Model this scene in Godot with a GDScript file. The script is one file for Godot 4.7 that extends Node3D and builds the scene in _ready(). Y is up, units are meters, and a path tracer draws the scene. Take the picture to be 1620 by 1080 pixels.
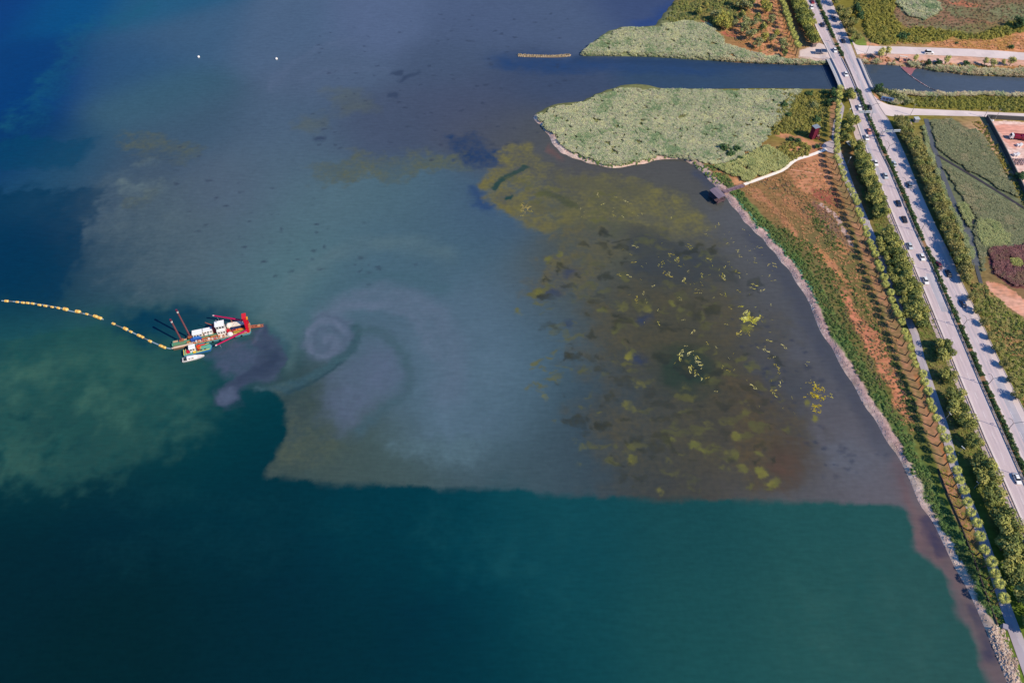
extends Node3D
# A shallow bay with a cutter dredger at work, seen from a height of 255 m: reed beds, a canal under a road bridge,
# a palm promenade and a dual carriageway on the right. Units are metres, y is up, the water lies at y = 0.

const GROUND := 1.2
var rng := RandomNumberGenerator.new()
var taken := {}
var M := {}
var soft := FastNoiseLite.new()
var fine := FastNoiseLite.new()
var wisp := FastNoiseLite.new()
var land_mask: PackedFloat32Array
var blocked: Image
const LX := -40.0
const LZ := -620.0
const LW := 1024
const LH := 1280
const LS := 0.5

# ---------------------------------------------------------------- shapes
class Sh:
	var st := SurfaceTool.new()
	func _init() -> void:
		st.begin(Mesh.PRIMITIVE_TRIANGLES)
		st.set_smooth_group(-1)
	func tri(a: Vector3, b: Vector3, c: Vector3, k: Color, mid = null) -> void:
		if mid != null and (b - a).cross(c - a).dot((a + b + c) / 3.0 - mid) > 0.0:
			var t := b
			b = c
			c = t
		st.set_color(k)
		st.add_vertex(a)
		st.set_color(k)
		st.add_vertex(b)
		st.set_color(k)
		st.add_vertex(c)
	func quad(a: Vector3, b: Vector3, c: Vector3, d: Vector3, k: Color, mid = null) -> void:
		tri(a, b, c, k, mid)
		tri(a, c, d, k, mid)
	# loft between two rings of the same count, with caps
	func loft(rings: Array, k: Color, caps := true) -> void:
		var mid := Vector3.ZERO
		var count := 0
		for r in rings:
			for p in r:
				mid += p
				count += 1
		mid /= count
		for i in rings.size() - 1:
			var a: Array = rings[i]
			var b: Array = rings[i + 1]
			var m := Vector3.ZERO
			for p in a:
				m += p
			for p in b:
				m += p
			m /= a.size() + b.size()
			for j in a.size():
				var n := (j + 1) % a.size()
				quad(a[j], a[n], b[n], b[j], k, m)
		if caps:
			for e in [0, rings.size() - 1]:
				var r: Array = rings[e]
				for j in range(1, r.size() - 1):
					tri(r[0], r[j], r[j + 1], k, mid)
	func box(c: Vector3, s: Vector3, k: Color, b := Basis()) -> void:
		var h := s / 2.0
		var r := []
		for y in [-1.0, 1.0]:
			r.append([c + b * Vector3(-h.x, y * h.y, -h.z), c + b * Vector3(h.x, y * h.y, -h.z), c + b * Vector3(h.x, y * h.y, h.z), c + b * Vector3(-h.x, y * h.y, h.z)])
		loft(r, k)
	# box with a smaller top: bevelled edges
	func bev(c: Vector3, s: Vector3, e: float, k: Color, b := Basis()) -> void:
		var h := s / 2.0
		var r := []
		for l in [[-h.y, e], [-h.y + e, 0.0], [h.y - e, 0.0], [h.y, e]]:
			var x: float = h.x - l[1]
			var z: float = h.z - l[1]
			r.append([c + b * Vector3(-x, l[0], -z), c + b * Vector3(x, l[0], -z), c + b * Vector3(x, l[0], z), c + b * Vector3(-x, l[0], z)])
		loft(r, k)
	func tube(a: Vector3, b: Vector3, ra: float, rb: float, n: int, k: Color) -> void:
		var d := (b - a).normalized()
		var u := d.cross(Vector3.UP if absf(d.y) < 0.9 else Vector3.RIGHT).normalized()
		var v := d.cross(u)
		var r := [[], []]
		for i in n:
			var t := TAU * i / n
			var o := u * cos(t) + v * sin(t)
			r[0].append(a + o * ra)
			r[1].append(b + o * rb)
		loft(r, k)
	func ball(c: Vector3, s: Vector3, n: int, m: int, k: Color) -> void:
		var r := []
		for j in m + 1:
			var t := PI * (0.02 + 0.96 * j / m)
			var q := []
			for i in n:
				var p := TAU * i / n
				q.append(c + Vector3(sin(t) * cos(p) * s.x, cos(t) * s.y, sin(t) * sin(p) * s.z))
			r.append(q)
		loft(r, k)
	func prism(poly: PackedVector2Array, y0: float, y1: float, k: Color, inset := 0.0) -> void:
		var r := [[], []]
		var mid := Vector2.ZERO
		for p in poly:
			mid += p
		mid /= poly.size()
		for p in poly:
			var q := p.move_toward(mid, inset)
			r[0].append(Vector3(p.x, y0, p.y))
			r[1].append(Vector3(q.x, y1, q.y))
		loft(r, k)
	func done() -> ArrayMesh:
		st.generate_normals()
		return st.commit()


func pv(a: Array) -> PackedVector2Array:
	var r := PackedVector2Array()
	for i in range(0, a.size(), 2):
		r.append(Vector2(a[i], a[i + 1]))
	return r

func numbered(n: String) -> String:
	if not taken.has(n):
		taken[n] = 0
		return n
	taken[n] += 1
	return "%s_%03d" % [n, taken[n]]

func tag(o: Node, label: String, category := "", group := "", kind := "") -> void:
	if label:
		o.set_meta("label", label)
	if category:
		o.set_meta("category", category)
	if group:
		o.set_meta("group", group)
	if kind:
		o.set_meta("kind", kind)

func thing(called: String, label: String, category: String, at := Vector3.ZERO, turn := 0.0, group := "") -> Node3D:
	var o := Node3D.new()
	o.name = numbered(called)
	add_child(o)
	o.position = at
	o.rotation.y = turn
	tag(o, label, category, group)
	return o

func part(called: String, shape, mat: Material, parent: Node = null, kind := "") -> MeshInstance3D:
	var o := MeshInstance3D.new()
	o.mesh = shape.done() if shape is Sh else shape
	o.material_override = mat
	if parent == null:
		o.name = numbered(called)
		add_child(o)
	else:
		o.name = called
		parent.add_child(o, true)
	if kind:
		o.set_meta("kind", kind)
	return o

func copy(src: Node3D, at: Vector3, turn := 0.0, size := 1.0, label := "", group := "") -> Node3D:
	var stem: String = src.get_meta("stem")
	var o: Node3D
	if src.get_meta("fresh"):
		src.set_meta("fresh", false)
		o = src
	else:
		o = src.duplicate()
		o.name = numbered(stem)
		add_child(o)
	o.position = at
	o.rotation.y = turn
	o.scale = Vector3.ONE * size
	if label:
		o.set_meta("label", label)
	if group:
		o.set_meta("group", group)
	return o

func proto(o: Node3D, stem: String) -> Node3D:
	o.set_meta("stem", stem)
	o.set_meta("fresh", true)
	return o

func paint(rough := 0.6, metal := 0.0, spec := 0.5) -> StandardMaterial3D:
	var m := StandardMaterial3D.new()
	m.vertex_color_use_as_albedo = true
	m.roughness = rough
	m.metallic = metal
	m.metallic_specular = spec
	m.cull_mode = BaseMaterial3D.CULL_DISABLED
	return m

func flat(c: Color, rough := 0.6, metal := 0.0) -> StandardMaterial3D:
	var m := StandardMaterial3D.new()
	m.albedo_color = c.linear_to_srgb()
	m.roughness = rough
	m.metallic = metal
	m.cull_mode = BaseMaterial3D.CULL_DISABLED
	return m

# a grainy colour sheet for surfaces: two scales of noise, world-mapped
func grainy(c: Color, amount: float, rough: float, freq := 0.08, size := 6.0, seed_ := 1) -> StandardMaterial3D:
	var m := StandardMaterial3D.new()
	var t := NoiseTexture2D.new()
	t.width = 256
	t.height = 256
	t.seamless = true
	var n := FastNoiseLite.new()
	n.seed = seed_
	n.frequency = freq
	n.fractal_octaves = 4
	t.noise = n
	var g := Gradient.new()
	g.set_color(0, (c * (1.0 - amount)).linear_to_srgb())
	g.set_color(1, (c * (1.0 + amount)).linear_to_srgb())
	t.color_ramp = g
	m.albedo_texture = t
	m.uv1_triplanar = true
	m.uv1_world_triplanar = true
	m.uv1_scale = Vector3.ONE / size
	m.roughness = rough
	m.cull_mode = BaseMaterial3D.CULL_DISABLED
	return m

# ---------------------------------------------------------------- masks
func fill_poly(im: Image, poly: PackedVector2Array, x0: float, z0: float, s: float, v: Color) -> void:
	var w := im.get_width()
	var h := im.get_height()
	var lo := 1e9
	var hi := -1e9
	for p in poly:
		lo = minf(lo, p.y)
		hi = maxf(hi, p.y)
	var r0 := clampi(int((lo - z0) / s), 0, h - 1)
	var r1 := clampi(int((hi - z0) / s) + 1, 0, h - 1)
	var n := poly.size()
	for r in range(r0, r1 + 1):
		var z := z0 + (r + 0.5) * s
		var xs := []
		for i in n:
			var a := poly[i]
			var b := poly[(i + 1) % n]
			if (a.y <= z) != (b.y <= z):
				xs.append(a.x + (z - a.y) / (b.y - a.y) * (b.x - a.x))
		xs.sort()
		for i in range(0, xs.size() - 1, 2):
			var c0 := clampi(int(round((xs[i] - x0) / s)), 0, w)
			var c1 := clampi(int(round((xs[i + 1] - x0) / s)), 0, w)
			if c1 > c0:
				im.fill_rect(Rect2i(c0, r, c1 - c0, 1), v)

func band(line: PackedVector2Array, width: float) -> PackedVector2Array:
	var a := PackedVector2Array()
	var b := PackedVector2Array()
	for i in line.size():
		var d := (line[mini(i + 1, line.size() - 1)] - line[maxi(i - 1, 0)]).normalized()
		var n := Vector2(-d.y, d.x) * width / 2.0
		a.append(line[i] + n)
		b.append(line[i] - n)
	b.reverse()
	a.append_array(b)
	return a

func blurred(im: Image, times: int) -> Image:
	if times <= 0:
		return im
	var w := im.get_width()
	var h := im.get_height()
	var k := 1 << times
	var o: Image = im.duplicate()
	for i in times:
		o.shrink_x2()
	# soften the coarse cells once more, then bring them back up smoothly
	o.resize(maxi(2, w / k), maxi(2, h / k), Image.INTERPOLATE_BILINEAR)
	o.resize(w, h, Image.INTERPOLATE_CUBIC)
	return o

# One painter for the colour of the water and of the soil: a smooth field from control points, then soft-edged stains.
# layer: {p = polygons, c = colour, c2 = second colour of its mottling, s = strength, b = blur steps, w = raggedness in metres, n = mottling}
func painted(x0: float, z0: float, step: float, w: int, h: int, field: Array, spread: float, field2: Array, mask2: Dictionary, layers: Array, streak: float) -> ImageTexture:
	var fa := field_image(x0, z0, step, w, h, field, spread)
	var fb := fa if field2.is_empty() else field_image(x0, z0, step, w, h, field2, spread)
	var all := []
	for l in layers:
		if not l.has("o"):
			all.append(l)
	if not mask2.is_empty():
		all.append(mask2)
	for l in layers:
		if l.has("o"):
			all.append(l)
	var ready := []
	for l in all:
		var im := Image.create(w, h, false, Image.FORMAT_L8)
		var box := Rect2(l.p[0][0], Vector2.ZERO)
		for poly in l.p:
			fill_poly(im, poly, x0, z0, step, Color.WHITE)
			for q in poly:
				box = box.expand(q)
		im = blurred(im, l.get("b", 2))
		var grow: float = (1 << int(l.get("b", 2))) * step * 2.5 + l.get("w", 4.0) * 1.3
		box = box.grow(grow)
		var col: Color = l.get("c", Color.BLACK)
		var col2: Color = l.get("c2", col)
		ready.append([im.get_data(), int((box.position.x - x0) / step), int((box.end.x - x0) / step), int((box.position.y - z0) / step), int((box.end.y - z0) / step),
			l.get("s", 1.0), l.get("w", 4.0) / step, l.get("n", 0.3), col.r, col.g, col.b, col2.r, col2.g, col2.b, not mask2.is_empty() and l == mask2])
	var rows := []
	rows.resize(h)
	var work := func(r: int) -> void:
		var z := z0 + (r + 0.5) * step
		var out := PackedByteArray()
		out.resize(w * 3)
		var here := []
		for l in ready:
			if r >= l[3] and r <= l[4]:
				here.append(l)
		for x in w:
			var X := x0 + (x + 0.5) * step
			var wx := soft.get_noise_2d(X, z) * 0.7 + wisp.get_noise_2d(X, z) * 0.5
			var wz := soft.get_noise_2d(X + 731.0, z) * 0.7 + wisp.get_noise_2d(X - 411.0, z) * 0.5
			var g := fine.get_noise_2d(X, z)
			var k := fa.get_pixel(x, r)
			var cr := k.r
			var cg := k.g
			var cb := k.b
			for l in here:
				if x < l[1] or x > l[2]:
					continue
				var sx: int = clampi(int(x + wx * l[6]), 0, w - 1)
				var sz: int = clampi(int(r + wz * l[6]), 0, h - 1)
				var a: float = l[0][sz * w + sx] / 255.0
				if a > 0.004:
					if l[14]:
						var q := fb.get_pixel(x, r)
						cr = lerpf(cr, q.r, a)
						cg = lerpf(cg, q.g, a)
						cb = lerpf(cb, q.b, a)
					else:
						var m: float = clampf(0.5 + g * 0.35 + wz * 1.1, 0.0, 1.0)
						a = clampf(a * l[5] * (1.0 + l[7] * (g * 0.35 + wx * 1.3)), 0.0, 1.0)
						cr = lerpf(cr, lerpf(l[8], l[11], m), a)
						cg = lerpf(cg, lerpf(l[9], l[12], m), a)
						cb = lerpf(cb, lerpf(l[10], l[13], m), a)
			var f := 1.0 + streak * (g * 0.7 + 0.6 * wx + fine.get_noise_2d(X * 0.3, z * 1.7 + 300.0))
			out[x * 3] = tone(cr * f)
			out[x * 3 + 1] = tone(cg * f)
			out[x * 3 + 2] = tone(cb * f)
		rows[r] = out
	var id := WorkerThreadPool.add_group_task(work, h, 4)
	WorkerThreadPool.wait_for_group_task_completion(id)
	var bytes := PackedByteArray()
	for r in rows:
		bytes.append_array(r)
	return ImageTexture.create_from_image(Image.create_from_data(w, h, false, Image.FORMAT_RGB8, bytes))

func tone(v: float) -> int:
	v = clampf(v, 0.0, 1.0)
	v = v * 12.92 if v <= 0.0031308 else 1.055 * pow(v, 1.0 / 2.4) - 0.055
	return int(v * 255.0 + 0.5)

func field_image(x0: float, z0: float, step: float, w: int, h: int, field: Array, spread: float) -> Image:
	var k := 16
	var fw := w / k
	var fh := h / k
	var im := Image.create(fw, fh, false, Image.FORMAT_RGBF)
	for r in fh:
		for x in fw:
			var X := x0 + (x + 0.5) * step * k
			var Z := z0 + (r + 0.5) * step * k
			var sum := Vector3.ZERO
			var tot := 0.0
			for p in field:
				var d: float = (X - p[0]) * (X - p[0]) + (Z - p[1]) * (Z - p[1])
				var g := exp(-d / (2.0 * spread * spread)) + 1e-4 / (1.0 + d / 400.0)
				sum += Vector3(p[2], p[3], p[4]) * g
				tot += g
			sum /= tot
			im.set_pixel(x, r, Color(sum.x, sum.y, sum.z))
	im.resize(w, h, Image.INTERPOLATE_CUBIC)
	return im

# ---------------------------------------------------------------- ground
func build_land_mask() -> void:
	var im := Image.create(LW, LH, false, Image.FORMAT_RF)
	im.fill(Color(0, 0, 0))
	for p in land_polygons():
		fill_poly(im, p, LX, LZ, LS, Color(1, 1, 1))
	im = blurred(im, 3)
	land_mask = im.get_data().to_float32_array()
	blocked = Image.create(LW, LH, false, Image.FORMAT_L8)

func block(poly: PackedVector2Array) -> void:
	fill_poly(blocked, poly, LX, LZ, LS, Color.WHITE)

func is_blocked(x: float, z: float) -> bool:
	return blocked.get_pixel(clampi(int((x - LX) / LS), 0, LW - 1), clampi(int((z - LZ) / LS), 0, LH - 1)).r > 0.5

func ground_y(x: float, z: float) -> float:
	var fx := clampf((x - LX) / LS - 0.5, 0.0, LW - 1.001)
	var fz := clampf((z - LZ) / LS - 0.5, 0.0, LH - 1.001)
	var ix := int(fx)
	var iz := int(fz)
	var ax := fx - ix
	var az := fz - iz
	var o := iz * LW + ix
	var v := lerpf(lerpf(land_mask[o], land_mask[o + 1], ax), lerpf(land_mask[o + LW], land_mask[o + LW + 1], ax), az)
	return clampf((v - 0.5) * 2.75, -1.3, GROUND) + (soft.get_noise_2d(x * 2.0, z * 2.0) * 0.12 if v > 0.8 else 0.0)

func road_y(z: float) -> float:
	# the carriageways climb a little to the bridge over the canal
	var t := clampf(1.0 - absf(z + 388.0) / 42.0, 0.0, 1.0)
	return GROUND + 0.22 + 1.1 * t * t * (3.0 - 2.0 * t)

func x_at(line: PackedVector2Array, z: float) -> float:
	for i in line.size() - 1:
		var a := line[i]
		var b := line[i + 1]
		if (z >= a.y and z <= b.y) or (z <= a.y and z >= b.y):
			return a.x + (z - a.y) / (b.y - a.y + 1e-6) * (b.x - a.x)
	var e := line[0]
	var f := line[1]
	if absf(z - line[line.size() - 1].y) < absf(z - e.y):
		e = line[line.size() - 1]
		f = line[line.size() - 2]
	return e.x + (z - e.y) / (f.y - e.y + 1e-6) * (f.x - e.x)

func smooth_line(line: PackedVector2Array, times := 2) -> PackedVector2Array:
	for t in times:
		var o := PackedVector2Array([line[0]])
		for i in line.size() - 1:
			o.append(line[i].lerp(line[i + 1], 0.25))
			o.append(line[i].lerp(line[i + 1], 0.75))
		o.append(line[line.size() - 1])
		line = o
	return line

# a sheet between two long edges, sampled along z, with a colour that may vary across and along
func sheet(l: PackedVector2Array, r: PackedVector2Array, z0: float, z1: float, y: Callable, across: Array, step := 3.0, jitter := 0.06) -> Sh:
	var sh := Sh.new()
	var n := int(absf(z1 - z0) / step) + 1
	for i in n:
		var za := lerpf(z0, z1, float(i) / n)
		var zb := lerpf(z0, z1, float(i + 1) / n)
		for j in across.size() - 1:
			var ta: float = across[j][0]
			var tb: float = across[j + 1][0]
			var k: Color = across[j][1]
			var f := 1.0 + jitter * (rng.randf() - 0.5) + jitter * 2.0 * soft.get_noise_2d(za * 1.5, j * 90.0)
			k = Color(k.r * f, k.g * f, k.b * f)
			var p := []
			for q in [[ta, za], [tb, za], [tb, zb], [ta, zb]]:
				var x := lerpf(x_at(l, q[1]), x_at(r, q[1]), q[0])
				p.append(Vector3(x, y.call(q[1]), q[1]))
			sh.quad(p[0], p[1], p[2], p[3], k, p[0] - Vector3(0, 9, 0))
	return sh

# a flat strip of given width along a line
func strip(line: PackedVector2Array, width: float, y: float, k: Color, jitter := 0.05) -> Sh:
	var sh := Sh.new()
	var lf := PackedVector2Array()
	var rt := PackedVector2Array()
	for i in line.size():
		var d := (line[mini(i + 1, line.size() - 1)] - line[maxi(i - 1, 0)]).normalized()
		var n := Vector2(-d.y, d.x) * width / 2.0
		lf.append(line[i] + n)
		rt.append(line[i] - n)
	for i in line.size() - 1:
		var f := 1.0 + jitter * (rng.randf() - 0.5) * 2.0
		var a := Vector3(lf[i].x, y, lf[i].y)
		sh.quad(a, Vector3(lf[i + 1].x, y, lf[i + 1].y), Vector3(rt[i + 1].x, y, rt[i + 1].y), Vector3(rt[i].x, y, rt[i].y), Color(k.r * f, k.g * f, k.b * f), a - Vector3(0, 9, 0))
	return sh

func flat_poly(poly: PackedVector2Array, y: float, k: Color) -> Sh:
	var sh := Sh.new()
	var ix := Geometry2D.triangulate_polygon(poly)
	for i in range(0, ix.size(), 3):
		var p := []
		for j in 3:
			p.append(Vector3(poly[ix[i + j]].x, y, poly[ix[i + j]].y))
		sh.tri(p[0], p[1], p[2], k, p[0] - Vector3(0, 9, 0))
	return sh

# a wall, rail or kerb of rectangular section that follows a line
func wall_along(line: PackedVector2Array, width: float, y: Callable, bottom: float, top: float, k: Color) -> Sh:
	var sh := Sh.new()
	var rings := []
	for i in line.size():
		var d := (line[mini(i + 1, line.size() - 1)] - line[maxi(i - 1, 0)]).normalized()
		var n := Vector2(-d.y, d.x) * width / 2.0
		var g: float = y.call(line[i].y)
		var a := line[i] + n
		var b := line[i] - n
		rings.append([Vector3(a.x, g + bottom, a.y), Vector3(a.x, g + top, a.y), Vector3(b.x, g + top, b.y), Vector3(b.x, g + bottom, b.y)])
	sh.loft(rings, k)
	return sh

func along(l: PackedVector2Array, z0: float, z1: float, step := 4.0, shift := 0.0) -> PackedVector2Array:
	var o := PackedVector2Array()
	var n := int(absf(z1 - z0) / step) + 1
	for i in n + 1:
		var z := lerpf(z0, z1, float(i) / n)
		o.append(Vector2(x_at(l, z) + shift, z))
	return o

# the same line moved sideways, towards the right of its travel when d is positive
func shifted(line: PackedVector2Array, d: float) -> PackedVector2Array:
	var o := PackedVector2Array()
	for i in line.size():
		var t := (line[mini(i + 1, line.size() - 1)] - line[maxi(i - 1, 0)]).normalized()
		o.append(line[i] + Vector2(-t.y, t.x) * d)
	return o

func beyond(line: PackedVector2Array, z0: float, z1: float) -> PackedVector2Array:
	var o := PackedVector2Array()
	for p in line:
		if p.y > z0 and p.y < z1:
			o.append(p)
	return o

func spaced(line: PackedVector2Array, gap: float) -> PackedVector2Array:
	var c := Curve2D.new()
	for p in line:
		c.add_point(p)
	var o := PackedVector2Array()
	var d := 0.0
	while d <= c.get_baked_length():
		o.append(c.sample_baked(d))
		d += gap
	return o

func ordinal(n: int) -> String:
	var one := ["first", "second", "third", "fourth", "fifth", "sixth", "seventh", "eighth", "ninth", "tenth", "eleventh", "twelfth", "thirteenth", "fourteenth", "fifteenth", "sixteenth", "seventeenth", "eighteenth", "nineteenth"]
	var ten := ["twenty", "thirty", "forty", "fifty", "sixty", "seventy", "eighty", "ninety"]
	if n < 20:
		return one[n - 1]
	var t: String = ten[int(n / 10.0) - 2]
	return t.trim_suffix("y") + "ieth" if n % 10 == 0 else t + " " + one[n % 10 - 1]

# ---------------------------------------------------------------- plants
func vary(k: Color, amount: float) -> Color:
	var f := 1.0 + amount * (rng.randf() * 2.0 - 1.0)
	return Color(clampf(k.r * f * (1.0 + 0.3 * amount * (rng.randf() - 0.5)), 0, 1), clampf(k.g * f, 0, 1), clampf(k.b * f, 0, 1))

# leaf clumps spread through uneven lobes; the crown's middle is at the origin
func crown(radius: float, height: float, lobes: int, leaves: int, leaf: float, kinds: Array, open := 0.0) -> ArrayMesh:
	var sh := Sh.new()
	var mids := []
	for i in lobes:
		var t := TAU * (i + rng.randf() * 0.7) / lobes
		var d := radius * rng.randf_range(0.25, 0.68) if i > 0 else 0.0
		mids.append([Vector3(cos(t) * d, height * rng.randf_range(-0.28, 0.34), sin(t) * d), radius * rng.randf_range(0.34, 0.58), kinds[rng.randi() % kinds.size()]])
	for m in mids:
		for i in leaves / lobes:
			var u := Vector3(rng.randfn(), rng.randfn(), rng.randfn()).normalized()
			var r: float = m[1] * pow(rng.randf(), 0.28 + open)
			var p: Vector3 = m[0] + u * r * Vector3(1, height / radius * 0.62, 1)
			var n := (u + Vector3(rng.randfn(), rng.randfn() + 1.1, rng.randfn()) * 0.5).normalized()
			var a := n.cross(Vector3(rng.randfn(), rng.randfn(), rng.randfn())).normalized()
			var b := n.cross(a)
			var s := leaf * rng.randf_range(0.55, 1.25)
			var k := vary(m[2], 0.38)
			sh.quad(p - a * s, p - b * s * 0.7, p + a * s, p + b * s * 0.7, k, p - n)
	return sh.done()

func trunk(height: float, r: float, spread: float, k: Color) -> ArrayMesh:
	var sh := Sh.new()
	sh.tube(Vector3.ZERO, Vector3(0.1, height * 0.5, 0.05), r * 1.25, r * 0.85, 7, k)
	for i in 5:
		var t := TAU * i / 5.0 + rng.randf()
		var e := Vector3(cos(t) * spread, height * rng.randf_range(0.85, 1.05), sin(t) * spread)
		sh.tube(Vector3(0.1, height * 0.48, 0.05), e, r * 0.55, r * 0.15, 5, k)
	return sh.done()

func make_tree(stem: String, category: String, radius: float, crown_h: float, mid: float, leaves: int, leaf: float, kinds: Array, bark: Color, open := 0.0) -> Node3D:
	var t := thing(stem, "", category)
	part("trunk", trunk(mid, radius * 0.055 + 0.06, radius * 0.5, bark), M.matte, t)
	var c := part("crown", crown(radius, crown_h, 9, leaves, leaf, kinds, open), M.leaf, t)
	c.position.y = mid
	return proto(t, stem)

func make_palm(height: float, lean: float) -> Node3D:
	var t := thing("fan_palm", "", "palm tree")
	var sh := Sh.new()
	var top := Vector3(lean, height, lean * 0.4)
	sh.tube(Vector3.ZERO, top * 0.5 + Vector3(lean * -0.15, 0, 0), 0.27, 0.2, 7, Color(0.1841, 0.1225, 0.074))
	sh.tube(top * 0.5 + Vector3(lean * -0.15, 0, 0), top, 0.2, 0.17, 7, Color(0.2262, 0.1442, 0.0856))
	part("trunk", sh, M.matte, t)
	var c := Sh.new()
	for i in 34:
		var tier := i / 34.0
		var a := i * 2.39996 + rng.randf_range(-0.15, 0.15)
		var rise := lerpf(1.0, -0.6, tier) + rng.randf_range(-0.15, 0.15)
		var d := Vector3(cos(a), 0, sin(a))
		var side := Vector3(-d.z, 0, d.x)
		var ln := rng.randf_range(1.4, 1.9)
		var up := (d * cos(rise) + Vector3.UP * sin(rise))
		var p0 := top
		var p1 := top + up * ln * 0.42
		var p2 := p1 + (d * cos(rise - 0.35) + Vector3.UP * sin(rise - 0.35)) * ln * 0.34
		var p3 := p2 + (d * cos(rise - 1.0) + Vector3.UP * sin(rise - 1.0)) * ln * 0.36
		var k := vary(Color(0.4635, 0.4545, 0.1147) if tier < 0.6 else (Color(0.2104, 0.2508, 0.0614) if tier < 0.85 else Color(0.3985, 0.27, 0.1091)), 0.25)
		# petiole, then a folded fan that splits into fingers
		c.quad(p0 - side * 0.03, p1 - side * 0.05, p1 + side * 0.05, p0 + side * 0.03, k, p1 - Vector3(0, 5, 0))
		var fold := Vector3(0, 0.12, 0)
		for s in [-1.0, 1.0]:
			c.quad(p1, p2 + side * 0.44 * s + fold, p2, p1, k, p1 - Vector3(0, 5, 0))
			for q in [0.1, 0.26, 0.42]:
				c.tri(p2 + side * s * (q - 0.08) + fold * q * 3.0, p3 + side * s * q * 1.6, p2 + side * s * (q + 0.05) + fold * q * 3.0, vary(k, 0.1), p2 - Vector3(0, 5, 0))
	part("crown", c, M.leaf, t)
	return proto(t, "fan_palm")

# ground plants, one mass per bed
func scatter(called: String, label: String, polys: Array, per_m2: float, meshes: Array, lo: float, hi: float, kinds: Array, keep = null, most := 60000) -> void:
	var spots := []
	for poly in polys:
		var box := Rect2(poly[0], Vector2.ZERO)
		for p in poly:
			box = box.expand(p)
		var n := int(box.get_area() * per_m2)
		for i in n:
			var p := box.position + Vector2(rng.randf(), rng.randf()) * box.size
			var jag := Vector2(soft.get_noise_2d(p.x * 3.0, p.y * 3.0), soft.get_noise_2d(p.x * 3.0 + 99.0, p.y * 3.0)) * 2.0
			if Geometry2D.is_point_in_polygon(p + jag, poly) and not is_blocked(p.x, p.y) and (keep == null or keep.call(p)):
				var y := ground_y(p.x, p.y)
				if y > 0.1:
					spots.append(Vector3(p.x, y - 0.05, p.y))
	if spots.size() > most:
		spots.resize(most)
	for v in meshes.size():
		var mine := []
		for i in spots.size():
			if i % meshes.size() == v:
				mine.append(spots[i])
		if mine.is_empty():
			continue
		var mm := MultiMesh.new()
		mm.transform_format = MultiMesh.TRANSFORM_3D
		mm.use_colors = true
		mm.mesh = meshes[v]
		mm.instance_count = mine.size()
		for i in mine.size():
			var s := rng.randf_range(lo, hi)
			var p: Vector3 = mine[i]
			mm.set_instance_transform(i, Transform3D(Basis(Vector3.UP, rng.randf() * TAU).scaled(Vector3(s, s * rng.randf_range(0.9, 1.1), s)), p))
			var t := clampf(0.5 + soft.get_noise_2d(p.x * 1.6, p.z * 1.6) * 1.1 + fine.get_noise_2d(p.x, p.z) * 0.6 + rng.randf_range(-0.25, 0.25), 0.0, 0.999) * (kinds.size() - 1)
			var k: Color = kinds[int(t)].lerp(kinds[mini(int(t) + 1, kinds.size() - 1)], t - int(t))
			mm.set_instance_color(i, vary(k, 0.13))
		var o := MultiMeshInstance3D.new()
		o.multimesh = mm
		o.material_override = M.leaf
		o.name = numbered(called)
		add_child(o)
		tag(o, label, "plants", "", "stuff")

func tuft(blades: int, height: float, base: float, width: float, lean: float) -> ArrayMesh:
	# upright stems whose leaves and plumes arch over
	var sh := Sh.new()
	for i in blades:
		var a := rng.randf() * TAU
		var p := Vector3(cos(a), 0, sin(a)) * base * sqrt(rng.randf())
		var b := rng.randf() * TAU
		var out := Vector3(cos(b), 0, sin(b))
		var o := Vector3(-out.z, 0, out.x)
		var h := height * rng.randf_range(0.65, 1.05)
		var m := p + Vector3(0, h * 0.75, 0) + out * lean * 0.25
		var n := m + Vector3(0, h * 0.22, 0) + out * lean * rng.randf_range(0.4, 0.8)
		var e := n + Vector3(0, h * -0.08, 0) + out * lean * rng.randf_range(0.3, 0.6)
		var k := Color.WHITE * rng.randf_range(0.75, 1.0)
		sh.quad(p - o * width * 0.3, m - o * width * 0.7, m + o * width * 0.7, p + o * width * 0.3, k * 0.9)
		sh.quad(m - o * width * 0.7, n - o * width * 1.4, n + o * width * 1.4, m + o * width * 0.7, k, m - Vector3(0, 5, 0))
		sh.tri(n - o * width * 1.4, e, n + o * width * 1.4, k, m - Vector3(0, 5, 0))
	return sh.done()

func leafy(radius: float, height: float, leaves: int, leaf: float) -> ArrayMesh:
	var sh := Sh.new()
	for i in leaves:
		var u := Vector3(rng.randfn(), absf(rng.randfn()), rng.randfn()).normalized()
		var r := pow(rng.randf(), 0.35)
		var p := Vector3(u.x * radius, u.y * height, u.z * radius) * r
		var n := (u + Vector3(rng.randfn(), rng.randfn() + 1.0, rng.randfn()) * 0.5).normalized()
		var a := n.cross(Vector3(rng.randfn(), rng.randfn(), rng.randfn())).normalized()
		var b := n.cross(a)
		var s := leaf * rng.randf_range(0.6, 1.2)
		var k := Color.WHITE * rng.randf_range(0.7, 1.0)
		sh.quad(p - a * s, p - b * s * 0.7, p + a * s, p + b * s * 0.7, k, p - n)
	return sh.done()

func pebble(n: int) -> ArrayMesh:
	var sh := Sh.new()
	sh.ball(Vector3(0, 0.2, 0), Vector3(rng.randf_range(0.7, 1.1), rng.randf_range(0.35, 0.6), rng.randf_range(0.6, 1.0)), n, 4, Color.WHITE)
	return sh.done()

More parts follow.
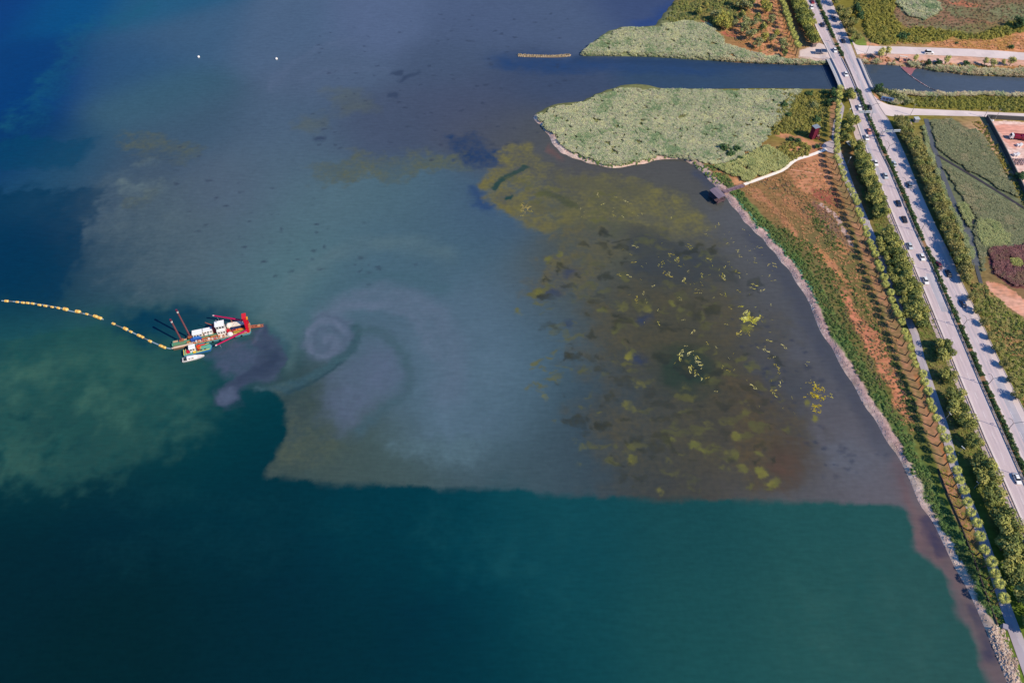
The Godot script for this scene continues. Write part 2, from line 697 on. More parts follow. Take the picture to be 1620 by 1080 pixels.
# ---------------------------------------------------------------- outlines of the place (plan, metres)
var SOUTH := PackedVector2Array()
var COAST := PackedVector2Array()
var NORTH := PackedVector2Array()
var LANE_L0 := PackedVector2Array()
var LANE_L1 := PackedVector2Array()
var LANE_R0 := PackedVector2Array()
var LANE_R1 := PackedVector2Array()
var PROM_L := PackedVector2Array()
var PROM_R := PackedVector2Array()
var WHITE_PATH := PackedVector2Array()
var PALM_LINE := PackedVector2Array()

func outlines() -> void:
	COAST = smooth_line(pv([10.1,-350.9, 13.7,-345.8, 17.8,-337.9, 21.1,-328.9, 23.2,-322.7, 28.5,-318.2, 37.5,-313.3, 49.5,-308.7, 61.7,-311, 74.6,-315.7, 84.9,-316.5, 89.6,-313.3, 94.3,-306.5, 98.2,-297.5, 102.4,-289.2, 105.5,-280.7, 110.7,-266.5, 115,-260.2, 120.1,-246.9, 123.8,-237.6, 127.3,-222.8, 129,-203.9, 131.4,-194.6, 133.4,-184.7, 135.3,-175.5, 137.4,-166.9, 139.8,-157.5, 142,-148.4, 143.8,-140.7, 145,-134, 144.8,-127.7, 147,-119.2, 148.9,-110.3, 149.7,-101.2, 150.7,-94.5, 151.4,-89.1, 151.8,-83.4, 152.3,-77.8, 152.9,-71, 153,-65.8, 154.4,-48.2, 154.4,-23.1]), 1)
	SOUTH = COAST.duplicate()
	SOUTH.append_array(pv([223.8,-23.1, 445.9,-369.9, 280.4,-370.8, 253.3,-371.6, 227.7,-371.8, 210.9,-373, 198.5,-374.4, 174.3,-375.7, 162.3,-376.6, 136.6,-377.1, 114.1,-376.2, 91.8,-376.3, 82.8,-377.1, 77.3,-378.5, 71,-381.3, 64.1,-380.5, 57,-377.5, 46.6,-371.8, 39,-365.3, 31.8,-363.5, 21.8,-361.8, 15.6,-356.2]))
	NORTH = pv([102.1,-470.3, 98,-463, 91.5,-451.2, 86,-440.3, 74.3,-438.6, 65.8,-439.3, 56.8,-434.1, 48.8,-424.4, 42.4,-415.7, 36.8,-408.3, 54.9,-408.3, 78.2,-407.2, 101.4,-405.3, 124.1,-402.1, 147,-400.8, 164,-398.7, 179.7,-399.1, 200.4,-400.1, 217,-398.8, 226.3,-397.1, 233.4,-394.6, 251.1,-390, 268.2,-388.5, 286.7,-386.5, 452,-379.3, 558.2,-545.2, 134.1,-545.2, 115.2,-501.9])
	LANE_L0 = pv([183.2,-514.6, 182.3,-466.6, 182.1,-430.6, 182.6,-415.6, 182.4,-400.9, 182.6,-382.7, 182.4,-361.3, 181.3,-343.4, 180.6,-331.6, 180.1,-321.2, 179.6,-298.9, 179.1,-270.7, 178.8,-246.4, 178.6,-224.6, 178.1,-192.6, 177.7,-170.7, 177.4,-152.1, 177.7,-136.2, 177.8,-117.1, 177.9,-76.6])
	LANE_L1 = pv([189.8,-514.6, 188.5,-465.8, 187.9,-439.6, 187.6,-415.1, 187.9,-403.4, 188,-385.9, 187.9,-371, 187.7,-360, 187.2,-350.1, 187.1,-336.5, 186.6,-321.2, 187,-308.4, 186.5,-286.9, 185.9,-264, 186.1,-242.2, 185.5,-226.4, 185.1,-206.4, 184.4,-176.8, 184.2,-157.1, 184.1,-137.2, 184.1,-112.5, 183.8,-78.5])
	LANE_R0 = pv([193.2,-514.6, 191,-465.8, 190.9,-446.2, 190.8,-423.8, 190.2,-406.6, 189.7,-383.8, 189.6,-371.6, 189.7,-357.9, 189.3,-351.8, 189.5,-335.6, 189.7,-322.7, 189.9,-309.4, 189.6,-283.5, 188.9,-265.6, 188.4,-242, 187.9,-225.9, 188,-201.3, 187.7,-177.8, 187.8,-164.6, 187.6,-142.6, 187.7,-105.7, 187.8,-78.5])
	LANE_R1 = pv([199.8,-514.6, 198.9,-466.6, 198.7,-443.5, 198.2,-423.8, 196.8,-405.3, 195.9,-384.9, 195.9,-368.7, 197.2,-356.2, 198.7,-345.2, 198.6,-330.9, 198.4,-317.7, 197.1,-291.1, 196.6,-266.7, 196.9,-246.4, 196.4,-229.4, 196.7,-210.1, 196.4,-188.8, 196.7,-168.9, 197.1,-143.2, 197.8,-78.5])
	PROM_L = pv([177.7,-368.7, 174,-355.6, 168.9,-343.6, 165.3,-333, 163,-321.2, 162.8,-309.4, 162.5,-291.5, 163.3,-278.1, 163.5,-260.2, 164.4,-245, 164.4,-231.6, 164.7,-217.1, 165.3,-201.9, 163.7,-190.2, 163.2,-173.8, 162.1,-158.1, 160,-140.3, 160,-127.1, 160.1,-114, 159.1,-96.2, 158.6,-88.8, 158.2,-78.4, 157.8,-65.5, 157.3,-48])
	PROM_R = pv([181.5,-368.7, 177.7,-355.6, 172.9,-343.6, 169.2,-333, 166.9,-320.2, 166.9,-309.4, 166.4,-293.3, 166.7,-278.9, 166.9,-262.7, 167.4,-245.7, 167.5,-232.7, 167.8,-217.8, 168.5,-202.3, 167,-190.2, 166.1,-173.8, 165.5,-158.1, 163.5,-140.3, 163.4,-127.1, 163.8,-115.1, 162.9,-96.8, 162.4,-89.2, 162.3,-78.8, 162,-65.5, 162.9,-48])
	WHITE_PATH = smooth_line(pv([160,-322.4, 151.2,-317.5, 143.5,-314.5, 140,-311.8, 135.1,-306.3, 128.4,-302.7, 113.2,-295.3]), 1)
	PALM_LINE = pv([176.7,-367.6, 172.3,-352.9, 168.1,-338.3, 164,-324.3, 160.4,-309.4, 160.4,-295.2, 160.9,-278.5, 160.3,-245.7, 159.9,-231.2, 159.5,-203.6, 159.4,-175.9, 158.7,-157.3, 158.4,-142.9, 158.1,-133.3, 158.1,-119.4, 157.8,-105.3, 157.5,-95.7, 157.7,-86.2])

func land_polygons() -> Array:
	return [SOUTH, NORTH]

# ---------------------------------------------------------------- water and soil
func water() -> void:
	var upper := [[-320.4,-470.3,0.0008,0.0353,0.1429], [-272.9,-470.3,0.0008,0.0625,0.1633], [-221.5,-470.3,0.0164,0.0889,0.1544], [-266.2,-388.4,0.0008,0.038,0.1346], [-218.5,-302.2,0.0243,0.0761,0.1162], [-234.7,-299.8,0.0073,0.0571,0.1064], [-258.6,-316.7,0.0008,0.0313,0.1088], [-231.8,-250.1,0.0008,0.0251,0.0676], [-207.5,-230.8,0.0008,0.0313,0.0566], [-220.3,-400.8,0.0243,0.0761,0.1429], [-190.8,-427.1,0.0452,0.0981,0.1544], [-191.2,-367.6,0.0393,0.0981,0.1292], [-169.4,-342.5,0.0483,0.0889,0.1213], [-134.7,-427.1,0.0693,0.1128,0.1664], [-114.5,-314.3,0.0732,0.1179,0.1457], [-119.6,-342.5,0.0655,0.1053,0.1457], [-79.6,-437.5,0.0857,0.1205,0.1852], [-103.8,-394.6,0.0732,0.1077,0.1544], [-69.7,-342.5,0.0582,0.0782,0.1137], [-22.9,-441,0.0693,0.0981,0.1544], [-34.5,-404,0.0582,0.0845,0.1265], [38.1,-441,0.0693,0.0981,0.1515], [77.6,-455.4,0.0452,0.0681,0.1346], [-20.6,-364.7,0.0582,0.0741,0.1112], [14.1,-382.3,0.0452,0.0662,0.1088], [-189,-297.5,0.0515,0.0802,0.1064], [-141.4,-292.9,0.0772,0.1102,0.1373], [-128.8,-250.1,0.0732,0.1179,0.1346], [-174.9,-270.7,0.0467,0.0824,0.104], [-171,-238.4,0.0339,0.0721,0.0924], [-93.9,-283.8,0.0772,0.1369,0.1515], [-48.1,-279.4,0.0693,0.1286,0.1457], [-100.9,-238.4,0.0732,0.1456,0.1486], [-58.9,-238.4,0.0618,0.1205,0.1457], [-31.5,-250.1,0.0582,0.1128,0.1373], [-21.1,-279.4,0.0515,0.0934,0.1346], [-13.4,-212.8,0.0772,0.1286,0.1633], [-27.7,-180.1,0.0772,0.1369,0.1664], [-2.5,-168.1,0.0655,0.1286,0.1515], [10.4,-199.2,0.0582,0.1053,0.1292], [-43.8,-192.7,0.0712,0.1153,0.1457], [21.6,-156.6,0.0365,0.0589,0.0695], [-2.3,-143,0.0483,0.0802,0.0858], [-48.7,-140.4,0.0515,0.0845,0.0754], [-72.7,-145.7,0.0452,0.0761,0.0638], [-83.5,-153.8,0.0548,0.0761,0.0566], [24.9,-230.8,0.0655,0.0802,0.0714], [56.3,-270.7,0.0857,0.0889,0.0466], [50.9,-212.8,0.0636,0.0625,0.0389], [80.2,-230.8,0.0693,0.0681,0.045], [72.9,-180.1,0.06,0.0571,0.0346], [37.7,-163.7,0.0422,0.0681,0.0795], [53.4,-162.3,0.0422,0.0536,0.0531], [67.2,-140.4,0.0467,0.0471,0.0374], [92.5,-151.1,0.0752,0.0589,0.0346], [107.4,-258.2,0.0857,0.0889,0.0902], [117.8,-212.8,0.0793,0.0824,0.0858], [123.2,-180.1,0.0793,0.0824,0.0902], [128,-151.1,0.0946,0.0912,0.097], [139,-132.7,0.1244,0.1077,0.1112], [99.7,-130.2,0.0814,0.0889,0.097], [74.9,-302.2,0.0772,0.0761,0.0676], [45.1,-321.7,0.0772,0.0741,0.0676], [6.5,-332,0.0772,0.0802,0.0676], [-10,-342.5,0.0618,0.0721,0.097], [-208.8,-192.7,0.0114,0.0721,0.0714], [-170.1,-192.7,0.01,0.0681,0.0676], [-144.3,-192.7,0.0061,0.0571,0.0638], [102.9,-388.4,0.0339,0.0643,0.1064], [156.1,-388.4,0.0422,0.0662,0.1016], [208.5,-385.3,0.0582,0.0802,0.1064], [259.3,-379.3,0.0732,0.0981,0.1319], [-187.7,-140.4,0.0008,0.0251,0.0434], [-144.6,-151.1,0.01,0.0681,0.0638], [-97.8,-153.8,0.0008,0.0275,0.0434], [-121.4,-183.2,0.013,0.0681,0.0714]]
	var lower := [[-211.4,-199.2,0.0073,0.0571,0.0566], [-175.6,-186.3,0.013,0.0681,0.0602], [-144.3,-192.7,0.0114,0.0643,0.0566], [-123.7,-192.7,0.0146,0.0607,0.0676], [-162,-168.1,0.013,0.0643,0.0531], [-177.8,-151.1,0.0014,0.0409,0.0404], [-137.5,-168.1,0.0086,0.0571,0.0498], [-121.6,-153.8,0.0008,0.0353,0.0374], [-104.9,-165.2,0.0008,0.0409,0.0466], [-93,-153.8,0.0008,0.0313,0.0389], [-90.4,-140.4,0.0008,0.0229,0.0292], [-184.6,-132.7,0.0008,0.0207,0.0267], [-137.5,-127.7,0.0008,0.0186,0.0267], [-172.3,-102,0.0008,0.0157,0.0196], [-123.4,-81.1,0.0008,0.0157,0.0174], [-91.9,-125.2,0.0008,0.0251,0.0346], [-85,-91.3,0.0008,0.0186,0.0242], [-47.1,-125.2,0.0008,0.038,0.0498], [-45.4,-108.8,0.0008,0.0287,0.0374], [-42.5,-81.1,0.0008,0.0207,0.0267], [-12.8,-102,0.001,0.044,0.0566], [-11.9,-71.4,0.0008,0.0275,0.036], [19.6,-113.3,0.005,0.0571,0.0638], [18.2,-81.1,0.004,0.052,0.0566], [63.3,-113.3,0.0086,0.0589,0.0584], [58.7,-81.1,0.0107,0.0681,0.062], [107,-113.3,0.0146,0.0761,0.0676], [99.1,-81.1,0.0182,0.0802,0.0676], [132.7,-91.3,0.0212,0.0782,0.0657], [136.3,-71.4,0.0243,0.0802,0.0657]]
	var basin := {"p": [pv([-227,-199.2, -211.4,-199.2, -182.4,-205.9, -162.3,-209.4, -131.8,-194, -118.4,-186.3, -111.2,-177, -101.9,-174, -95.8,-174.9, -92.3,-173.1, -89.4,-169.8, -87.4,-165.2, -86.2,-160, -85.7,-154.4, -86.1,-148.9, -87.5,-143.6, -90.9,-137.3, -77.9,-135, -57.1,-133.7, -25.1,-132.7, 2.3,-131.4, 31.7,-129.4, 65.4,-127.9, 87.8,-127, 110.1,-126.2, 136.9,-125.5, 139.8,-123.3, 139.4,-115.7, 138.3,-108.1, 143.3,-104.3, 145.4,-98.8, 144.9,-92.4, 143.4,-86.2, 146.6,-81.5, 147.2,-75.2, 147,-69.5, 147.7,-64, 147.3,-40, -158.2,-40])], "b": 2, "w": 2.0}
	var L := []
	# the green cloud drifting from the dredger, and darker water beside it
	L.append({"p": [pv([-217.7,-189.5, -195.7,-199.2, -170.7,-202.6, -141.7,-192.7, -120.7,-180.1, -118.4,-165.2, -132.8,-151.1, -146.4,-141.7, -165.8,-137.3, -194.8,-135.2])], "o": 1, "c": Color(0.0365, 0.1077, 0.0754), "c2": Color(0.013, 0.0721, 0.0602), "s": 0.68, "b": 5, "w": 18.0, "n": 0.5})
	L.append({"p": [pv([-188.6,-180.1, -155.3,-186.3, -135,-168.1, -159.8,-153.8, -185.7,-159.4])], "o": 1, "c": Color(0.0313, 0.0981, 0.0676), "c2": Color(0.0164, 0.0721, 0.0566), "s": 0.4, "b": 5, "w": 20.0, "n": 0.9})
	L.append({"p": [pv([-198.9,-168.1, -178.9,-174, -136.7,-156.6, -143,-145.7, -174.8,-143])], "o": 1, "c": Color(0.0008, 0.0326, 0.0374), "c2": Color(0.0146, 0.0681, 0.0531), "s": 0.55, "b": 5, "w": 22.0, "n": 1.0})
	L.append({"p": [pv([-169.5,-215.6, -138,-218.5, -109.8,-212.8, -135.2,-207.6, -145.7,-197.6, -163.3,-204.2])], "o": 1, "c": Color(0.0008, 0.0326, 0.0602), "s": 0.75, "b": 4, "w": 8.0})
	L.append({"p": [pv([-267.5,-292.9, -231.1,-294.3, -200.9,-294.3, -196.1,-279.4, -195.9,-264.4, -194.2,-242.2, -195.1,-227.1, -204.1,-221.7, -236.7,-221.7])], "c": Color(0.0008, 0.03, 0.0638), "s": 0.7, "b": 3, "w": 8.0})
	L.append({"p": [pv([-283,-328.9, -255.4,-333, -215.4,-333, -214.6,-320.7, -216.7,-309.9, -236.6,-308.9, -273.6,-307])], "c": Color(0.0008, 0.0471, 0.0924), "s": 0.6, "b": 3, "w": 6.0})
	L.append({"p": [band(pv([-220.5,-466.5, -242.3,-448.1, -254.4,-427.1, -255.5,-388.4, -256.5,-353.4, -257.6,-334.6]), 14.0)], "c": Color(0.0073, 0.0934, 0.1319), "s": 0.3, "b": 5, "w": 16.0, "n": 1.0})
	L.append({"p": [pv([-202.9,-292.9, -182.4,-307, -141.4,-279.4, -135.5,-242.2, -152.9,-223.5, -175.5,-234.6])], "c": Color(0.0857, 0.1232, 0.1265), "s": 0.4, "b": 5, "w": 14.0, "n": 0.6})
	L.append({"p": [pv([-205.9,-337.2, -184.2,-336.1, -158.3,-324.3, -162.2,-314.3, -192.3,-319.2]), pv([-192,-287.4, -176.8,-292.9, -172.9,-284.7, -187.2,-281.6])], "c": Color(0.0655, 0.0889, 0.0795), "c2": Color(0.0901, 0.1028, 0.0566), "s": 0.45, "b": 3, "w": 12.0, "n": 0.9})
	L.append({"p": [pv([-192.8,-299.8, -174.8,-302.2, -169.4,-288.3, -185.5,-286.1]), pv([-193.8,-318.7, -182.6,-318.7, -179.3,-312.8, -190.4,-312.8])], "c": Color(0.104, 0.1456, 0.1429), "s": 0.45, "b": 3, "w": 8.0, "n": 0.8})
	# dark patches near the canal mouth and along the north bank
	L.append({"p": [pv([-17.5,-405.9, 3.7,-409.8, 36.4,-405.9, 104.3,-398.3, 139.4,-393.3, 103.3,-390.8, 50,-393.3, 21.3,-389.6, -3.6,-397.1])], "c": Color(0.0202, 0.0503, 0.1213), "s": 0.8, "b": 4, "w": 5.0})
	L.append({"p": [band(pv([34.5,-405.9, 68.9,-404, 122.4,-398.9, 179.4,-396.4]), 6.0)], "c": Color(0.0182, 0.0409, 0.088), "s": 0.6, "b": 3, "w": 2.0})
	L.append({"p": [band(pv([100.7,-465.7, 92.6,-451, 87,-442.4, 72.3,-439.6]), 9.0)], "c": Color(0.0146, 0.0471, 0.1725), "s": 0.7, "b": 4, "w": 3.0})
	L.append({"p": [band(pv([-119.6,-382.3, -100.2,-394.6, -68,-394.6]), 3.0), band(pv([-132.6,-376.3, -128.9,-394.6, -114.4,-417, -93.4,-425.8]), 4.0)], "c": Color(0.0946, 0.1286, 0.1852), "s": 0.35, "b": 3, "w": 5.0})
	L.append({"p": [band(pv([-62.7,-383.5, -57,-390.8, -52.2,-393.3]), 3.0), pv([-67.7,-372.8, -61.7,-371.6, -62,-367, -67.6,-368.1]), pv([-67.3,-394.6, -61,-395.8, -60.4,-389.6, -67.7,-390.8]), pv([-103,-334.1, -96.7,-334.1, -97.1,-329.9, -102.5,-330.9])], "c": Color(0.0313, 0.0471, 0.0795), "s": 0.7, "b": 2, "w": 3.0})
	# olive weed seen through shallow water
	L.append({"p": [pv([-107.6,-310.8, -92.7,-317.7, -67.6,-321.7, -38.4,-318.7, -16,-316.7, -19,-310.8, -37.7,-307, -59.2,-300.8, -83.9,-299.4, -100,-303.2])], "c": Color(0.0732, 0.0981, 0.0837), "c2": Color(0.0992, 0.1102, 0.0602), "s": 0.6, "b": 3, "w": 12.0, "n": 0.8})
	L.append({"p": [pv([-111.4,-353.4, -98,-354.5, -100.5,-337.2, -112.5,-339.9]), pv([-104.7,-376.3, -83.4,-373.4, -71.2,-356.2, -91.1,-353.4])], "c": Color(0.0901, 0.1077, 0.0795), "s": 0.5, "b": 4, "w": 8.0})
	L.append({"p": [pv([-36.1,-334.6, -19.8,-337.2, -13,-329.4, -4.8,-320.2, -3.8,-312.8, -12.7,-310.8, -22.2,-313.8, -30.6,-321.7])], "c": Color(0.0365, 0.0571, 0.097), "c2": Color(0.0182, 0.0409, 0.0924), "s": 0.75, "b": 3, "w": 8.0, "n": 0.7})
	L.append({"p": [pv([-23.2,-296.6, -16.3,-294.7, -12.7,-284.7, -6,-279.4, -12,-276.8, -19.7,-282.9])], "c": Color(0.0222, 0.0536, 0.1265), "s": 0.8, "b": 3, "w": 4.0})
	L.append({"p": [pv([-16,-294.7, -13.1,-302.2, -3.2,-310.8, -4.2,-319.2, 1.6,-327.8, 9.1,-325.8, 19,-312.8, 29.9,-307.9, 46.8,-302.2, 65,-297.5, 81,-289.2, 90.2,-279.4, 94.2,-266.5, 87.6,-261.5, 73,-261.5, 56.3,-270.7, 44.6,-272.4, 29.6,-269.9, 18.2,-266.5, 11.2,-266, 4.5,-272.4, -3,-279.4, -11.5,-283.8])], "c": Color(0.0992, 0.0957, 0.0566), "c2": Color(0.1529, 0.1369, 0.0434), "s": 0.8, "b": 3, "w": 8.0, "n": 0.8})
	L.append({"p": [band(pv([-3.2,-309.9, -10.9,-300.8, -14.2,-293.3, -8.5,-284.7, 0.6,-277.2, 8.3,-268.6, 15.3,-266.9, 28.2,-270.7]), 5.0)], "c": Color(0.1529, 0.1313, 0.0319), "s": 0.5, "b": 3, "w": 5.0})
	L.append({"p": [pv([12.6,-307.9, 37.5,-302.2, 70.7,-292.9, 67,-287.4, 36.9,-292.9, 15.5,-299.8]), pv([6.7,-284.7, 28.7,-282.9, 26.9,-275, 12,-275.9])], "c": Color(0.0946, 0.0912, 0.0466), "s": 0.7, "b": 4, "w": 9.0, "n": 0.7})
	L.append({"p": [band(pv([-9.8,-293.3, -5.6,-299.4, 0.6,-306, 7,-310.8]), 3.4), pv([-3.1,-289.2, 0.6,-290.1, 0.3,-286.5, -3,-287])], "c": Color(0.0114, 0.0471, 0.0404), "s": 0.85, "b": 1, "w": 3.0})
	L.append({"p": [band(pv([12.3,-291, 21.3,-287.4, 28.6,-279.4]), 4.0)], "c": Color(0.0483, 0.0607, 0.0218), "s": 0.6, "b": 2, "w": 4.0})
	# the wide shallows: brown and olive bands
	L.append({"p": [pv([26.5,-266.5, 56.2,-269.9, 87.6,-261.5, 97.3,-250.1, 87.5,-242.2, 65.8,-250.1, 48.7,-250.1, 39,-234.6, 24.6,-223.5, 11,-227.1, 17.1,-246.1])], "c": Color(0.0772, 0.0802, 0.0638), "c2": Color(0.1089, 0.0981, 0.0434), "s": 0.65, "b": 4, "w": 16.0, "n": 0.9})
	L.append({"p": [pv([31.6,-252.1, 47.1,-266.5, 47.2,-250.1, 36.5,-238.4, 32.5,-219.9, 47.3,-218.1, 40.2,-212.8, 24.4,-219.9])], "c": Color(0.104, 0.0934, 0.0434), "s": 0.55, "b": 3, "w": 14.0, "n": 0.9})
	L.append({"p": [pv([51.4,-265.6, 73,-261.5, 91.7,-250.9, 95.3,-238.4, 82.9,-230.1, 63.5,-230.1, 53.6,-242.2])], "c": Color(0.0393, 0.0471, 0.0498), "s": 0.75, "b": 4, "w": 9.0})
	L.append({"p": [pv([24.4,-219.9, 52.9,-234.6, 93.4,-227.1, 107.1,-212.8, 112,-186.3, 109.7,-153.8, 100,-131.4, 65.7,-129.7, 31.9,-132.7, 21.3,-151.1, 29.5,-168.1, 25.8,-192.7])], "c": Color(0.0548, 0.0536, 0.0346), "c2": Color(0.0814, 0.0681, 0.0319), "s": 0.5, "b": 5, "w": 16.0, "n": 0.6})
	L.append({"p": [pv([59.3,-192.7, 75.3,-196.6, 84.5,-189.5, 80.2,-178.2, 64.9,-176.4, 55.3,-180.1])], "c": Color(0.0222, 0.0409, 0.0267), "s": 0.75, "b": 4, "w": 8.0})
	L.append({"p": [pv([85.5,-180.1, 98.7,-183.2, 108,-168.1, 109.1,-151.1, 102.9,-134, 88.4,-130.2, 80.6,-151.1])], "c": Color(0.0655, 0.0553, 0.0374), "c2": Color(0.0901, 0.0662, 0.0319), "s": 0.6, "b": 4, "w": 10.0, "n": 0.7})
	L.append({"p": [pv([100.1,-156.1, 107.8,-153.8, 108.8,-141.7, 103.1,-133.2, 96.8,-131.4, 96.7,-143])], "c": Color(0.0946, 0.0571, 0.0374), "c2": Color(0.0548, 0.044, 0.0319), "s": 0.55, "b": 3, "w": 8.0, "n": 0.9})
	L.append({"p": [pv([95.4,-192.7, 108.2,-192.7, 120,-177, 112.9,-168.1, 101.9,-174])], "c": Color(0.0515, 0.0607, 0.0754), "s": 0.5, "b": 4, "w": 7.0})
	L.append({"p": [pv([53.2,-214.6, 59.2,-215.6, 58.7,-211.1, 51.9,-210]), pv([49.5,-193.3, 54.1,-192.7, 52.3,-187.9, 48.6,-188.8]), pv([25.3,-240.3, 30.9,-239.1, 27.9,-234.6, 22.3,-236.1]), pv([15.1,-227.9, 22.1,-230.1, 19.1,-224.2, 14.2,-223.5]), pv([21.3,-211.1, 25.3,-209.4, 23.8,-205.9, 19.9,-207.6])], "c": Color(0.0266, 0.0409, 0.0795), "s": 0.7, "b": 3, "w": 5.0})
	L.append({"p": [band(pv([108.6,-264.8, 118.6,-242.2, 123.4,-223.5, 126.6,-202.6, 131.6,-183.2, 135.5,-168.1, 138.3,-153.8, 139.8,-144.6]), 8.0)], "c": Color(0.0452, 0.052, 0.0714), "s": 0.5, "b": 3, "w": 2.5})
	L.append({"p": [band(pv([90.1,-307.9, 96,-297.5, 100.6,-287.4]), 5.0)], "c": Color(0.0452, 0.0571, 0.088), "s": 0.7, "b": 3, "w": 2.0})
	L.append({"p": [pv([117.5,-156.6, 130.4,-151.1, 135.2,-135.2, 117.9,-130.2, 111.2,-140.4])], "c": Color(0.1089, 0.1286, 0.1544), "s": 0.5, "b": 5, "w": 8.0})
	# pale mud shelf along the lower shore
	L.append({"p": [pv([139.8,-146.8, 143.1,-139.9, 143.8,-127.7, 146.9,-119.2, 148.8,-110.3, 149.7,-101.2, 151.3,-89.2, 152.3,-77.8, 153.1,-64, 147.7,-64, 147.2,-74.3, 146.5,-81.1, 143.5,-86, 144.9,-92.4, 145.4,-98.6, 143.1,-103.8, 138.3,-107.6, 139,-115.2, 139.5,-121.6, 139,-126.5, 137.2,-132.7])], "c": Color(0.1529, 0.0981, 0.0924), "c2": Color(0.114, 0.0761, 0.0795), "s": 0.8, "b": 3, "w": 2.5})
	L.append({"p": [band(pv([145.3,-122.3, 146.2,-114.5, 147.4,-106.5]), 5.0), band(pv([150,-90.3, 150.5,-82.1, 150.9,-72.4]), 4.0)], "c": Color(0.0515, 0.044, 0.0714), "s": 0.75, "b": 2, "w": 2.5, "n": 0.6})
	L.append({"p": [pv([19.5,-329.4, 22.5,-321.7, 27.1,-316.7, 23.9,-315.7, 18.7,-321.7])], "c": Color(0.159, 0.0802, 0.0638), "s": 0.5, "b": 2, "w": 3.0})
	# grey silt swirling off the cutter head: pale outer rings, a lilac arc, the small eddy and two darker arms
	L.append({"p": [band(pv([-99.1,-212.8, -98.8,-223.5, -94.7,-234.6, -86.6,-245.3, -73.4,-253.3, -57.3,-256.9, -40.9,-254.1, -25.6,-246.1]), 7.0)], "c": Color(0.0946, 0.1515, 0.1544), "s": 0.6, "b": 4, "w": 3.0})
	L.append({"p": [band(pv([-92.8,-192.7, -93.6,-205.9, -89.2,-217.7, -81.2,-227.9, -69.6,-234.6, -55.3,-236.1, -39.4,-233.1, -26.9,-226.4]), 6.0)], "c": Color(0.0548, 0.1128, 0.1319), "s": 0.75, "b": 4, "w": 3.0})
	L.append({"p": [pv([-41,-205.9, -29.8,-219.9, -10.8,-216.3, 1.3,-199.2, 3.7,-174, -1.2,-156.6, -11.8,-149.5, -26,-150, -38.2,-154.4, -41.7,-168.1, -37.7,-180.1])], "c": Color(0.0901, 0.1456, 0.1788), "c2": Color(0.0814, 0.1341, 0.1664), "s": 0.7, "b": 5, "w": 6.0})
	L.append({"p": [pv([-45.3,-153.8, -26.2,-153.8, -7.1,-151.1, -9.3,-144.1, -25.6,-143, -39.8,-145.2])], "c": Color(0.0857, 0.1456, 0.1603), "s": 0.5, "b": 4, "w": 7.0, "n": 0.8})
	L.append({"p": [band(pv([-81.7,-212.8, -71.2,-221.3, -58.5,-224.6, -44.4,-222, -33.7,-212.8, -26.7,-200.6, -24.5,-183.2, -27,-168.1]), 9.0)], "c": Color(0.0969, 0.1369, 0.1757), "s": 0.8, "b": 4, "w": 3.0, "n": 0.2})
	L.append({"p": [band(pv([-82.7,-210.7, -71.6,-218.1, -57,-219.9, -44.3,-214.9, -36.3,-203.9, -32.3,-189.5]), 3.0), band(pv([-73.7,-223.5, -57.9,-229, -39.7,-224.9, -28.1,-212.8]), 2.4)], "c": Color(0.1191, 0.1515, 0.1985), "s": 0.45, "b": 3, "w": 2.5})
	L.append({"p": [pv([-58.6,-197.9, -49,-195.9, -44.1,-187.3, -44.5,-177.6, -50.4,-171, -57.1,-165.2, -60.6,-158, -63.3,-154.7, -70.3,-160.3, -74.9,-168.1, -75.9,-174.9, -70.2,-182.6, -64,-189.5])], "c": Color(0.0923, 0.1205, 0.1694), "c2": Color(0.0835, 0.1179, 0.1573), "s": 0.75, "b": 4, "w": 5.0, "n": 0.2})
	L.append({"p": [pv([-85.3,-197.6, -86,-203.2, -85.4,-208, -82.1,-212.5, -75.4,-214.2, -67.9,-211.8, -64.5,-205.9, -66.4,-199.9, -69.8,-194.6, -74.8,-189.5, -80.3,-188.8, -83.8,-192.7])], "c": Color(0.0923, 0.1205, 0.1694), "c2": Color(0.0835, 0.1179, 0.1573), "s": 0.65, "b": 3, "w": 3.0, "n": 0.2})
	L.append({"p": [band(pv([-81.4,-192.7, -84.1,-198.2, -84.5,-205.3, -81.4,-209.4, -76.3,-210.7, -72.2,-208.3, -71.1,-203.9]), 2.6), band(pv([-79.6,-190.8, -75.7,-192, -73,-195.3, -73.1,-199.2, -75.6,-202.2, -77.8,-201.2, -77.1,-198.6]), 2.6)], "c": Color(0.1299, 0.1606, 0.2122), "s": 0.5, "b": 2, "w": 1.8})
	L.append({"p": [band(pv([-81,-196.6, -82.2,-202.6, -80.3,-205.9, -76.8,-207.3, -73.9,-205.3]), 1.4), band(pv([-86.3,-210, -81.4,-212.8, -74.5,-213.2, -67.6,-209.4]), 1.2), band(pv([-78,-194, -75.3,-196.3, -74.7,-199.9]), 1.2)], "c": Color(0.0693, 0.0981, 0.1319), "s": 0.5, "b": 1, "w": 2.5})
	L.append({"p": [band(pv([-101.8,-173.7, -94.5,-174.6, -89.4,-176.4, -82,-180.1, -74,-186, -68.3,-192.7, -65.2,-199.2, -64.3,-204.6, -66.4,-208.7]), 4.6)], "c": Color(0.0339, 0.0761, 0.088), "c2": Color(0.0422, 0.0934, 0.1016), "s": 0.9, "b": 2, "w": 2.0, "n": 0.2})
	L.append({"p": [band(pv([-88.3,-174.6, -80.2,-178.2, -73,-183.8, -69.1,-188.8]), 1.4)], "c": Color(0.0182, 0.0503, 0.0602), "s": 0.6, "b": 1, "w": 1.5})
	L.append({"p": [band(pv([-65.5,-205.9, -59.6,-204.9, -53.1,-203.2, -46.3,-197.2, -42.1,-187.3, -42,-177.6, -45.3,-169.8, -52.1,-163.7, -59.4,-156.1]), 4.4)], "c": Color(0.0515, 0.0981, 0.1112), "s": 0.8, "b": 3, "w": 3.0})
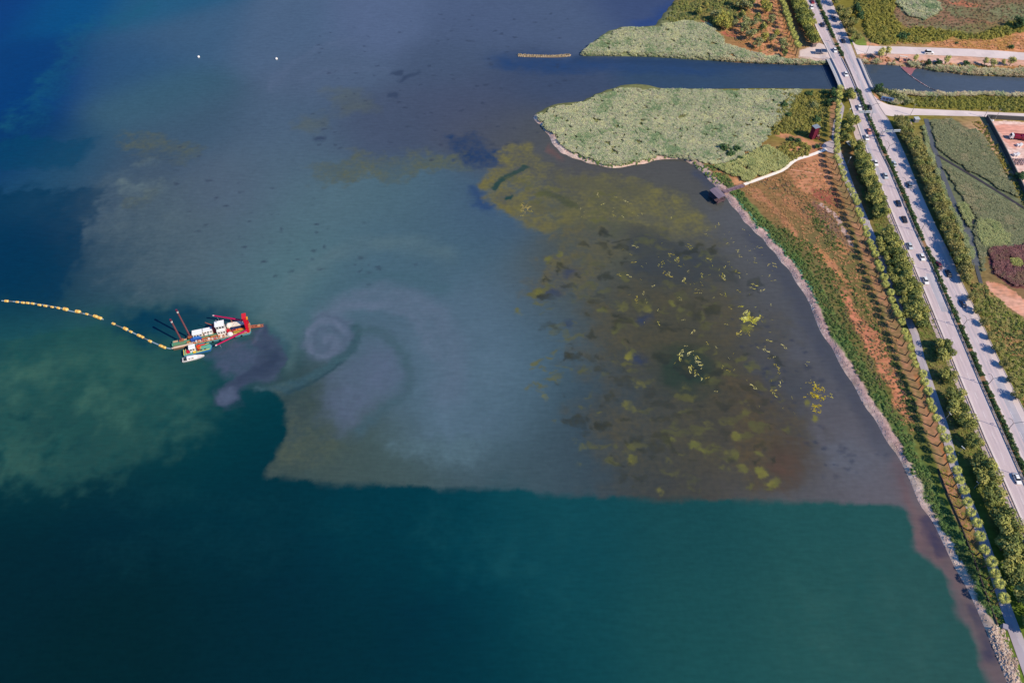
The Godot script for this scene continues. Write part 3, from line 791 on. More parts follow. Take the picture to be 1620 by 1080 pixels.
	L.append({"p": [band(pv([-107.1,-212.8, -98.3,-208.7, -91.1,-200.9, -87.6,-192.7, -91.1,-183.2]), 3.0), band(pv([-105.1,-216.3, -94.7,-211.1, -87.2,-202.6]), 1.2)], "c": Color(0.0857, 0.1456, 0.1373), "s": 0.5, "b": 3, "w": 2.0})
	L.append({"p": [pv([-91.9,-174, -81.1,-176.4, -76.1,-168.1, -72.4,-160, -64.2,-152.7, -56.2,-145.2, -78.4,-137.8, -94,-135.2, -97.2,-151.1])], "c": Color(0.0483, 0.0721, 0.0638), "c2": Color(0.0693, 0.0889, 0.0566), "s": 0.6, "b": 4, "w": 8.0, "n": 0.6})
	L.append({"p": [pv([-124,-194, -112.8,-201.9, -100.5,-192.7, -93,-180.1, -102.4,-176.4, -110.6,-180.1, -118.4,-186.3])], "o": 1, "c": Color(0.0655, 0.0802, 0.1265), "s": 0.7, "b": 3, "w": 5.0})
	L.append({"p": [pv([-108.8,-205.3, -103.3,-207, -98.2,-202.6, -94,-195.3, -90.8,-190.1, -91.6,-186.3, -97.4,-181.9, -102.4,-179.2, -105.1,-175.2, -105.6,-170.4, -107.3,-166.9, -112,-166.3, -115.8,-168.7, -115.3,-174, -112.3,-178.5, -107.6,-182.6, -103.6,-187.6, -103.3,-194, -108,-199.2])], "o": 1, "c": Color(0.0515, 0.0701, 0.104), "c2": Color(0.0393, 0.0571, 0.0902), "s": 0.88, "b": 2, "w": 4.0, "n": 0.3})
	L.append({"p": [pv([-100.7,-199.2, -95.5,-193.3, -93.6,-188.8, -98.7,-183.2, -105.1,-180.1, -109.2,-175.8, -111.1,-177.6, -104.9,-183.8, -100.9,-189.5, -100.9,-194.6])], "o": 1, "c": Color(0.0266, 0.0409, 0.0676), "s": 0.75, "b": 3, "w": 5.0})
	L.append({"p": [band(pv([-107.2,-197.6, -106,-201.9, -104.1,-205.9]), 1.6), pv([-115.7,-174.6, -109.3,-176.4, -106.1,-170.4, -110.3,-167.5, -115,-168.7])], "o": 1, "c": Color(0.0814, 0.1077, 0.1544), "s": 0.6, "b": 2, "w": 3.0})
	# veils of colour in the deep water
	L.append({"o": 1, "p": [pv([-38.2,-126.5, 20.3,-128.2, 42.8,-104.3, 22.7,-89.2, -6.3,-95.5, -26.1,-111])], "c": Color(0.0086, 0.0721, 0.0754), "c2": Color(0.004, 0.052, 0.0602), "s": 0.28, "b": 5, "w": 16.0, "n": 0.9})
	L.append({"o": 1, "p": [pv([-44.2,-97.7, -10.4,-94.5, -17.9,-73.3, -41.7,-73.3]), pv([-83.8,-106.5, -53.2,-102, -59.8,-89.2, -85,-91.3])], "c": Color(0.0008, 0.0167, 0.0292), "s": 0.3, "b": 5, "w": 12.0, "n": 0.7})
	L.append({"o": 1, "p": [pv([77.1,-93.4, 123.8,-111, 142.4,-89.2, 143.5,-69.5, 114.9,-65.8, 87.3,-73.3])], "c": Color(0.0313, 0.0981, 0.0795), "c2": Color(0.013, 0.0721, 0.0638), "s": 0.25, "b": 5, "w": 14.0, "n": 1.0})
	L.append({"o": 1, "p": [band(pv([-137.2,-126.5, -108.2,-127.7, -87.5,-125.2, -55.6,-121.6]), 5.0), band(pv([-148.3,-106.5, -110.6,-110.6, -73.4,-108.3]), 6.0), band(pv([18.2,-81.1, 49.3,-87.2, 79.5,-84.1]), 5.0), band(pv([41,-108.8, 85.1,-113.3, 123.7,-110.6]), 5.0)], "c": Color(0.01, 0.0643, 0.0638), "s": 0.1, "b": 4, "w": 10.0, "n": 1.0})
	L.append({"o": 1, "p": [pv([-193.3,-192.7, -163.9,-197.6, -144.2,-183.2, -161.5,-174, -188.6,-180.1]), pv([-202.7,-153.8, -179.9,-156.6, -162.6,-148.4, -179,-141.7])], "c": Color(0.0422, 0.1128, 0.0754), "c2": Color(0.0222, 0.0845, 0.0638), "s": 0.35, "b": 4, "w": 16.0, "n": 1.0})
	# weed pads under the surface
	var pads := []
	for q in [Vector3(50.3, 6, -178), Vector3(43.7, 4.5, -168.6), Vector3(45.8, 5, -165.9), Vector3(25.1, 5, -148.7), Vector3(22.3, 3.5, -151.2), Vector3(84.5, 6, -154.3), Vector3(80.9, 6, -147), Vector3(82.7, 5, -145.5), Vector3(85, 5.5, -139.7), Vector3(91.1, 5.5, -139.4), Vector3(95.2, 5.5, -134.8), Vector3(77.1, 4.5, -140.2), Vector3(68.9, 4.5, -149.5), Vector3(71.5, 3.5, -147.4), Vector3(91.8, 3.5, -146.1), Vector3(89.3, 5, -168.8), Vector3(89.4, 5, -164.2), Vector3(47.9, 4.5, -192.5), Vector3(12.2, 4.5, -172.1), Vector3(99.1, 7, -207.7), Vector3(97.9, 5, -205.9), Vector3(117.9, 4, -173.7), Vector3(115.1, 3.5, -169.3), Vector3(116.7, 4, -162.6), Vector3(46.7, 5.5, -218.7), Vector3(57.2, 6, -217.5), Vector3(38.6, 5, -215.6), Vector3(16.9, 4, -246.2), Vector3(21.2, 5, -249.1), Vector3(12.3, 4, -227.2), Vector3(2.1, 4, -215.4), Vector3(15, 4.5, -217.8), Vector3(68.5, 4, -220), Vector3(70.7, 4, -216.4), Vector3(74.5, 3.5, -214.1), Vector3(44, 3.5, -145), Vector3(56.6, 3.5, -143.2), Vector3(51.9, 3.5, -132.9), Vector3(23.5, 3, -140.6), Vector3(60.8, 2.5, -151.8), Vector3(74.3, 3, -160.4), Vector3(64.2, 3, -135.7)]:
		var poly := PackedVector2Array()
		for i in 10:
			var a := TAU * i / 10.0
			poly.append(Vector2(q.x + cos(a) * q.y * 0.42 * rng.randf_range(0.6, 1.2), q.z + sin(a) * q.y * 0.4 * rng.randf_range(0.6, 1.2)))
		pads.append(poly)
	L.append({"p": pads, "c": Color(0.1986, 0.1831, 0.0346), "c2": Color(0.1089, 0.1128, 0.0346), "s": 0.7, "b": 1, "w": 3.0, "n": 1.3})
	var bits := []
	for zone in [pv([20.5,-262.3, 52.9,-234.6, 80.8,-234.6, 109.4,-238.4, 111,-205.9, 105.6,-168.1, 98,-132.7, 43.3,-132.7, 21.3,-151.1, 4.9,-168.1, 8,-212.8]), pv([-3.1,-302.2, 58.4,-292.9, 98.7,-258.2, 102.4,-230.8, 79,-242.2, 38.5,-270.7, 5.9,-270.7])]:
		var box := Rect2(zone[0], Vector2.ZERO)
		for q in zone:
			box = box.expand(q)
		for i in 760:
			var c := box.position + Vector2(rng.randf(), rng.randf()) * box.size
			if Geometry2D.is_point_in_polygon(c, zone) and soft.get_noise_2d(c.x * 1.5 + 40.0, c.y * 1.5) > 0.02:
				var poly := PackedVector2Array()
				var r := 0.35 + 2.0 * pow(rng.randf(), 2.0)
				for k in 7:
					poly.append(c + Vector2.from_angle(TAU * k / 7.0) * Vector2(r * 1.7, r) * rng.randf_range(0.4, 1.2))
				bits.append(poly)
	L.append({"p": bits, "c": Color(0.1244, 0.1179, 0.0292), "c2": Color(0.0814, 0.0889, 0.0346), "s": 0.5, "b": 1, "w": 6.0, "n": 0.9})
	var blots := []
	var weed := pv([26.3,-262.3, 55.9,-266.5, 92.2,-254.1, 108.6,-234.6, 111.6,-202.6, 108,-168.1, 97.7,-131.4, 43.3,-132.7, 21.5,-153.8, 15.5,-192.7, 11,-227.1])
	var wb := Rect2(weed[0], Vector2.ZERO)
	for q in weed:
		wb = wb.expand(q)
	for i in 620:
		var c := wb.position + Vector2(rng.randf(), rng.randf()) * wb.size
		if Geometry2D.is_point_in_polygon(c, weed) and wisp.get_noise_2d(c.x * 0.5, c.y * 0.5) > -0.02:
			var poly := PackedVector2Array()
			var r := 0.5 + 2.4 * pow(rng.randf(), 2.5)
			for k in 8:
				poly.append(c + Vector2.from_angle(TAU * k / 8.0) * Vector2(r * 1.5, r) * rng.randf_range(0.4, 1.3))
			blots.append(poly)
	L.append({"p": blots, "c": Color(0.0243, 0.03, 0.0242), "c2": Color(0.0393, 0.0409, 0.0218), "s": 0.55, "b": 1, "w": 5.0, "n": 0.9})
	var specks := []
	for zone in [pv([-120.3,-455.4, 34.9,-455.4, 29.2,-326.8, -34.9,-311.8, -106.2,-321.7]), pv([-186,-342.5, -101.5,-292.9, -31.1,-242.2, -57.7,-227.1, -144,-242.2]), pv([92.2,-219.9, 126.3,-192.7, 138.3,-145.7, 111.1,-130.2, 95.7,-168.1])]:
		var box := Rect2(zone[0], Vector2.ZERO)
		for q in zone:
			box = box.expand(q)
		for i in 130:
			var c := box.position + Vector2(rng.randf(), rng.randf()) * box.size
			if Geometry2D.is_point_in_polygon(c, zone):
				var poly := PackedVector2Array()
				var r := rng.randf_range(0.35, 1.1)
				for k in 6:
					poly.append(c + Vector2.from_angle(TAU * k / 6.0) * Vector2(r * 1.8, r) * rng.randf_range(0.5, 1.2))
				specks.append(poly)
	L.append({"p": specks, "c": Color(0.0266, 0.0353, 0.0566), "s": 0.5, "b": 1, "w": 2.0, "n": 0.5})
	var tex := painted(-336.0, -484.0, 0.45, 1488, 960, upper, 17.0, lower, basin, L, 0.085)
	var m := StandardMaterial3D.new()
	m.albedo_texture = tex
	m.texture_repeat = false
	m.roughness = 0.12
	m.metallic_specular = 0.28
	M.water = m
	var sh := SurfaceTool.new()
	sh.begin(Mesh.PRIMITIVE_TRIANGLES)
	for p in [[-2500, -2500], [2500, -2500], [2500, 900], [-2500, -2500], [2500, 900], [-2500, 900]]:
		sh.set_normal(Vector3.UP)
		sh.set_uv(Vector2((p[0] + 336.0) / (0.45 * 1488), (p[1] + 484.0) / (0.45 * 960)))
		sh.add_vertex(Vector3(p[0], 0, p[1]))
	var w := part("water", sh.commit(), m)
	tag(w, "blue green bay water streaked with silt and weed, and the canal", "", "", "structure")

func land() -> void:
	var base := [[29.9,-342.5,0.1782,0.1831,0.0714], [79.7,-342.5,0.1916,0.1967,0.0795], [149.7,-359,0.1916,0.1701,0.0346], [119.9,-292.9,0.2593,0.1515,0.0602], [150.7,-292.9,0.302,0.1456,0.0602], [140.2,-250.1,0.159,0.1313,0.0498], [152.6,-212.8,0.159,0.1286,0.0434], [157.1,-168.1,0.1529,0.1341,0.0404], [156.4,-130.2,0.1244,0.1515,0.0292], [157.4,-102,0.1191,0.1701,0.0242], [180.3,-250.1,0.159,0.1515,0.0346], [189.6,-227.1,0.1782,0.1575,0.0434], [193.3,-192.7,0.1782,0.1637,0.0374], [198.8,-174,0.147,0.1701,0.0292], [221.6,-302.2,0.147,0.1575,0.0676], [232.5,-266.5,0.147,0.1515,0.0638], [215.7,-223.5,0.2593,0.1515,0.0754], [251,-321.7,0.6075,0.3355,0.2122], [132,-455.4,0.2202,0.1765,0.0531], [89.8,-427.1,0.1916,0.2037,0.0924], [154.8,-434,0.4257,0.1831,0.0754], [178.5,-407.2,0.302,0.2109,0.097], [224.8,-441,0.1916,0.1637,0.0292], [265.3,-448.1,0.159,0.1077,0.0531], [296.1,-448.1,0.159,0.1398,0.0404], [254.7,-417,0.399,0.2109,0.0602], [291.6,-417,0.5427,0.2488,0.1088], [219.6,-364.7,0.1986,0.1701,0.0292], [264.2,-364.7,0.2129,0.1831,0.0292], [232.1,-404,0.4534,0.2903,0.1788]]
	var L := []
	# sand, shingle and dry ground
	L.append({"p": [band(shifted(COAST, -0.4), 5.2)], "c": Color(0.6051, 0.3967, 0.3169), "c2": Color(0.7911, 0.5935, 0.4624), "s": 0.95, "b": 1, "w": 1.2})
	L.append({"p": [band(shifted(beyond(COAST, -303.0, -140.0), -1.9), 3.0)], "c": Color(0.4699, 0.2847, 0.2521), "c2": Color(0.592, 0.3865, 0.3256), "s": 0.9, "b": 1, "w": 1.0})
	L.append({"p": [pv([143.3,-313.8, 156.9,-320.2, 158.1,-309.4, 152.8,-283.4, 141.9,-289.7, 137,-295.2, 135.7,-303.6])], "c": Color(0.592, 0.2522, 0.1264), "c2": Color(0.4256, 0.2006, 0.1026), "s": 0.95, "b": 1, "w": 2.5})
	L.append({"p": [pv([137.5,-319.2, 147.8,-333.5, 155.9,-329.4, 161.8,-324.3, 158.9,-320.2, 146.2,-315.2, 137.4,-311.3]), pv([135.3,-336.7, 141,-335.6, 147.5,-332.5, 145.5,-329.4, 135.8,-332.5]), pv([140,-356.2, 144.9,-354, 146.6,-346.3, 139.9,-343.1])], "c": Color(0.5412, 0.2367, 0.1214), "s": 0.85, "b": 1, "w": 3.0})
	L.append({"p": [pv([99.8,-307.4, 107.1,-309.4, 113.3,-298.9, 113.6,-293.3, 107.9,-296.1])], "c": Color(0.5412, 0.2601, 0.1214), "s": 0.8, "b": 1, "w": 2.0})
	L.append({"p": [pv([114.1,-292.9, 119.2,-293, 123,-283.8, 127.6,-271.6, 131.8,-263.1, 130.7,-260.6, 128.2,-264, 124.7,-270.1, 120.1,-280.5, 115.9,-287.9]), pv([127.5,-289.7, 134.8,-286.5, 141.4,-275.9, 137.1,-267.7, 134.1,-273.3, 129.8,-278.9])], "c": Color(0.5168, 0.2146, 0.1071), "c2": Color(0.299, 0.1558, 0.0778), "s": 0.95, "b": 1, "w": 3.0, "n": 0.6})
	L.append({"p": [pv([145.1,-292.9, 156.1,-291.5, 155.1,-278.1, 150.5,-282.5, 145,-286])], "c": Color(0.299, 0.0895, 0.0568), "s": 0.85, "b": 1, "w": 2.0})
	L.append({"p": [pv([143.5,-284.7, 150.9,-279.4, 152.4,-267.7, 154.2,-252.5, 150.5,-250.5, 147.4,-258.6, 144.2,-267.7])], "c": Color(0.1976, 0.1331, 0.0856), "c2": Color(0.2414, 0.1125, 0.0856), "s": 0.8, "b": 2, "w": 3.0})
	L.append({"p": [band(pv([146.9,-281.6, 150.4,-277.2, 152.6,-273.3, 153.5,-265.2, 154.1,-253.3]), 2.2)], "c": Color(0.5048, 0.338, 0.2754), "s": 0.8, "b": 0, "w": 2.0, "n": 0.8})
	L.append({"p": [pv([148.1,-260.2, 150.9,-255.3, 152.2,-248.1, 148.6,-247.3]), pv([136.6,-255.7, 141.5,-249.7, 145.5,-241.1, 146.6,-232.3, 149.6,-223.2, 146,-223.9, 144,-232, 140.4,-241.9])], "c": Color(0.5663, 0.2522, 0.1026), "c2": Color(0.4365, 0.1938, 0.0939), "s": 0.9, "b": 1, "w": 3.0, "n": 0.6})
	L.append({"p": [pv([143.2,-229.7, 146.3,-221, 146.1,-210.1, 151.7,-202.9, 152.6,-192.4, 153.2,-181.1, 153.4,-170.2, 150.6,-158.1, 147.9,-165, 147.1,-175.6, 145.5,-187.6, 144.1,-199.9, 141.8,-209.1])], "c": Color(0.6732, 0.2522, 0.1315), "c2": Color(0.493, 0.1806, 0.1026), "s": 0.95, "b": 1, "w": 3.5, "n": 0.5})
	# green lawn and the brown bed below the palms
	L.append({"p": [band(PALM_LINE, 5.5)], "c": Color(0.2116, 0.1679, 0.0704), "c2": Color(0.3839, 0.1871, 0.1071), "s": 0.9, "b": 1, "w": 1.5, "n": 0.5})
	L.append({"p": [band(pv([161.9,-150.4, 161.5,-138.4, 161.1,-125.9, 160.7,-115.6]), 3.0), band(pv([161.2,-182.3, 161.3,-162.9]), 2.0)], "c": Color(0.4365, 0.1331, 0.0668), "c2": Color(0.299, 0.1558, 0.0537), "s": 0.8, "b": 1, "w": 2.0, "n": 0.8})
	L.append({"p": [band(pv([159.8,-108.2, 159.4,-99.8, 158.9,-91.9, 158.8,-86.4]), 3.6)], "c": Color(0.1841, 0.2076, 0.0371), "s": 0.9, "b": 0, "w": 1.0})
	L.append({"p": [band(shifted(beyond(COAST, -303.0, -146.0), -6.0), 5.6), band(shifted(beyond(COAST, -150.0, -82.0), -4.9), 5.6)], "c": Color(0.0869, 0.1558, 0.0423), "c2": Color(0.1357, 0.1871, 0.0537), "s": 0.9, "b": 1, "w": 2.5})
	# beside the road: verges and pavement dust
	L.append({"p": [pv([173.6,-320.2, 179.5,-309.4, 179.7,-268.6, 178.3,-222.4, 178.4,-188.6, 178.5,-164.4, 178.2,-129.6, 177.5,-106, 167.3,-101.6, 167.4,-124.7, 166.1,-153.1, 167.7,-179.2, 167.9,-211.8, 168.1,-248.9, 168.9,-291.5])], "c": Color(0.1357, 0.1442, 0.0396), "c2": Color(0.2116, 0.1558, 0.0704), "s": 0.8, "b": 1, "w": 3.0})
	L.append({"p": [pv([181.3,-349, 183.1,-343.1, 181.2,-322.2, 178.6,-322.2, 178.4,-335.6])], "c": Color(0.6051, 0.4498, 0.3808), "s": 0.9, "b": 0, "w": 0.6})
	# east marsh
	L.append({"p": [pv([218.9,-347.4, 232.3,-348.5, 244,-330.4, 242.5,-293.3, 243.1,-275.9, 229,-241.1, 214.5,-249.7, 204.6,-233.5, 207.4,-255.3, 210.5,-289.7, 212,-318.2])], "c": Color(0.1249, 0.1442, 0.0778), "c2": Color(0.1589, 0.1742, 0.0939), "s": 0.9, "b": 1, "w": 2.0})
	L.append({"p": [pv([233.9,-336.7, 240.6,-337.2, 240.3,-327.3, 232.4,-325.3])], "c": Color(0.2571, 0.1499, 0.1421), "s": 0.9, "b": 0, "w": 2.0})
	L.append({"p": [pv([215.7,-251.3, 226.9,-253.7, 236.2,-255.3, 224.6,-226.8, 216.9,-228.3, 212.4,-236.5])], "c": Color(0.1589, 0.0463, 0.0568), "s": 0.9, "b": 1, "w": 2.5})
	L.append({"p": [pv([207.3,-232, 214.5,-229, 221.6,-219.6, 217.9,-210.4, 210.8,-218.1, 206.2,-226.1])], "c": Color(0.7456, 0.3967, 0.2754), "c2": Color(0.6318, 0.2522, 0.1368), "s": 0.95, "b": 0, "w": 2.0, "n": 0.5})
	L.append({"p": [pv([250.6,-346.3, 295.1,-343.1, 250.1,-241.1, 245.5,-256.9, 247.4,-288.8, 248.9,-311.3, 249.5,-329.4])], "c": Color(0.7456, 0.4281, 0.3345), "c2": Color(0.7911, 0.5935, 0.5066), "s": 1.0, "b": 0, "w": 1.5, "n": 0.2})
	L.append({"p": [pv([252.7,-343.1, 274.8,-342, 267.5,-324.3, 254.2,-323.2, 252.2,-331.4])], "c": Color(0.7161, 0.3288, 0.2373), "s": 0.85, "b": 1, "w": 2.5})
	L.append({"p": [pv([244.5,-345.2, 249.5,-345.2, 249.7,-318.2, 248,-293.3, 244.8,-291.5, 244.7,-315.2])], "c": Color(0.5048, 0.2522, 0.1421), "c2": Color(0.299, 0.2292, 0.0897), "s": 0.8, "b": 1, "w": 2.0, "n": 0.7})
	# north east field
	L.append({"p": [pv([233.9,-457.6, 266.3,-475.7, 322,-475.7, 313.3,-435.4, 281.3,-430.6, 259.7,-433.3, 237.2,-433.3, 232.6,-443.1])], "c": Color(0.2262, 0.1679, 0.0982), "c2": Color(0.2818, 0.1442, 0.0856), "s": 0.85, "b": 2, "w": 5.0, "n": 0.6})
	L.append({"p": [pv([269.6,-462.1, 291.4,-457.6, 317.1,-463.6, 317.7,-446, 286,-443.1, 268.9,-448.9]), pv([239.8,-441.7, 255.5,-443.1, 268.2,-436.1, 252.2,-433.3])], "c": Color(0.2045, 0.2146, 0.1071), "c2": Color(0.1589, 0.1742, 0.0778), "s": 0.7, "b": 2, "w": 6.0, "n": 0.9})
	L.append({"p": [pv([271.1,-466.6, 283.5,-468.1, 293,-462.1, 280.2,-459.1]), pv([283.9,-441.7, 297.4,-443.1, 299,-437.5, 285.1,-434.7])], "c": Color(0.4256, 0.1558, 0.0856), "s": 0.7, "b": 1, "w": 4.0, "n": 0.9})
	L.append({"p": [pv([238.5,-475.7, 265.5,-475.7, 261.4,-451.8, 248.3,-444.6, 239.8,-451.8])], "c": Color(0.2492, 0.2847, 0.1532), "s": 0.9, "b": 1, "w": 2.0})
	L.append({"p": [pv([261.6,-438.9, 284.9,-440.3, 302.3,-446, 306.2,-431.9, 289.9,-423.7, 264.4,-425.1])], "c": Color(0.1589, 0.1806, 0.0601), "s": 0.6, "b": 2, "w": 5.0})
	L.append({"p": [pv([245,-425.1, 270.8,-422.4, 286.7,-425.1, 296.8,-431.9, 312.4,-433.3, 302.5,-409.2, 274.8,-413.1, 242.9,-416.4])], "c": Color(0.4814, 0.2367, 0.0856), "c2": Color(0.6455, 0.2764, 0.1421), "s": 0.9, "b": 1, "w": 3.0})
	L.append({"p": [pv([207.4,-421.1, 214.8,-418.4, 212.7,-416.4, 204.8,-417.1])], "c": Color(0.7161, 0.338, 0.1894), "s": 0.9, "b": 0, "w": 1.0})
	L.append({"p": [pv([203.7,-431.9, 207.4,-426.5, 207,-417.1, 197.2,-417.7, 198.8,-423.7])], "c": Color(0.1776, 0.2601, 0.0478), "s": 0.9, "b": 0, "w": 1.0})
	# dust beside the north side road and soil under the trees
	L.append({"p": [pv([199.7,-409.2, 222.3,-409.2, 250.6,-406.6, 300.4,-404, 297,-395.8, 268.8,-397.1, 248,-398.9, 226.8,-400.2, 212.4,-400.2, 199.2,-402.1])], "c": Color(0.7456, 0.4951, 0.4103), "c2": Color(0.6593, 0.357, 0.2373), "s": 0.9, "b": 1, "w": 1.5})
	L.append({"p": [pv([199.4,-407.9, 214.3,-406.6, 227.8,-403.4, 227.3,-399.6, 212.4,-400.2, 198.9,-400.8])], "c": Color(0.5412, 0.2292, 0.1264), "s": 0.7, "b": 1, "w": 2.0})
	L.append({"p": [pv([196.9,-371, 199.4,-363, 205.3,-357.3, 212.7,-355.1, 205.6,-354, 198.8,-358.4, 196.3,-364.1])], "c": Color(0.6051, 0.2764, 0.1707), "s": 0.9, "b": 0, "w": 0.8})
	L.append({"p": [pv([151.8,-475.7, 166.1,-475.7, 163.1,-435.4, 161.9,-413.1, 163.6,-404, 154.9,-400.8, 145.5,-404, 143.1,-414.4, 133.8,-423.7, 126.8,-426.5, 124,-431.9, 132.2,-436.1, 144.2,-449.6])], "c": Color(0.6051, 0.2682, 0.1368), "c2": Color(0.5048, 0.2522, 0.1315), "s": 0.9, "b": 1, "w": 4.0, "n": 0.6})
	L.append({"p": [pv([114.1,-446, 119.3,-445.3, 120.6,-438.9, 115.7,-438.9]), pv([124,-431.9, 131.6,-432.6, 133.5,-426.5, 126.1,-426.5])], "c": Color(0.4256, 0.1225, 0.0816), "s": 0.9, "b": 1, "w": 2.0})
	L.append({"p": [pv([166.3,-413.1, 172.8,-415.7, 180.1,-418.4, 181.4,-402.8, 176.6,-400.8, 163.9,-405.3])], "c": Color(0.7161, 0.5308, 0.4411), "c2": Color(0.592, 0.4281, 0.3435), "s": 0.95, "b": 0, "w": 0.8})
	var tex := painted(-40.0, -540.0, 0.45, 1072, 1136, base, 15.0, [], {}, L, 0.28)
	var m := StandardMaterial3D.new()
	m.albedo_texture = tex
	m.texture_repeat = false
	m.roughness = 0.95
	m.metallic_specular = 0.2
	m.cull_mode = BaseMaterial3D.CULL_DISABLED
	# the sheet: fine where it is seen, wide beyond
	var xs := [-60.0]
	while xs[-1] < 430.0:
		xs.append(xs[-1] + 1.3)
	while xs[-1] < 2400.0:
		xs.append(xs[-1] + 60.0)
	var zs := [-2400.0]
	while zs[-1] < -600.0:
		zs.append(minf(zs[-1] + 60.0, -560.0))
	while zs[-1] < 0.0:
		zs.append(zs[-1] + 1.3)
	while zs[-1] < 800.0:
		zs.append(zs[-1] + 60.0)
	var vs := PackedVector3Array()
	var uv := PackedVector2Array()
	for z in zs:
		var mid := road_y(z)
		var a := x_at(LANE_L0, z) - 1.5
		var b := x_at(LANE_R1, z) + 1.5
		for x in xs:
			var y := ground_y(x, z)
			if y > 0.6:
				var off := maxf(maxf(a - x, x - b), 0.0)
				y = lerpf(mid - 0.14, y, smoothstep(0.0, 5.0, off))
			vs.append(Vector3(x, y, z))
			uv.append(Vector2((x + 40.0) / (0.45 * 1072), (z + 540.0) / (0.45 * 1136)))
	var ix := PackedInt32Array()
	var nx := xs.size()
	for r in zs.size() - 1:
		for c in nx - 1:
			var o := r * nx + c
			if maxf(maxf(vs[o].y, vs[o + 1].y), maxf(vs[o + nx].y, vs[o + nx + 1].y)) > -0.6:
				ix.append_array([o, o + 1, o + nx + 1, o, o + nx + 1, o + nx])
	var arr := []
	arr.resize(Mesh.ARRAY_MAX)
	arr[Mesh.ARRAY_VERTEX] = vs
	arr[Mesh.ARRAY_TEX_UV] = uv
	arr[Mesh.ARRAY_INDEX] = ix
	var am := ArrayMesh.new()
	am.add_surface_from_arrays(Mesh.PRIMITIVE_TRIANGLES, arr)
	var st := SurfaceTool.new()
	st.create_from(am, 0)
	st.generate_normals()
	var g := part("ground", st.commit(), m)
	tag(g, "dry coastal ground with sand, soil and shingle shore", "", "", "structure")

func surf_y(x: float, z: float) -> float:
	var y := ground_y(x, z)
	if y > 0.6:
		var off := maxf(maxf(x_at(LANE_L0, z) - 1.5 - x, x - x_at(LANE_R1, z) - 1.5), 0.0)
		y = lerpf(road_y(z) - 0.14, y, smoothstep(0.0, 5.0, off))
	return y

func on_ground(p: Vector3) -> Vector3:
	return Vector3(p.x, surf_y(p.x, p.z), p.z)

# a sheet between two edges of any direction that lies on the land
func laid(l: PackedVector2Array, r: PackedVector2Array, n: int, lift: float, k: Color, jitter := 0.05) -> Sh:
	var sh := Sh.new()
	var a := Curve2D.new()
	var b := Curve2D.new()
	for p in l:
		a.add_point(p)
	for p in r:
		b.add_point(p)
	var m := 4
	var g := []
	for i in n + 1:
		var p := a.sample_baked(a.get_baked_length() * i / n)
		var q := b.sample_baked(b.get_baked_length() * i / n)
		var row := []
		for j in m + 1:
			var o := p.lerp(q, float(j) / m)
			row.append(Vector3(o.x, surf_y(o.x, o.y) + lift, o.y))
		g.append(row)
	for i in n:
		for j in m:
			var f := 1.0 + jitter * (rng.randf() - 0.5) + 0.12 * soft.get_noise_2d(g[i][j].x * 2.0, g[i][j].z * 2.0)
			sh.quad(g[i][j], g[i + 1][j], g[i + 1][j + 1], g[i][j + 1], Color(k.r * f, k.g * f, k.b * f), g[i][j] - Vector3(0, 9, 0))
	return sh

func structure(called: String, shape, mat: Material, label: String) -> MeshInstance3D:
	var o := part(called, shape, mat)
	tag(o, label, "", "", "structure")
	return o

func edge(called: String, line: PackedVector2Array, z0: float, z1: float, shift: float, width: float, bottom: float, top: float, k: Color, mat: Material, label: String, category: String) -> MeshInstance3D:
	var o := part(called, wall_along(along(line, z0, z1, 4.0, shift), width, road_y, bottom, top, k), mat)
	tag(o, label, category)
	return o

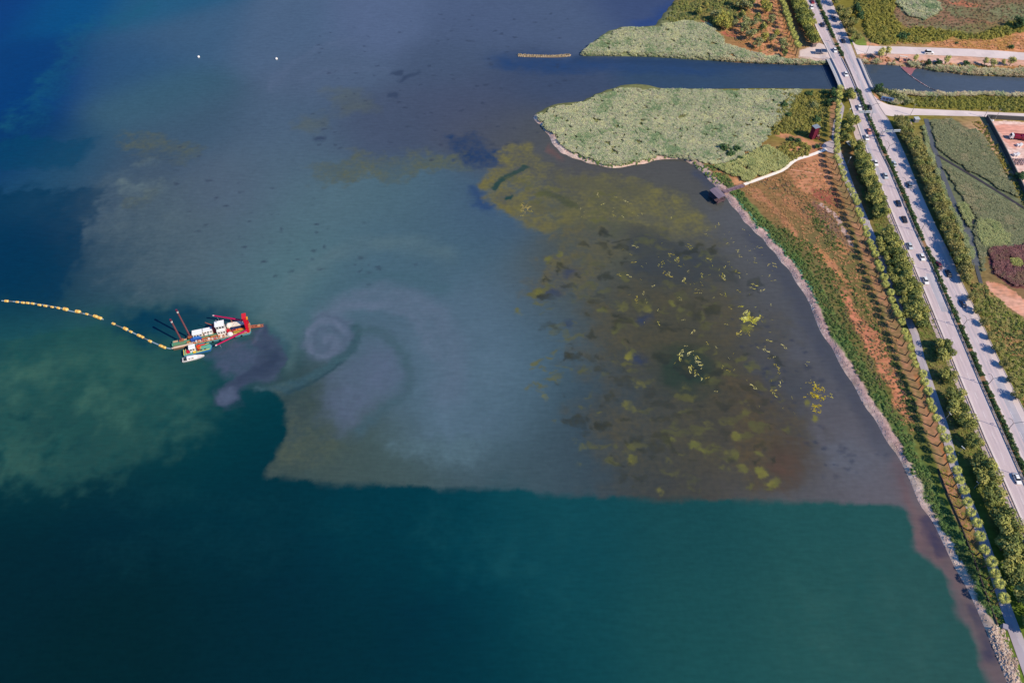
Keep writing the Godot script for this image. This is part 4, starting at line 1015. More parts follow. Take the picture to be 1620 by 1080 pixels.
func roads() -> void:
	var far := -560.0
	var near := 30.0
	var up := func(z: float) -> float: return road_y(z) + 0.02
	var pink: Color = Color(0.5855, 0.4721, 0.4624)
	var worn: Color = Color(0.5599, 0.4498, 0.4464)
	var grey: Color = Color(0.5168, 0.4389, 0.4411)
	var pale: Color = Color(0.6455, 0.5308, 0.4954)
	structure("road", sheet(LANE_L0, LANE_L1, far, near, up, [[0.0, pale], [0.1, pink], [0.2, worn], [0.3, pink], [0.4, worn], [0.5, pink], [0.6, worn], [0.72, pink], [0.82, worn], [0.92, pink], [1.0, pink]]), M.road, "left carriageway of the coast road, pinkish worn asphalt")
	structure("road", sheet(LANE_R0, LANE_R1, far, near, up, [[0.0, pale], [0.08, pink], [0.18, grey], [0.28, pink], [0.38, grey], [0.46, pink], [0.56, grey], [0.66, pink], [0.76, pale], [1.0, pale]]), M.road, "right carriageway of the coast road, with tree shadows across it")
	# painted lines
	var line_y := func(z: float) -> float: return road_y(z) + 0.026
	var white: Color = Color(0.7456, 0.6603, 0.6278)
	for spec in [[LANE_L0, LANE_L1, 0.07], [LANE_L0, LANE_L1, 0.93], [LANE_R0, LANE_R1, 0.06], [LANE_R0, LANE_R1, 0.74]]:
		var a := PackedVector2Array()
		var b := PackedVector2Array()
		for i in 150:
			var z := lerpf(far, near, i / 149.0)
			var w: float = x_at(spec[1], z) - x_at(spec[0], z)
			a.append(Vector2(x_at(spec[0], z) + w * spec[2] - 0.09, z))
			b.append(Vector2(x_at(spec[0], z) + w * spec[2] + 0.09, z))
		structure("road_marking", sheet(a, b, far, near, line_y, [[0.0, white], [1.0, white]], 4.0), M.road, "solid white line along the edge of a carriageway")
	for spec in [[LANE_L0, LANE_L1, 0.5], [LANE_R0, LANE_R1, 0.4]]:
		var sh := Sh.new()
		var z := far
		while z < near:
			var p := []
			for q in [[-0.08, z], [0.08, z], [0.08, z + 3.0], [-0.08, z + 3.0]]:
				p.append(Vector3(lerpf(x_at(spec[0], q[1]), x_at(spec[1], q[1]), spec[2]) + q[0], road_y(q[1]) + 0.026, q[1]))
			sh.quad(p[0], p[1], p[2], p[3], white, p[0] - Vector3(0, 5, 0))
			z += 9.0
		structure("road_marking", sh, M.road, "broken white line between the two lanes of a carriageway")
	# repaired lengths of asphalt
	var patch_y := func(z: float) -> float: return road_y(z) + 0.0232
	var old: Color = Color(0.4256, 0.3967, 0.4205)
	for q in [[LANE_L0, LANE_L1, 0.06, 0.34, -352.0, -296.0, "greyer repaired lane along the left kerb under the gantries"], [LANE_R0, LANE_R1, 0.34, 0.58, -424.0, -352.0, "darker grey repaired lane across the bridge"], [LANE_L0, LANE_L1, 0.1, 0.46, -420.0, -402.0, "grey patch at the bridge's north approach"], [LANE_R0, LANE_R1, 0.36, 0.7, -180.0, -140.0, "pale grey repaired length on the open stretch"], [LANE_L0, LANE_L1, 0.52, 0.9, -236.0, -214.0, "repaired rectangle beside the median hedge"]]:
		var a := PackedVector2Array()
		var b := PackedVector2Array()
		for i in 40:
			var z := lerpf(q[4] - 3.0, q[5] + 3.0, i / 39.0)
			a.append(Vector2(lerpf(x_at(q[0], z), x_at(q[1], z), q[2]), z))
			b.append(Vector2(lerpf(x_at(q[0], z), x_at(q[1], z), q[3]), z))
		structure("road_patch", sheet(a, b, q[4], q[5], patch_y, [[0.0, old], [0.5, Color(0.4699, 0.4281, 0.4411)], [1.0, old]], 3.0, 0.08), M.road, q[6])
	# the planted island in the middle, with its kerbs
	var soil := func(z: float) -> float: return road_y(z) + 0.13
	var brown: Color = Color(0.299, 0.1742, 0.0939)
	for s in [[far, -402.5], [-374.0, near]]:
		structure("median_ground", sheet(LANE_L1, LANE_R0, s[0], s[1], soil, [[0.05, Color(0.3839, 0.2933, 0.23)], [0.3, brown], [0.7, brown], [0.95, brown]]), M.road, "strip of soil between the carriageways")
		for k in [[LANE_L1, 0.1], [LANE_R0, -0.1]]:
			structure("median_kerb", wall_along(along(k[0], s[0], s[1], 3.0, k[1]), 0.22, road_y, -0.1, 0.16, Color(0.5412, 0.4609, 0.4103)), M.matte, "pale kerb along the planted median")
	structure("road_kerb", wall_along(along(LANE_R1, -375.0, near, 3.0, 0.12), 0.26, road_y, -0.1, 0.16, Color(0.5048, 0.4175, 0.3619)), M.matte, "kerb along the right edge of the coast road")
	structure("road_kerb", wall_along(along(LANE_L0, -375.0, near, 3.0, -0.15), 0.3, road_y, -0.1, 0.18, Color(0.6593, 0.5679, 0.5181)), M.matte, "kerb along the left edge of the coast road")
	structure("road_kerb", wall_along(along(LANE_L0, far, -402.0, 3.0, -0.15), 0.3, road_y, -0.1, 0.18, Color(0.6593, 0.5679, 0.5181)), M.matte, "kerb along the left edge of the road north of the canal")
	# footway beside the left carriageway
	structure("pavement", sheet(along(LANE_L0, -330.0, near, 4.0, -3.0), along(LANE_L0, -330.0, near, 4.0, -0.35), -330.0, near, func(z: float) -> float: return road_y(z) - 0.03, [[0.0, Color(0.493, 0.3765, 0.3435)], [0.5, Color(0.5412, 0.4175, 0.3808)], [1.0, Color(0.5412, 0.4175, 0.3808)]], 2.0, 0.1), M.road, "narrow paved footway between the trees and the left guard rail")
	# guard rails
	for s in [[-322.0, near, "low steel guard rail along the left edge of the coast road", LANE_L0, -0.55], [-374.0, near, "steel guard rail on the left side of the median hedge", LANE_L1, 0.42]]:
		var t := thing("guard_rail", s[2], "guard rail")
		part("rail", wall_along(along(s[3], s[0], s[1], 3.0, s[4]), 0.1, road_y, 0.45, 0.78, Color(0.5663, 0.5068, 0.4842)), M.steel, t)
		var posts := Sh.new()
		var z: float = s[0]
		while z < s[1]:
			posts.box(Vector3(x_at(s[3], z) + s[4] + 0.02, road_y(z) + 0.3, z), Vector3(0.12, 0.8, 0.12), Color(0.3941, 0.357, 0.3435))
			z += 2.0
		part("posts", posts, M.steel, t, "stuff")
	# side roads and the yard before the bridge
	var dust: Color = Color(0.7161, 0.5935, 0.5414)
	structure("side_road", laid(pv([199.6,-423.7, 200.4,-417.1, 209.9,-416.7, 228,-415.9, 268,-413.4, 295.5,-409.8, 357,-401.5]), pv([198.3,-406.6, 201.7,-408.5, 211.3,-408.8, 225.7,-408.3, 265.1,-405.6, 292.4,-402.1, 353.3,-393.9]), 60, 0.09, dust), M.road, "dusty pale side road north of the canal, leading right from the junction")
	structure("side_road", laid(pv([195.9,-368.7, 198.6,-362.4, 202,-360.1, 213.1,-356.5, 246.4,-354, 272.3,-352.1, 330.2,-346.8]), pv([197.4,-351.2, 200.2,-349.6, 203.7,-349.8, 214.7,-350.7, 244.8,-349.6, 270.7,-348.1, 328,-342.5]), 60, 0.09, dust), M.road, "pale side road south of the canal, leading right from the junction")
	structure("pavement", laid(pv([166.8,-411.8, 172.5,-414.4, 179.7,-419.7, 182.3,-417.1]), pv([165.5,-406, 171.8,-405.3, 177.2,-403.4, 182.1,-402.8]), 16, 0.06, Color(0.7161, 0.5679, 0.4954)), M.road, "pale paved yard beside the bridge's north west end")
	structure("pavement", laid(pv([181.8,-350.7, 182.4,-343.1, 182.1,-333.5, 181.2,-322.2]), pv([178.2,-340.9, 177.2,-333.5, 177.1,-327.3, 178,-322.2]), 14, 0.05, Color(0.6051, 0.4721, 0.4205)), M.road, "bare paved wedge beside the left carriageway, south of the bridge")
	# promenade
	var py := func(z: float) -> float: return GROUND + 0.14
	structure("promenade", sheet(PROM_L, PROM_R, PROM_L[0].y, 20.0, py, [[0.0, Color(0.4256, 0.338, 0.3345)], [0.06, Color(0.4045, 0.3474, 0.3619)], [0.5, Color(0.3941, 0.3474, 0.3713)], [0.62, Color(0.4586, 0.3967, 0.4004)], [1.0, Color(0.4814, 0.407, 0.4004)]], 2.2, 0.09), M.road, "grey paved promenade between the palms and the roadside trees")
	structure("promenade", laid(pv([157.9,-324.3, 160,-327.3, 162.9,-328.9, 166.3,-329.4]), pv([159.8,-320.2, 161.8,-319.2, 163.7,-319.2, 165.9,-320.2]), 10, 0.13, Color(0.4814, 0.3967, 0.3905)), M.road, "paved forecourt where the white path meets the promenade")
	structure("footpath", strip(WHITE_PATH, 1.75, GROUND + 0.16, Color(0.9372, 0.8379, 0.7217), 0.02), M.road, "bright white path from the boardwalk to the promenade")
	structure("footpath", strip(smooth_line(pv([136.7,-306.5, 143.9,-305.1, 151.5,-303.1, 158.5,-301.3])), 0.5, GROUND + 0.15, Color(0.7606, 0.3765, 0.23), 0.1), M.matte, "faint trodden trail across the orange field")
	structure("kerb_wall", wall_along(pv([155.3,-139.2, 155.3,-128.6, 155.9,-118.7, 156,-105.5, 155.6,-93, 155.6,-83.1]), 0.35, func(_z: float) -> float: return GROUND, -0.2, 0.55, Color(0.0671, 0.0524, 0.0478)), M.matte, "low dark kerb wall along the seaward side of the palm lawn")
	for p in [along(LANE_L0, far, near), along(LANE_R1, far, near)]:
		block(band(p, 3.0))
	var whole := along(LANE_L0, far, near, 4.0, -0.8)
	var other := along(LANE_R1, far, near, 4.0, 0.6)
	other.reverse()
	whole.append_array(other)
	block(whole)
	var prom := PROM_L.duplicate()
	var pr := PROM_R.duplicate()
	pr.reverse()
	prom.append_array(pr)
	block(prom)
	block(band(WHITE_PATH, 2.0))
	block(pv([199.6,-423.7, 200.5,-417.4, 228,-415.9, 268.1,-413.8, 295.7,-410.5, 357,-401.5, 353.9,-395.2, 292.6,-402.8, 265.5,-406.6, 225.9,-408.9, 200.3,-408.5]))
	block(pv([196.1,-369.3, 198.8,-363, 202.2,-360.7, 213.2,-356.8, 246.5,-354.3, 272.3,-352.3, 330.2,-346.8, 328,-342.5, 270.7,-348.1, 244.8,-349.6, 214.7,-350.7, 203.6,-349.6, 197.2,-350.7]))
	block(pv([157.9,-324.3, 160,-327.3, 166.3,-329.4, 165.9,-320.2, 161.7,-318.7]))
	block(pv([166.8,-411.8, 172.5,-414.4, 179.7,-419.7, 182.1,-402.8, 171.8,-405.3, 165.5,-406]))
	block(pv([181.8,-350.7, 181.2,-322.2, 178,-322.2, 178.2,-340.9]))

func bridge() -> void:
	var t := thing("road_bridge", "low concrete bridge carrying both carriageways over the canal", "bridge")
	var z0 := -402.0
	var z1 := -373.5
	var con: Color = Color(0.4256, 0.3865, 0.3808)
	var deck := func(l: PackedVector2Array, r: PackedVector2Array, a: float, b: float, top: float, thick: float, k: Color) -> Sh:
		var sh := Sh.new()
		var rings := []
		for i in 9:
			var z := lerpf(z0, z1, i / 8.0)
			var y := road_y(z) + top
			rings.append([Vector3(x_at(l, z) + a, y, z), Vector3(x_at(r, z) + b, y, z), Vector3(x_at(r, z) + b - 0.1, y - thick, z), Vector3(x_at(l, z) + a + 0.1, y - thick, z)])
		sh.loft(rings, k)
		return sh
	part("deck", deck.call(LANE_L0, LANE_L1, -0.5, 0.3, -0.03, 1.0, con), M.matte, t)
	part("deck", deck.call(LANE_R0, LANE_R1, -0.3, 0.5, -0.03, 1.0, con), M.matte, t)
	part("walkway", deck.call(LANE_L0, LANE_L0, -3.1, -0.7, 0.02, 0.5, Color(0.5048, 0.4835, 0.4732)), M.matte, t)
	part("walkway", deck.call(LANE_R1, LANE_R1, 0.7, 2.2, 0.02, 0.5, Color(0.5663, 0.5187, 0.4954)), M.matte, t)
	for s in [[LANE_L0, -0.45, 0.85], [LANE_L1, 0.25, 0.5], [LANE_R0, -0.25, 0.5], [LANE_R1, 0.45, 0.85]]:
		part("parapet", wall_along(along(s[0], z0, z1, 4.0, s[1]), 0.24, road_y, -0.2, s[2], Color(0.6051, 0.5308, 0.5066)), M.matte, t)
	for s in [[LANE_L0, -3.0], [LANE_R1, 2.15]]:
		var sh := Sh.new()
		for i in 16:
			var z := lerpf(z0, z1, i / 15.0)
			sh.box(Vector3(x_at(s[0], z) + s[1], road_y(z) + 0.5, z), Vector3(0.07, 1.0, 0.07), Color(0.5048, 0.4721, 0.4624))
		var r := part("railing", wall_along(along(s[0], z0, z1, 4.0, s[1]), 0.06, road_y, 0.95, 1.05, Color(0.5048, 0.4721, 0.4624)), M.steel, t)
		part("baluster", sh, M.steel, r, "stuff")
	for z in [-394.0, -381.5]:
		for s in [[LANE_L0, LANE_L1], [LANE_R0, LANE_R1]]:
			var sh := Sh.new()
			var a := x_at(s[0], z)
			var b := x_at(s[1], z)
			sh.box(Vector3((a + b) / 2.0, 0.2, z), Vector3(b - a - 1.0, 2.6, 0.8), con)
			part("pier", sh, M.matte, t)
	for s in [[-403.0, 1.0], [-372.5, -1.0]]:
		var sh := Sh.new()
		var a := x_at(LANE_L0, s[0]) - 3.0
		var b := x_at(LANE_R1, s[0]) + 2.2
		sh.box(Vector3((a + b) / 2.0, 0.2, s[0]), Vector3(b - a, 2.2, 1.0), Color(0.299, 0.2601, 0.2521))
		part("abutment", sh, M.matte, t)

# ---------------------------------------------------------------- vehicles
func make_car(stem: String, kind: int) -> Node3D:
	# along x, nose at +x
	var t := thing(stem, "", "car")
	var b := Sh.new()
	var ln := 2.15
	var tall := 1.45
	var back := -1.75
	if kind == 1:
		ln = 2.45
		tall = 1.9
		back = -2.3
	var prof := [[-ln, 0.32], [-ln, 0.78], [-ln + 0.25, 0.92], [0.9, 0.95], [ln - 0.15, 0.72], [ln, 0.5], [ln - 0.05, 0.3]]
	var rings := []
	for w in [[-0.9, 0.0], [-0.82, 0.06], [0.82, 0.06], [0.9, 0.0]]:
		var ring := []
		for p in prof:
			ring.append(Vector3(p[0] * (1.0 if w[1] > 0.0 else 0.97), p[1] + (w[1] if p[1] > 0.4 else 0.0) - 0.06, w[0]))
		rings.append(ring)
	b.loft(rings, Color.WHITE)
	b.loft([[Vector3(back + 0.5, tall - 0.06, -0.62), Vector3(0.3, tall - 0.06, -0.62), Vector3(0.3, tall - 0.06, 0.62), Vector3(back + 0.5, tall - 0.06, 0.62)], [Vector3(back + 0.6, tall, -0.55), Vector3(0.18, tall, -0.55), Vector3(0.18, tall, 0.55), Vector3(back + 0.6, tall, 0.55)]], Color.WHITE)
	part("body", b, M.white_paint, t)
	var g := Sh.new()
	g.loft([[Vector3(back, 0.9, -0.8), Vector3(1.05, 0.9, -0.8), Vector3(1.05, 0.9, 0.8), Vector3(back, 0.9, 0.8)], [Vector3(back + 0.48, tall - 0.06, -0.64), Vector3(0.34, tall - 0.06, -0.64), Vector3(0.34, tall - 0.06, 0.64), Vector3(back + 0.48, tall - 0.06, 0.64)]], Color(0.02, 0.025, 0.035))
	part("window", g, M.glass, t)
	for s in [[-1.35, -0.8], [-1.35, 0.8], [1.35, -0.8], [1.35, 0.8]]:
		var w := Sh.new()
		w.tube(Vector3(s[0], 0.32, s[1] - 0.11), Vector3(s[0], 0.32, s[1] + 0.11), 0.32, 0.32, 10, Color(0.02, 0.02, 0.02))
		part("wheel", w, M.matte, t)
	return proto(t, stem)

func cars() -> void:
	var car := make_car("parked_car", 0)
	car.set_meta("stem", "car")
	car.name = numbered("car")
	var van := make_car("van", 1)
	van.set_meta("category", "van")
	var coats := {"white": Color(0.8543, 0.8379, 0.7936), "silver": Color(0.5412, 0.5806, 0.5899), "navy": Color(0.0157, 0.0242, 0.0568), "black": Color(0.0101, 0.0112, 0.017), "grey": Color(0.1147, 0.1558, 0.216), "red": Color(0.299, 0.017, 0.0221), "maroon": Color(0.1357, 0.0099, 0.0259), "blue": Color(0.0127, 0.0407, 0.1214), "pink": Color(0.6593, 0.2933, 0.23)}
	# place, coat, heading of travel: -1 towards the viewer, 1 away; label
	var list := [
		[Vector3(186.4, 2, -465.1), "red", -1, "red car at the far end of the left carriageway"],
		[Vector3(184.2, 2, -458.4), "white", -1, "white car hugging the left kerb at the far end of the road"],
		[Vector3(186.1, 2, -438.2), "navy", -1, "dark navy car beside the median gap north of the bridge"],
		[Vector3(186.2, 2.2, -410.2), "white", -1, "white car just entering the bridge from the north"],
		[Vector3(185.8, 2.5, -385.5), "white", -1, "white car alone in the middle of the bridge"],
		[Vector3(185.7, 2, -356.2), "white", -1, "white car leaving the bridge southwards beside the lone roadside tree"],
		[Vector3(185.3, 2, -335.9), "pink", -1, "pale red car with a white bonnet beside the median hedge under the sign gantry"],
		[Vector3(182.5, 2, -330.7), "white", -1, "white car diagonally behind the pale red car, left lane"],
		[Vector3(181.4, 2, -310.6), "white", -1, "white car in the left lane next to the densest roadside trees"],
		[Vector3(183.4, 2, -300.8), "silver", -1, "silver car near the lane line, ahead of the dark pair"],
		[Vector3(183.9, 2, -280.9), "navy", -1, "first of two dark cars beside the median hedge, the farther one"],
		[Vector3(183.3, 2, -269.9), "black", -1, "second of two dark cars beside the median hedge, the nearer one"],
		[Vector3(180.3, 2, -252.5), "silver", -1, "silver blue car at the left kerb against the tree crowns"],
		[Vector3(183.6, 2, -245.6), "white", -1, "white car near the median opposite the dark red car"],
		[Vector3(180.6, 2, -231.4), "white", -1, "white car beside the left kerb, last before the open stretch"],
		[Vector3(182.2, 2, -134.9), "white", -1, "white car at the right edge, nearest car of the left carriageway"],
		[Vector3(194.6, 2, -446.7), "grey", 1, "blue grey car in tree shade at the far end of the right carriageway"],
		[Vector3(193.9, 2, -420.7), "navy", 1, "dark car at the mouth of the north side road junction"],
		[Vector3(191.2, 2, -356.5), "black", 1, "black car approaching the bridge beside the south junction"],
		[Vector3(190.5, 2, -310.3), "silver", 1, "small pale car close to the hedge on the right carriageway"],
		[Vector3(193, 2, -294.2), "grey", 1, "grey blue car half in the tree shadows"],
		[Vector3(189.5, 2, -240.7), "maroon", 1, "dark red car beside the median hedge"],
		[Vector3(192, 2, -235.7), "black", 1, "black car in the right lane just behind the dark red car"],
		[Vector3(192.3, 2, -218.3), "blue", 1, "dark blue car alone on the right carriageway, nearest one there"]]
	for c in list:
		var p: Vector3 = c[0]
		var left: bool = c[2] < 0
		var l := LANE_L0 if left else LANE_R0
		var d := Vector2(x_at(l, p.z + 4.0) - x_at(l, p.z - 4.0), 8.0) * (1.0 if left else -1.0)
		var o := copy(car, Vector3(p.x, road_y(p.z) + 0.03, p.z), -d.angle(), 1.0, c[3], "cars on the coast road")
		coat(o, coats[c[1]])
	var q := on_ground(Vector3(172.7, 1.2, -326))
	coat(copy(car, q, 2.0, 1.0, "white car parked under the trees beside the promenade forecourt"), coats.white)
	q = on_ground(Vector3(240.4, 1.2, -408.9)) + Vector3(0, 0.1, 0)
	coat(copy(van, q, -0.06, 1.1, "white van with a long shadow on the north side road"), coats.white)

func coat(o: Node3D, k: Color) -> void:
	var key := "coat%s" % k
	if not M.has(key):
		var m := flat(k, 0.35)
		m.clearcoat_enabled = true
		m.clearcoat = 0.6
		M[key] = m
	for c in o.get_children():
		if String(c.name).begins_with("body"):
			c.material_override = M[key]

# ---------------------------------------------------------------- lamps, signs, poles
func make_lamp() -> Node3D:
	var t := thing("street_lamp", "", "street lamp")
	var k: Color = Color(0.1841, 0.1679, 0.1768)
	var sh := Sh.new()
	sh.tube(Vector3.ZERO, Vector3(0, 5.2, 0), 0.15, 0.1, 8, k)
	part("pole", sh, M.steel, t)
	for s in [-1.0, 1.0]:
		var a := Sh.new()
		var last := Vector3(0, 5.15, 0)
		for i in 5:
			var u := (i + 1) / 5.0
			var p := Vector3(s * (2.9 if s > 0 else 2.0) * u, 5.15 + 2.3 * sin(u * 1.45), 0)
			a.tube(last, p, 0.09, 0.08, 6, k)
			last = p
		var arm := part("arm", a, M.steel, t)
		var h := Sh.new()
		h.bev(last + Vector3(s * 0.35, 0.02, 0), Vector3(0.8, 0.16, 0.3), 0.05, Color(0.299, 0.2847, 0.2835))
		part("lamp_head", h, M.steel, arm)
	return proto(t, "street_lamp")

func furniture() -> void:
	var lamp := make_lamp()
	var n := 0
	var names := ["at the far end of the median", "by the north junction", "beside the south junction", "by the first sign gantry", "just past the sign gantries", "beside the dark pair of cars", "opposite the grass gap", "beside the dark red car", "below the pale earth track", "in the middle of the open stretch", "near the right edge of the picture", "nearest on the median"]
	for p in [Vector3(190.1, 1.6, -456.9), Vector3(190.1, 1.8, -418.7), Vector3(191.5, 1.8, -350.9), Vector3(188.7, 1.6, -328.9), Vector3(188.9, 1.6, -318.2), Vector3(188.4, 1.5, -290.7), Vector3(188, 1.5, -261.6), Vector3(188.1, 1.5, -235.5), Vector3(186.9, 1.5, -205.1), Vector3(186.5, 1.5, -175.7), Vector3(186.3, 1.5, -155.4), Vector3(185.9, 1.5, -134.4)]:
		var z: float = p.z
		var x := lerpf(x_at(LANE_L1, z), x_at(LANE_R0, z), 0.7)
		copy(lamp, Vector3(x, road_y(z), z), -0.3, 1.0, "two armed lamp post in the median, " + names[n], "double lamp posts along the median")
		n += 1
	# small path lamps
	var pl := thing("path_lamp", "", "street lamp")
	var sh := Sh.new()
	sh.tube(Vector3.ZERO, Vector3(0, 3.6, 0), 0.08, 0.06, 6, Color(0.5663, 0.5806, 0.5653))
	part("pole", sh, M.steel, pl)
	sh = Sh.new()
	sh.bev(Vector3(0.35, 3.65, 0), Vector3(1.1, 0.12, 0.28), 0.04, Color(0.7456, 0.7609, 0.7358))
	sh.bev(Vector3(-0.3, 3.5, 0.25), Vector3(0.7, 0.12, 0.24), 0.04, Color(0.7456, 0.7609, 0.7358))
	part("lamp_head", sh, M.steel, pl)
	proto(pl, "path_lamp")
	var where := ["beside the lone tree by the bridge", "in shade at the forecourt trees", "in the long dark tree shade", "beside the grass gap", "in the shade between two broad trees", "in the gap beside the bare pavement", "beside the nearest broad trees"]
	n = 0
	for p in [Vector3(178.6, 1.2, -351.2), Vector3(168, 1.2, -311.3), Vector3(164.4, 1.2, -265.2), Vector3(169.6, 1.2, -222.4), Vector3(165.7, 1.2, -160.9), Vector3(165.5, 1.2, -146.1), Vector3(165.9, 1.2, -131.6)]:
		copy(pl, on_ground(p), 0.5 + n * 0.3, 1.0, "small white path lamp " + where[n], "white lamps along the promenade")
		n += 1
	# overhead signs, seen from behind
	for s in [[Vector3(191, 1.6, -345.7), -7.2, 1.4, "grey back of a road sign gantry reaching over the left carriageway"], [Vector3(190.2, 1.6, -329.4), 9.6, -1.0, "grey back of a road sign gantry reaching over the right carriageway"]]:
		var z: float = s[0].z
		var x := lerpf(x_at(LANE_L1, z), x_at(LANE_R0, z), 0.5)
		var g := thing("sign_gantry", s[3], "road sign", Vector3(x, road_y(z), z), 0.05)
		var k: Color = Color(0.4814, 0.5187, 0.5414)
		var a := Sh.new()
		a.tube(Vector3.ZERO, Vector3(0, 5.9, 0), 0.2, 0.16, 8, k)
		part("post", a, M.steel, g)
		a = Sh.new()
		for y in [5.0, 5.8]:
			a.tube(Vector3(0, y, 0), Vector3(s[1], y, 0), 0.11, 0.11, 6, k)
		part("arm", a, M.steel, g)
		for q in [0.38, 0.82]:
			a = Sh.new()
			a.bev(Vector3(s[1] * q, 5.4, -0.2), Vector3(absf(s[1]) * 0.36, 1.5, 0.1), 0.03, Color(0.5412, 0.5935, 0.6024))
			var pn := part("sign_panel", a, M.steel, g)
			a = Sh.new()
			for r in [-0.4, 0.0, 0.4]:
				a.box(Vector3(s[1] * q, 5.4 + r, -0.1), Vector3(absf(s[1]) * 0.34, 0.08, 0.1), Color(0.3446, 0.3765, 0.4004))
			part("rib", a, M.steel, pn)
	# utility poles by the side roads
	n = 0
	for s in [[Vector3(211.6, 1.2, -350.7), "grey utility pole beside the south side road, near the tree belt"], [Vector3(249.7, 1.2, -348.5), "utility pole at the corner of the walled yard"], [Vector3(254.6, 1.2, -346.3), "leaning pale utility pole inside the walled yard's corner"], [Vector3(228.5, 1.2, -363), "pale pole standing in the scrub by the boom's end"], [Vector3(204.5, 1.2, -409.2), "thin pole beside the north junction"]]:
		var g := thing("utility_pole", s[1], "pole", on_ground(s[0]), 0.0, "utility poles by the side roads")
		sh = Sh.new()
		sh.tube(Vector3(0, -0.2, 0), Vector3(0.1, 7.0, 0), 0.13, 0.09, 7, Color(0.3941, 0.357, 0.3256))
		part("pole", sh, M.matte, g)
		sh = Sh.new()
		sh.box(Vector3(0.1, 6.6, 0), Vector3(1.4, 0.12, 0.12), Color(0.299, 0.2682, 0.2521))
		part("crossarm", sh, M.matte, g)
	# solar roofs north of the bridge, blue hoarding, small huts
	n = 0
	for s in [[Vector3(176.1, 1.3, -408.7), "left of two dark blue solar panel roofs by the bridge"], [Vector3(179.2, 1.3, -408.1), "right one of two dark blue solar panel roofs by the bridge"]]:
		var g := thing("solar_canopy", s[1], "solar panel", on_ground(s[0]), -0.08)
		for q in [[-1.3, -0.9], [1.3, -0.9], [-1.3, 0.9], [1.3, 0.9]]:
			sh = Sh.new()
			sh.box(Vector3(q[0], 0.9, q[1]), Vector3(0.1, 1.8, 0.1), Color(0.299, 0.2933, 0.2916))
			part("post", sh, M.steel, g)
		sh = Sh.new()
		sh.box(Vector3(0, 1.9, 0), Vector3(3.3, 0.1, 2.7), Color(0.5048, 0.5187, 0.5181), Basis(Vector3.RIGHT, 0.2))
		part("frame", sh, M.steel, g)
		for i in 4:
			sh = Sh.new()
			sh.box(Basis(Vector3.RIGHT, 0.2) * Vector3(-1.17 + i * 0.78, 0, 0) + Vector3(0, 1.97, 0), Vector3(0.7, 0.05, 2.5), Color(0.0247, 0.0463, 0.0939), Basis(Vector3.RIGHT, 0.2))
			part("panel", sh, M.panel, g)
	var hb := thing("hoarding", "long blue framed hoarding with dark panels beside the south junction", "billboard", on_ground(Vector3(201.8, 1.2, -361.8)), -0.32)
	for i in 4:
		sh = Sh.new()
		sh.box(Vector3(-2.55 + i * 1.7, 1.2, 0.22), Vector3(0.14, 2.4, 0.14), Color(0.299, 0.338, 0.3808))
		part("post", sh, M.steel, hb)
	sh = Sh.new()
	sh.box(Vector3(0, 2.1, 0), Vector3(6.2, 2.4, 0.16), Color(0.1147, 0.2522, 0.4842))
	part("board", sh, M.gloss, hb)
	for i in 3:
		sh = Sh.new()
		sh.box(Vector3(-1.8 + i * 1.8, 2.1, 0.1), Vector3(1.4, 1.4, 0.08), Color(0.0227, 0.0463, 0.1214))
		part("panel", sh, M.gloss, hb)
	var hut := thing("kiosk", "small pale roofed hut by the drainage channel", "hut", on_ground(Vector3(212.6, 1.2, -345.2)), 0.1)
	sh = Sh.new()
	sh.box(Vector3(0, 1.0, 0), Vector3(2.2, 2.0, 2.0), Color(0.299, 0.2933, 0.2916))
	part("wall", sh, M.matte, hut)
	sh = Sh.new()
	sh.bev(Vector3(0, 2.1, 0), Vector3(2.7, 0.2, 2.5), 0.05, Color(0.5048, 0.5187, 0.5066))
	part("roof", sh, M.matte, hut)
	structure("concrete_pad", laid(pv([207.9,-347.4, 210.6,-347.4]), pv([207.3,-342, 210.2,-342]), 4, 0.06, Color(0.4814, 0.338, 0.2675)), M.road, "bare concrete slab beside the small hut")
	var hut2 := thing("kiosk", "small brown hut in the tree shade of the paved yard", "hut", on_ground(Vector3(175.5, 1.2, -416.4)), 0.3)
	sh = Sh.new()
	sh.box(Vector3(0, 1.1, 0), Vector3(2.4, 2.2, 2.0), Color(0.1841, 0.1499, 0.1421))
	part("wall", sh, M.matte, hut2)
	sh = Sh.new()
	sh.bev(Vector3(0, 2.3, 0), Vector3(2.9, 0.2, 2.5), 0.05, Color(0.4256, 0.2522, 0.2091))
	part("roof", sh, M.matte, hut2)
	# sluice frame and the boom across the canal
	var sl := thing("sluice_frame", "white beamed sluice frame over a small brick inlet", "sluice", on_ground(Vector3(223.1, 1, -402.1)), -0.28)
	sh = Sh.new()
	sh.box(Vector3(0, 2.0, -0.8), Vector3(4.2, 0.3, 0.5), Color(0.8543, 0.7911, 0.6941))
	part("beam", sh, M.matte, sl)
	for x in [-1.9, 1.9]:
		sh = Sh.new()
		sh.box(Vector3(x, 0.6, 0.2), Vector3(0.3, 2.4, 3.0), Color(0.6051, 0.3667, 0.2598))
		part("side_wall", sh, M.matte, sl)
	sh = Sh.new()
	sh.box(Vector3(0, 0.15, 0.3), Vector3(3.4, 0.6, 3.2), Color(0.6732, 0.3197, 0.216))
	part("apron", sh, M.matte, sl)
	var line := smooth_line(pv([220.5,-399.9, 221.7,-393.9, 223.7,-388.7, 227,-382.3, 230.6,-377.2, 234.9,-373.4]), 2)
	var boom := thing("float_boom", "dark floating boom strung across the canal", "boom", Vector3.ZERO)
	sh = Sh.new()
	for i in line.size() - 1:
		sh.tube(Vector3(line[i].x, 0.05, line[i].y), Vector3(line[i + 1].x, 0.05, line[i + 1].y), 0.16, 0.16, 6, Color(0.0443, 0.0407, 0.0537))
	part("cable", sh, M.matte, boom)
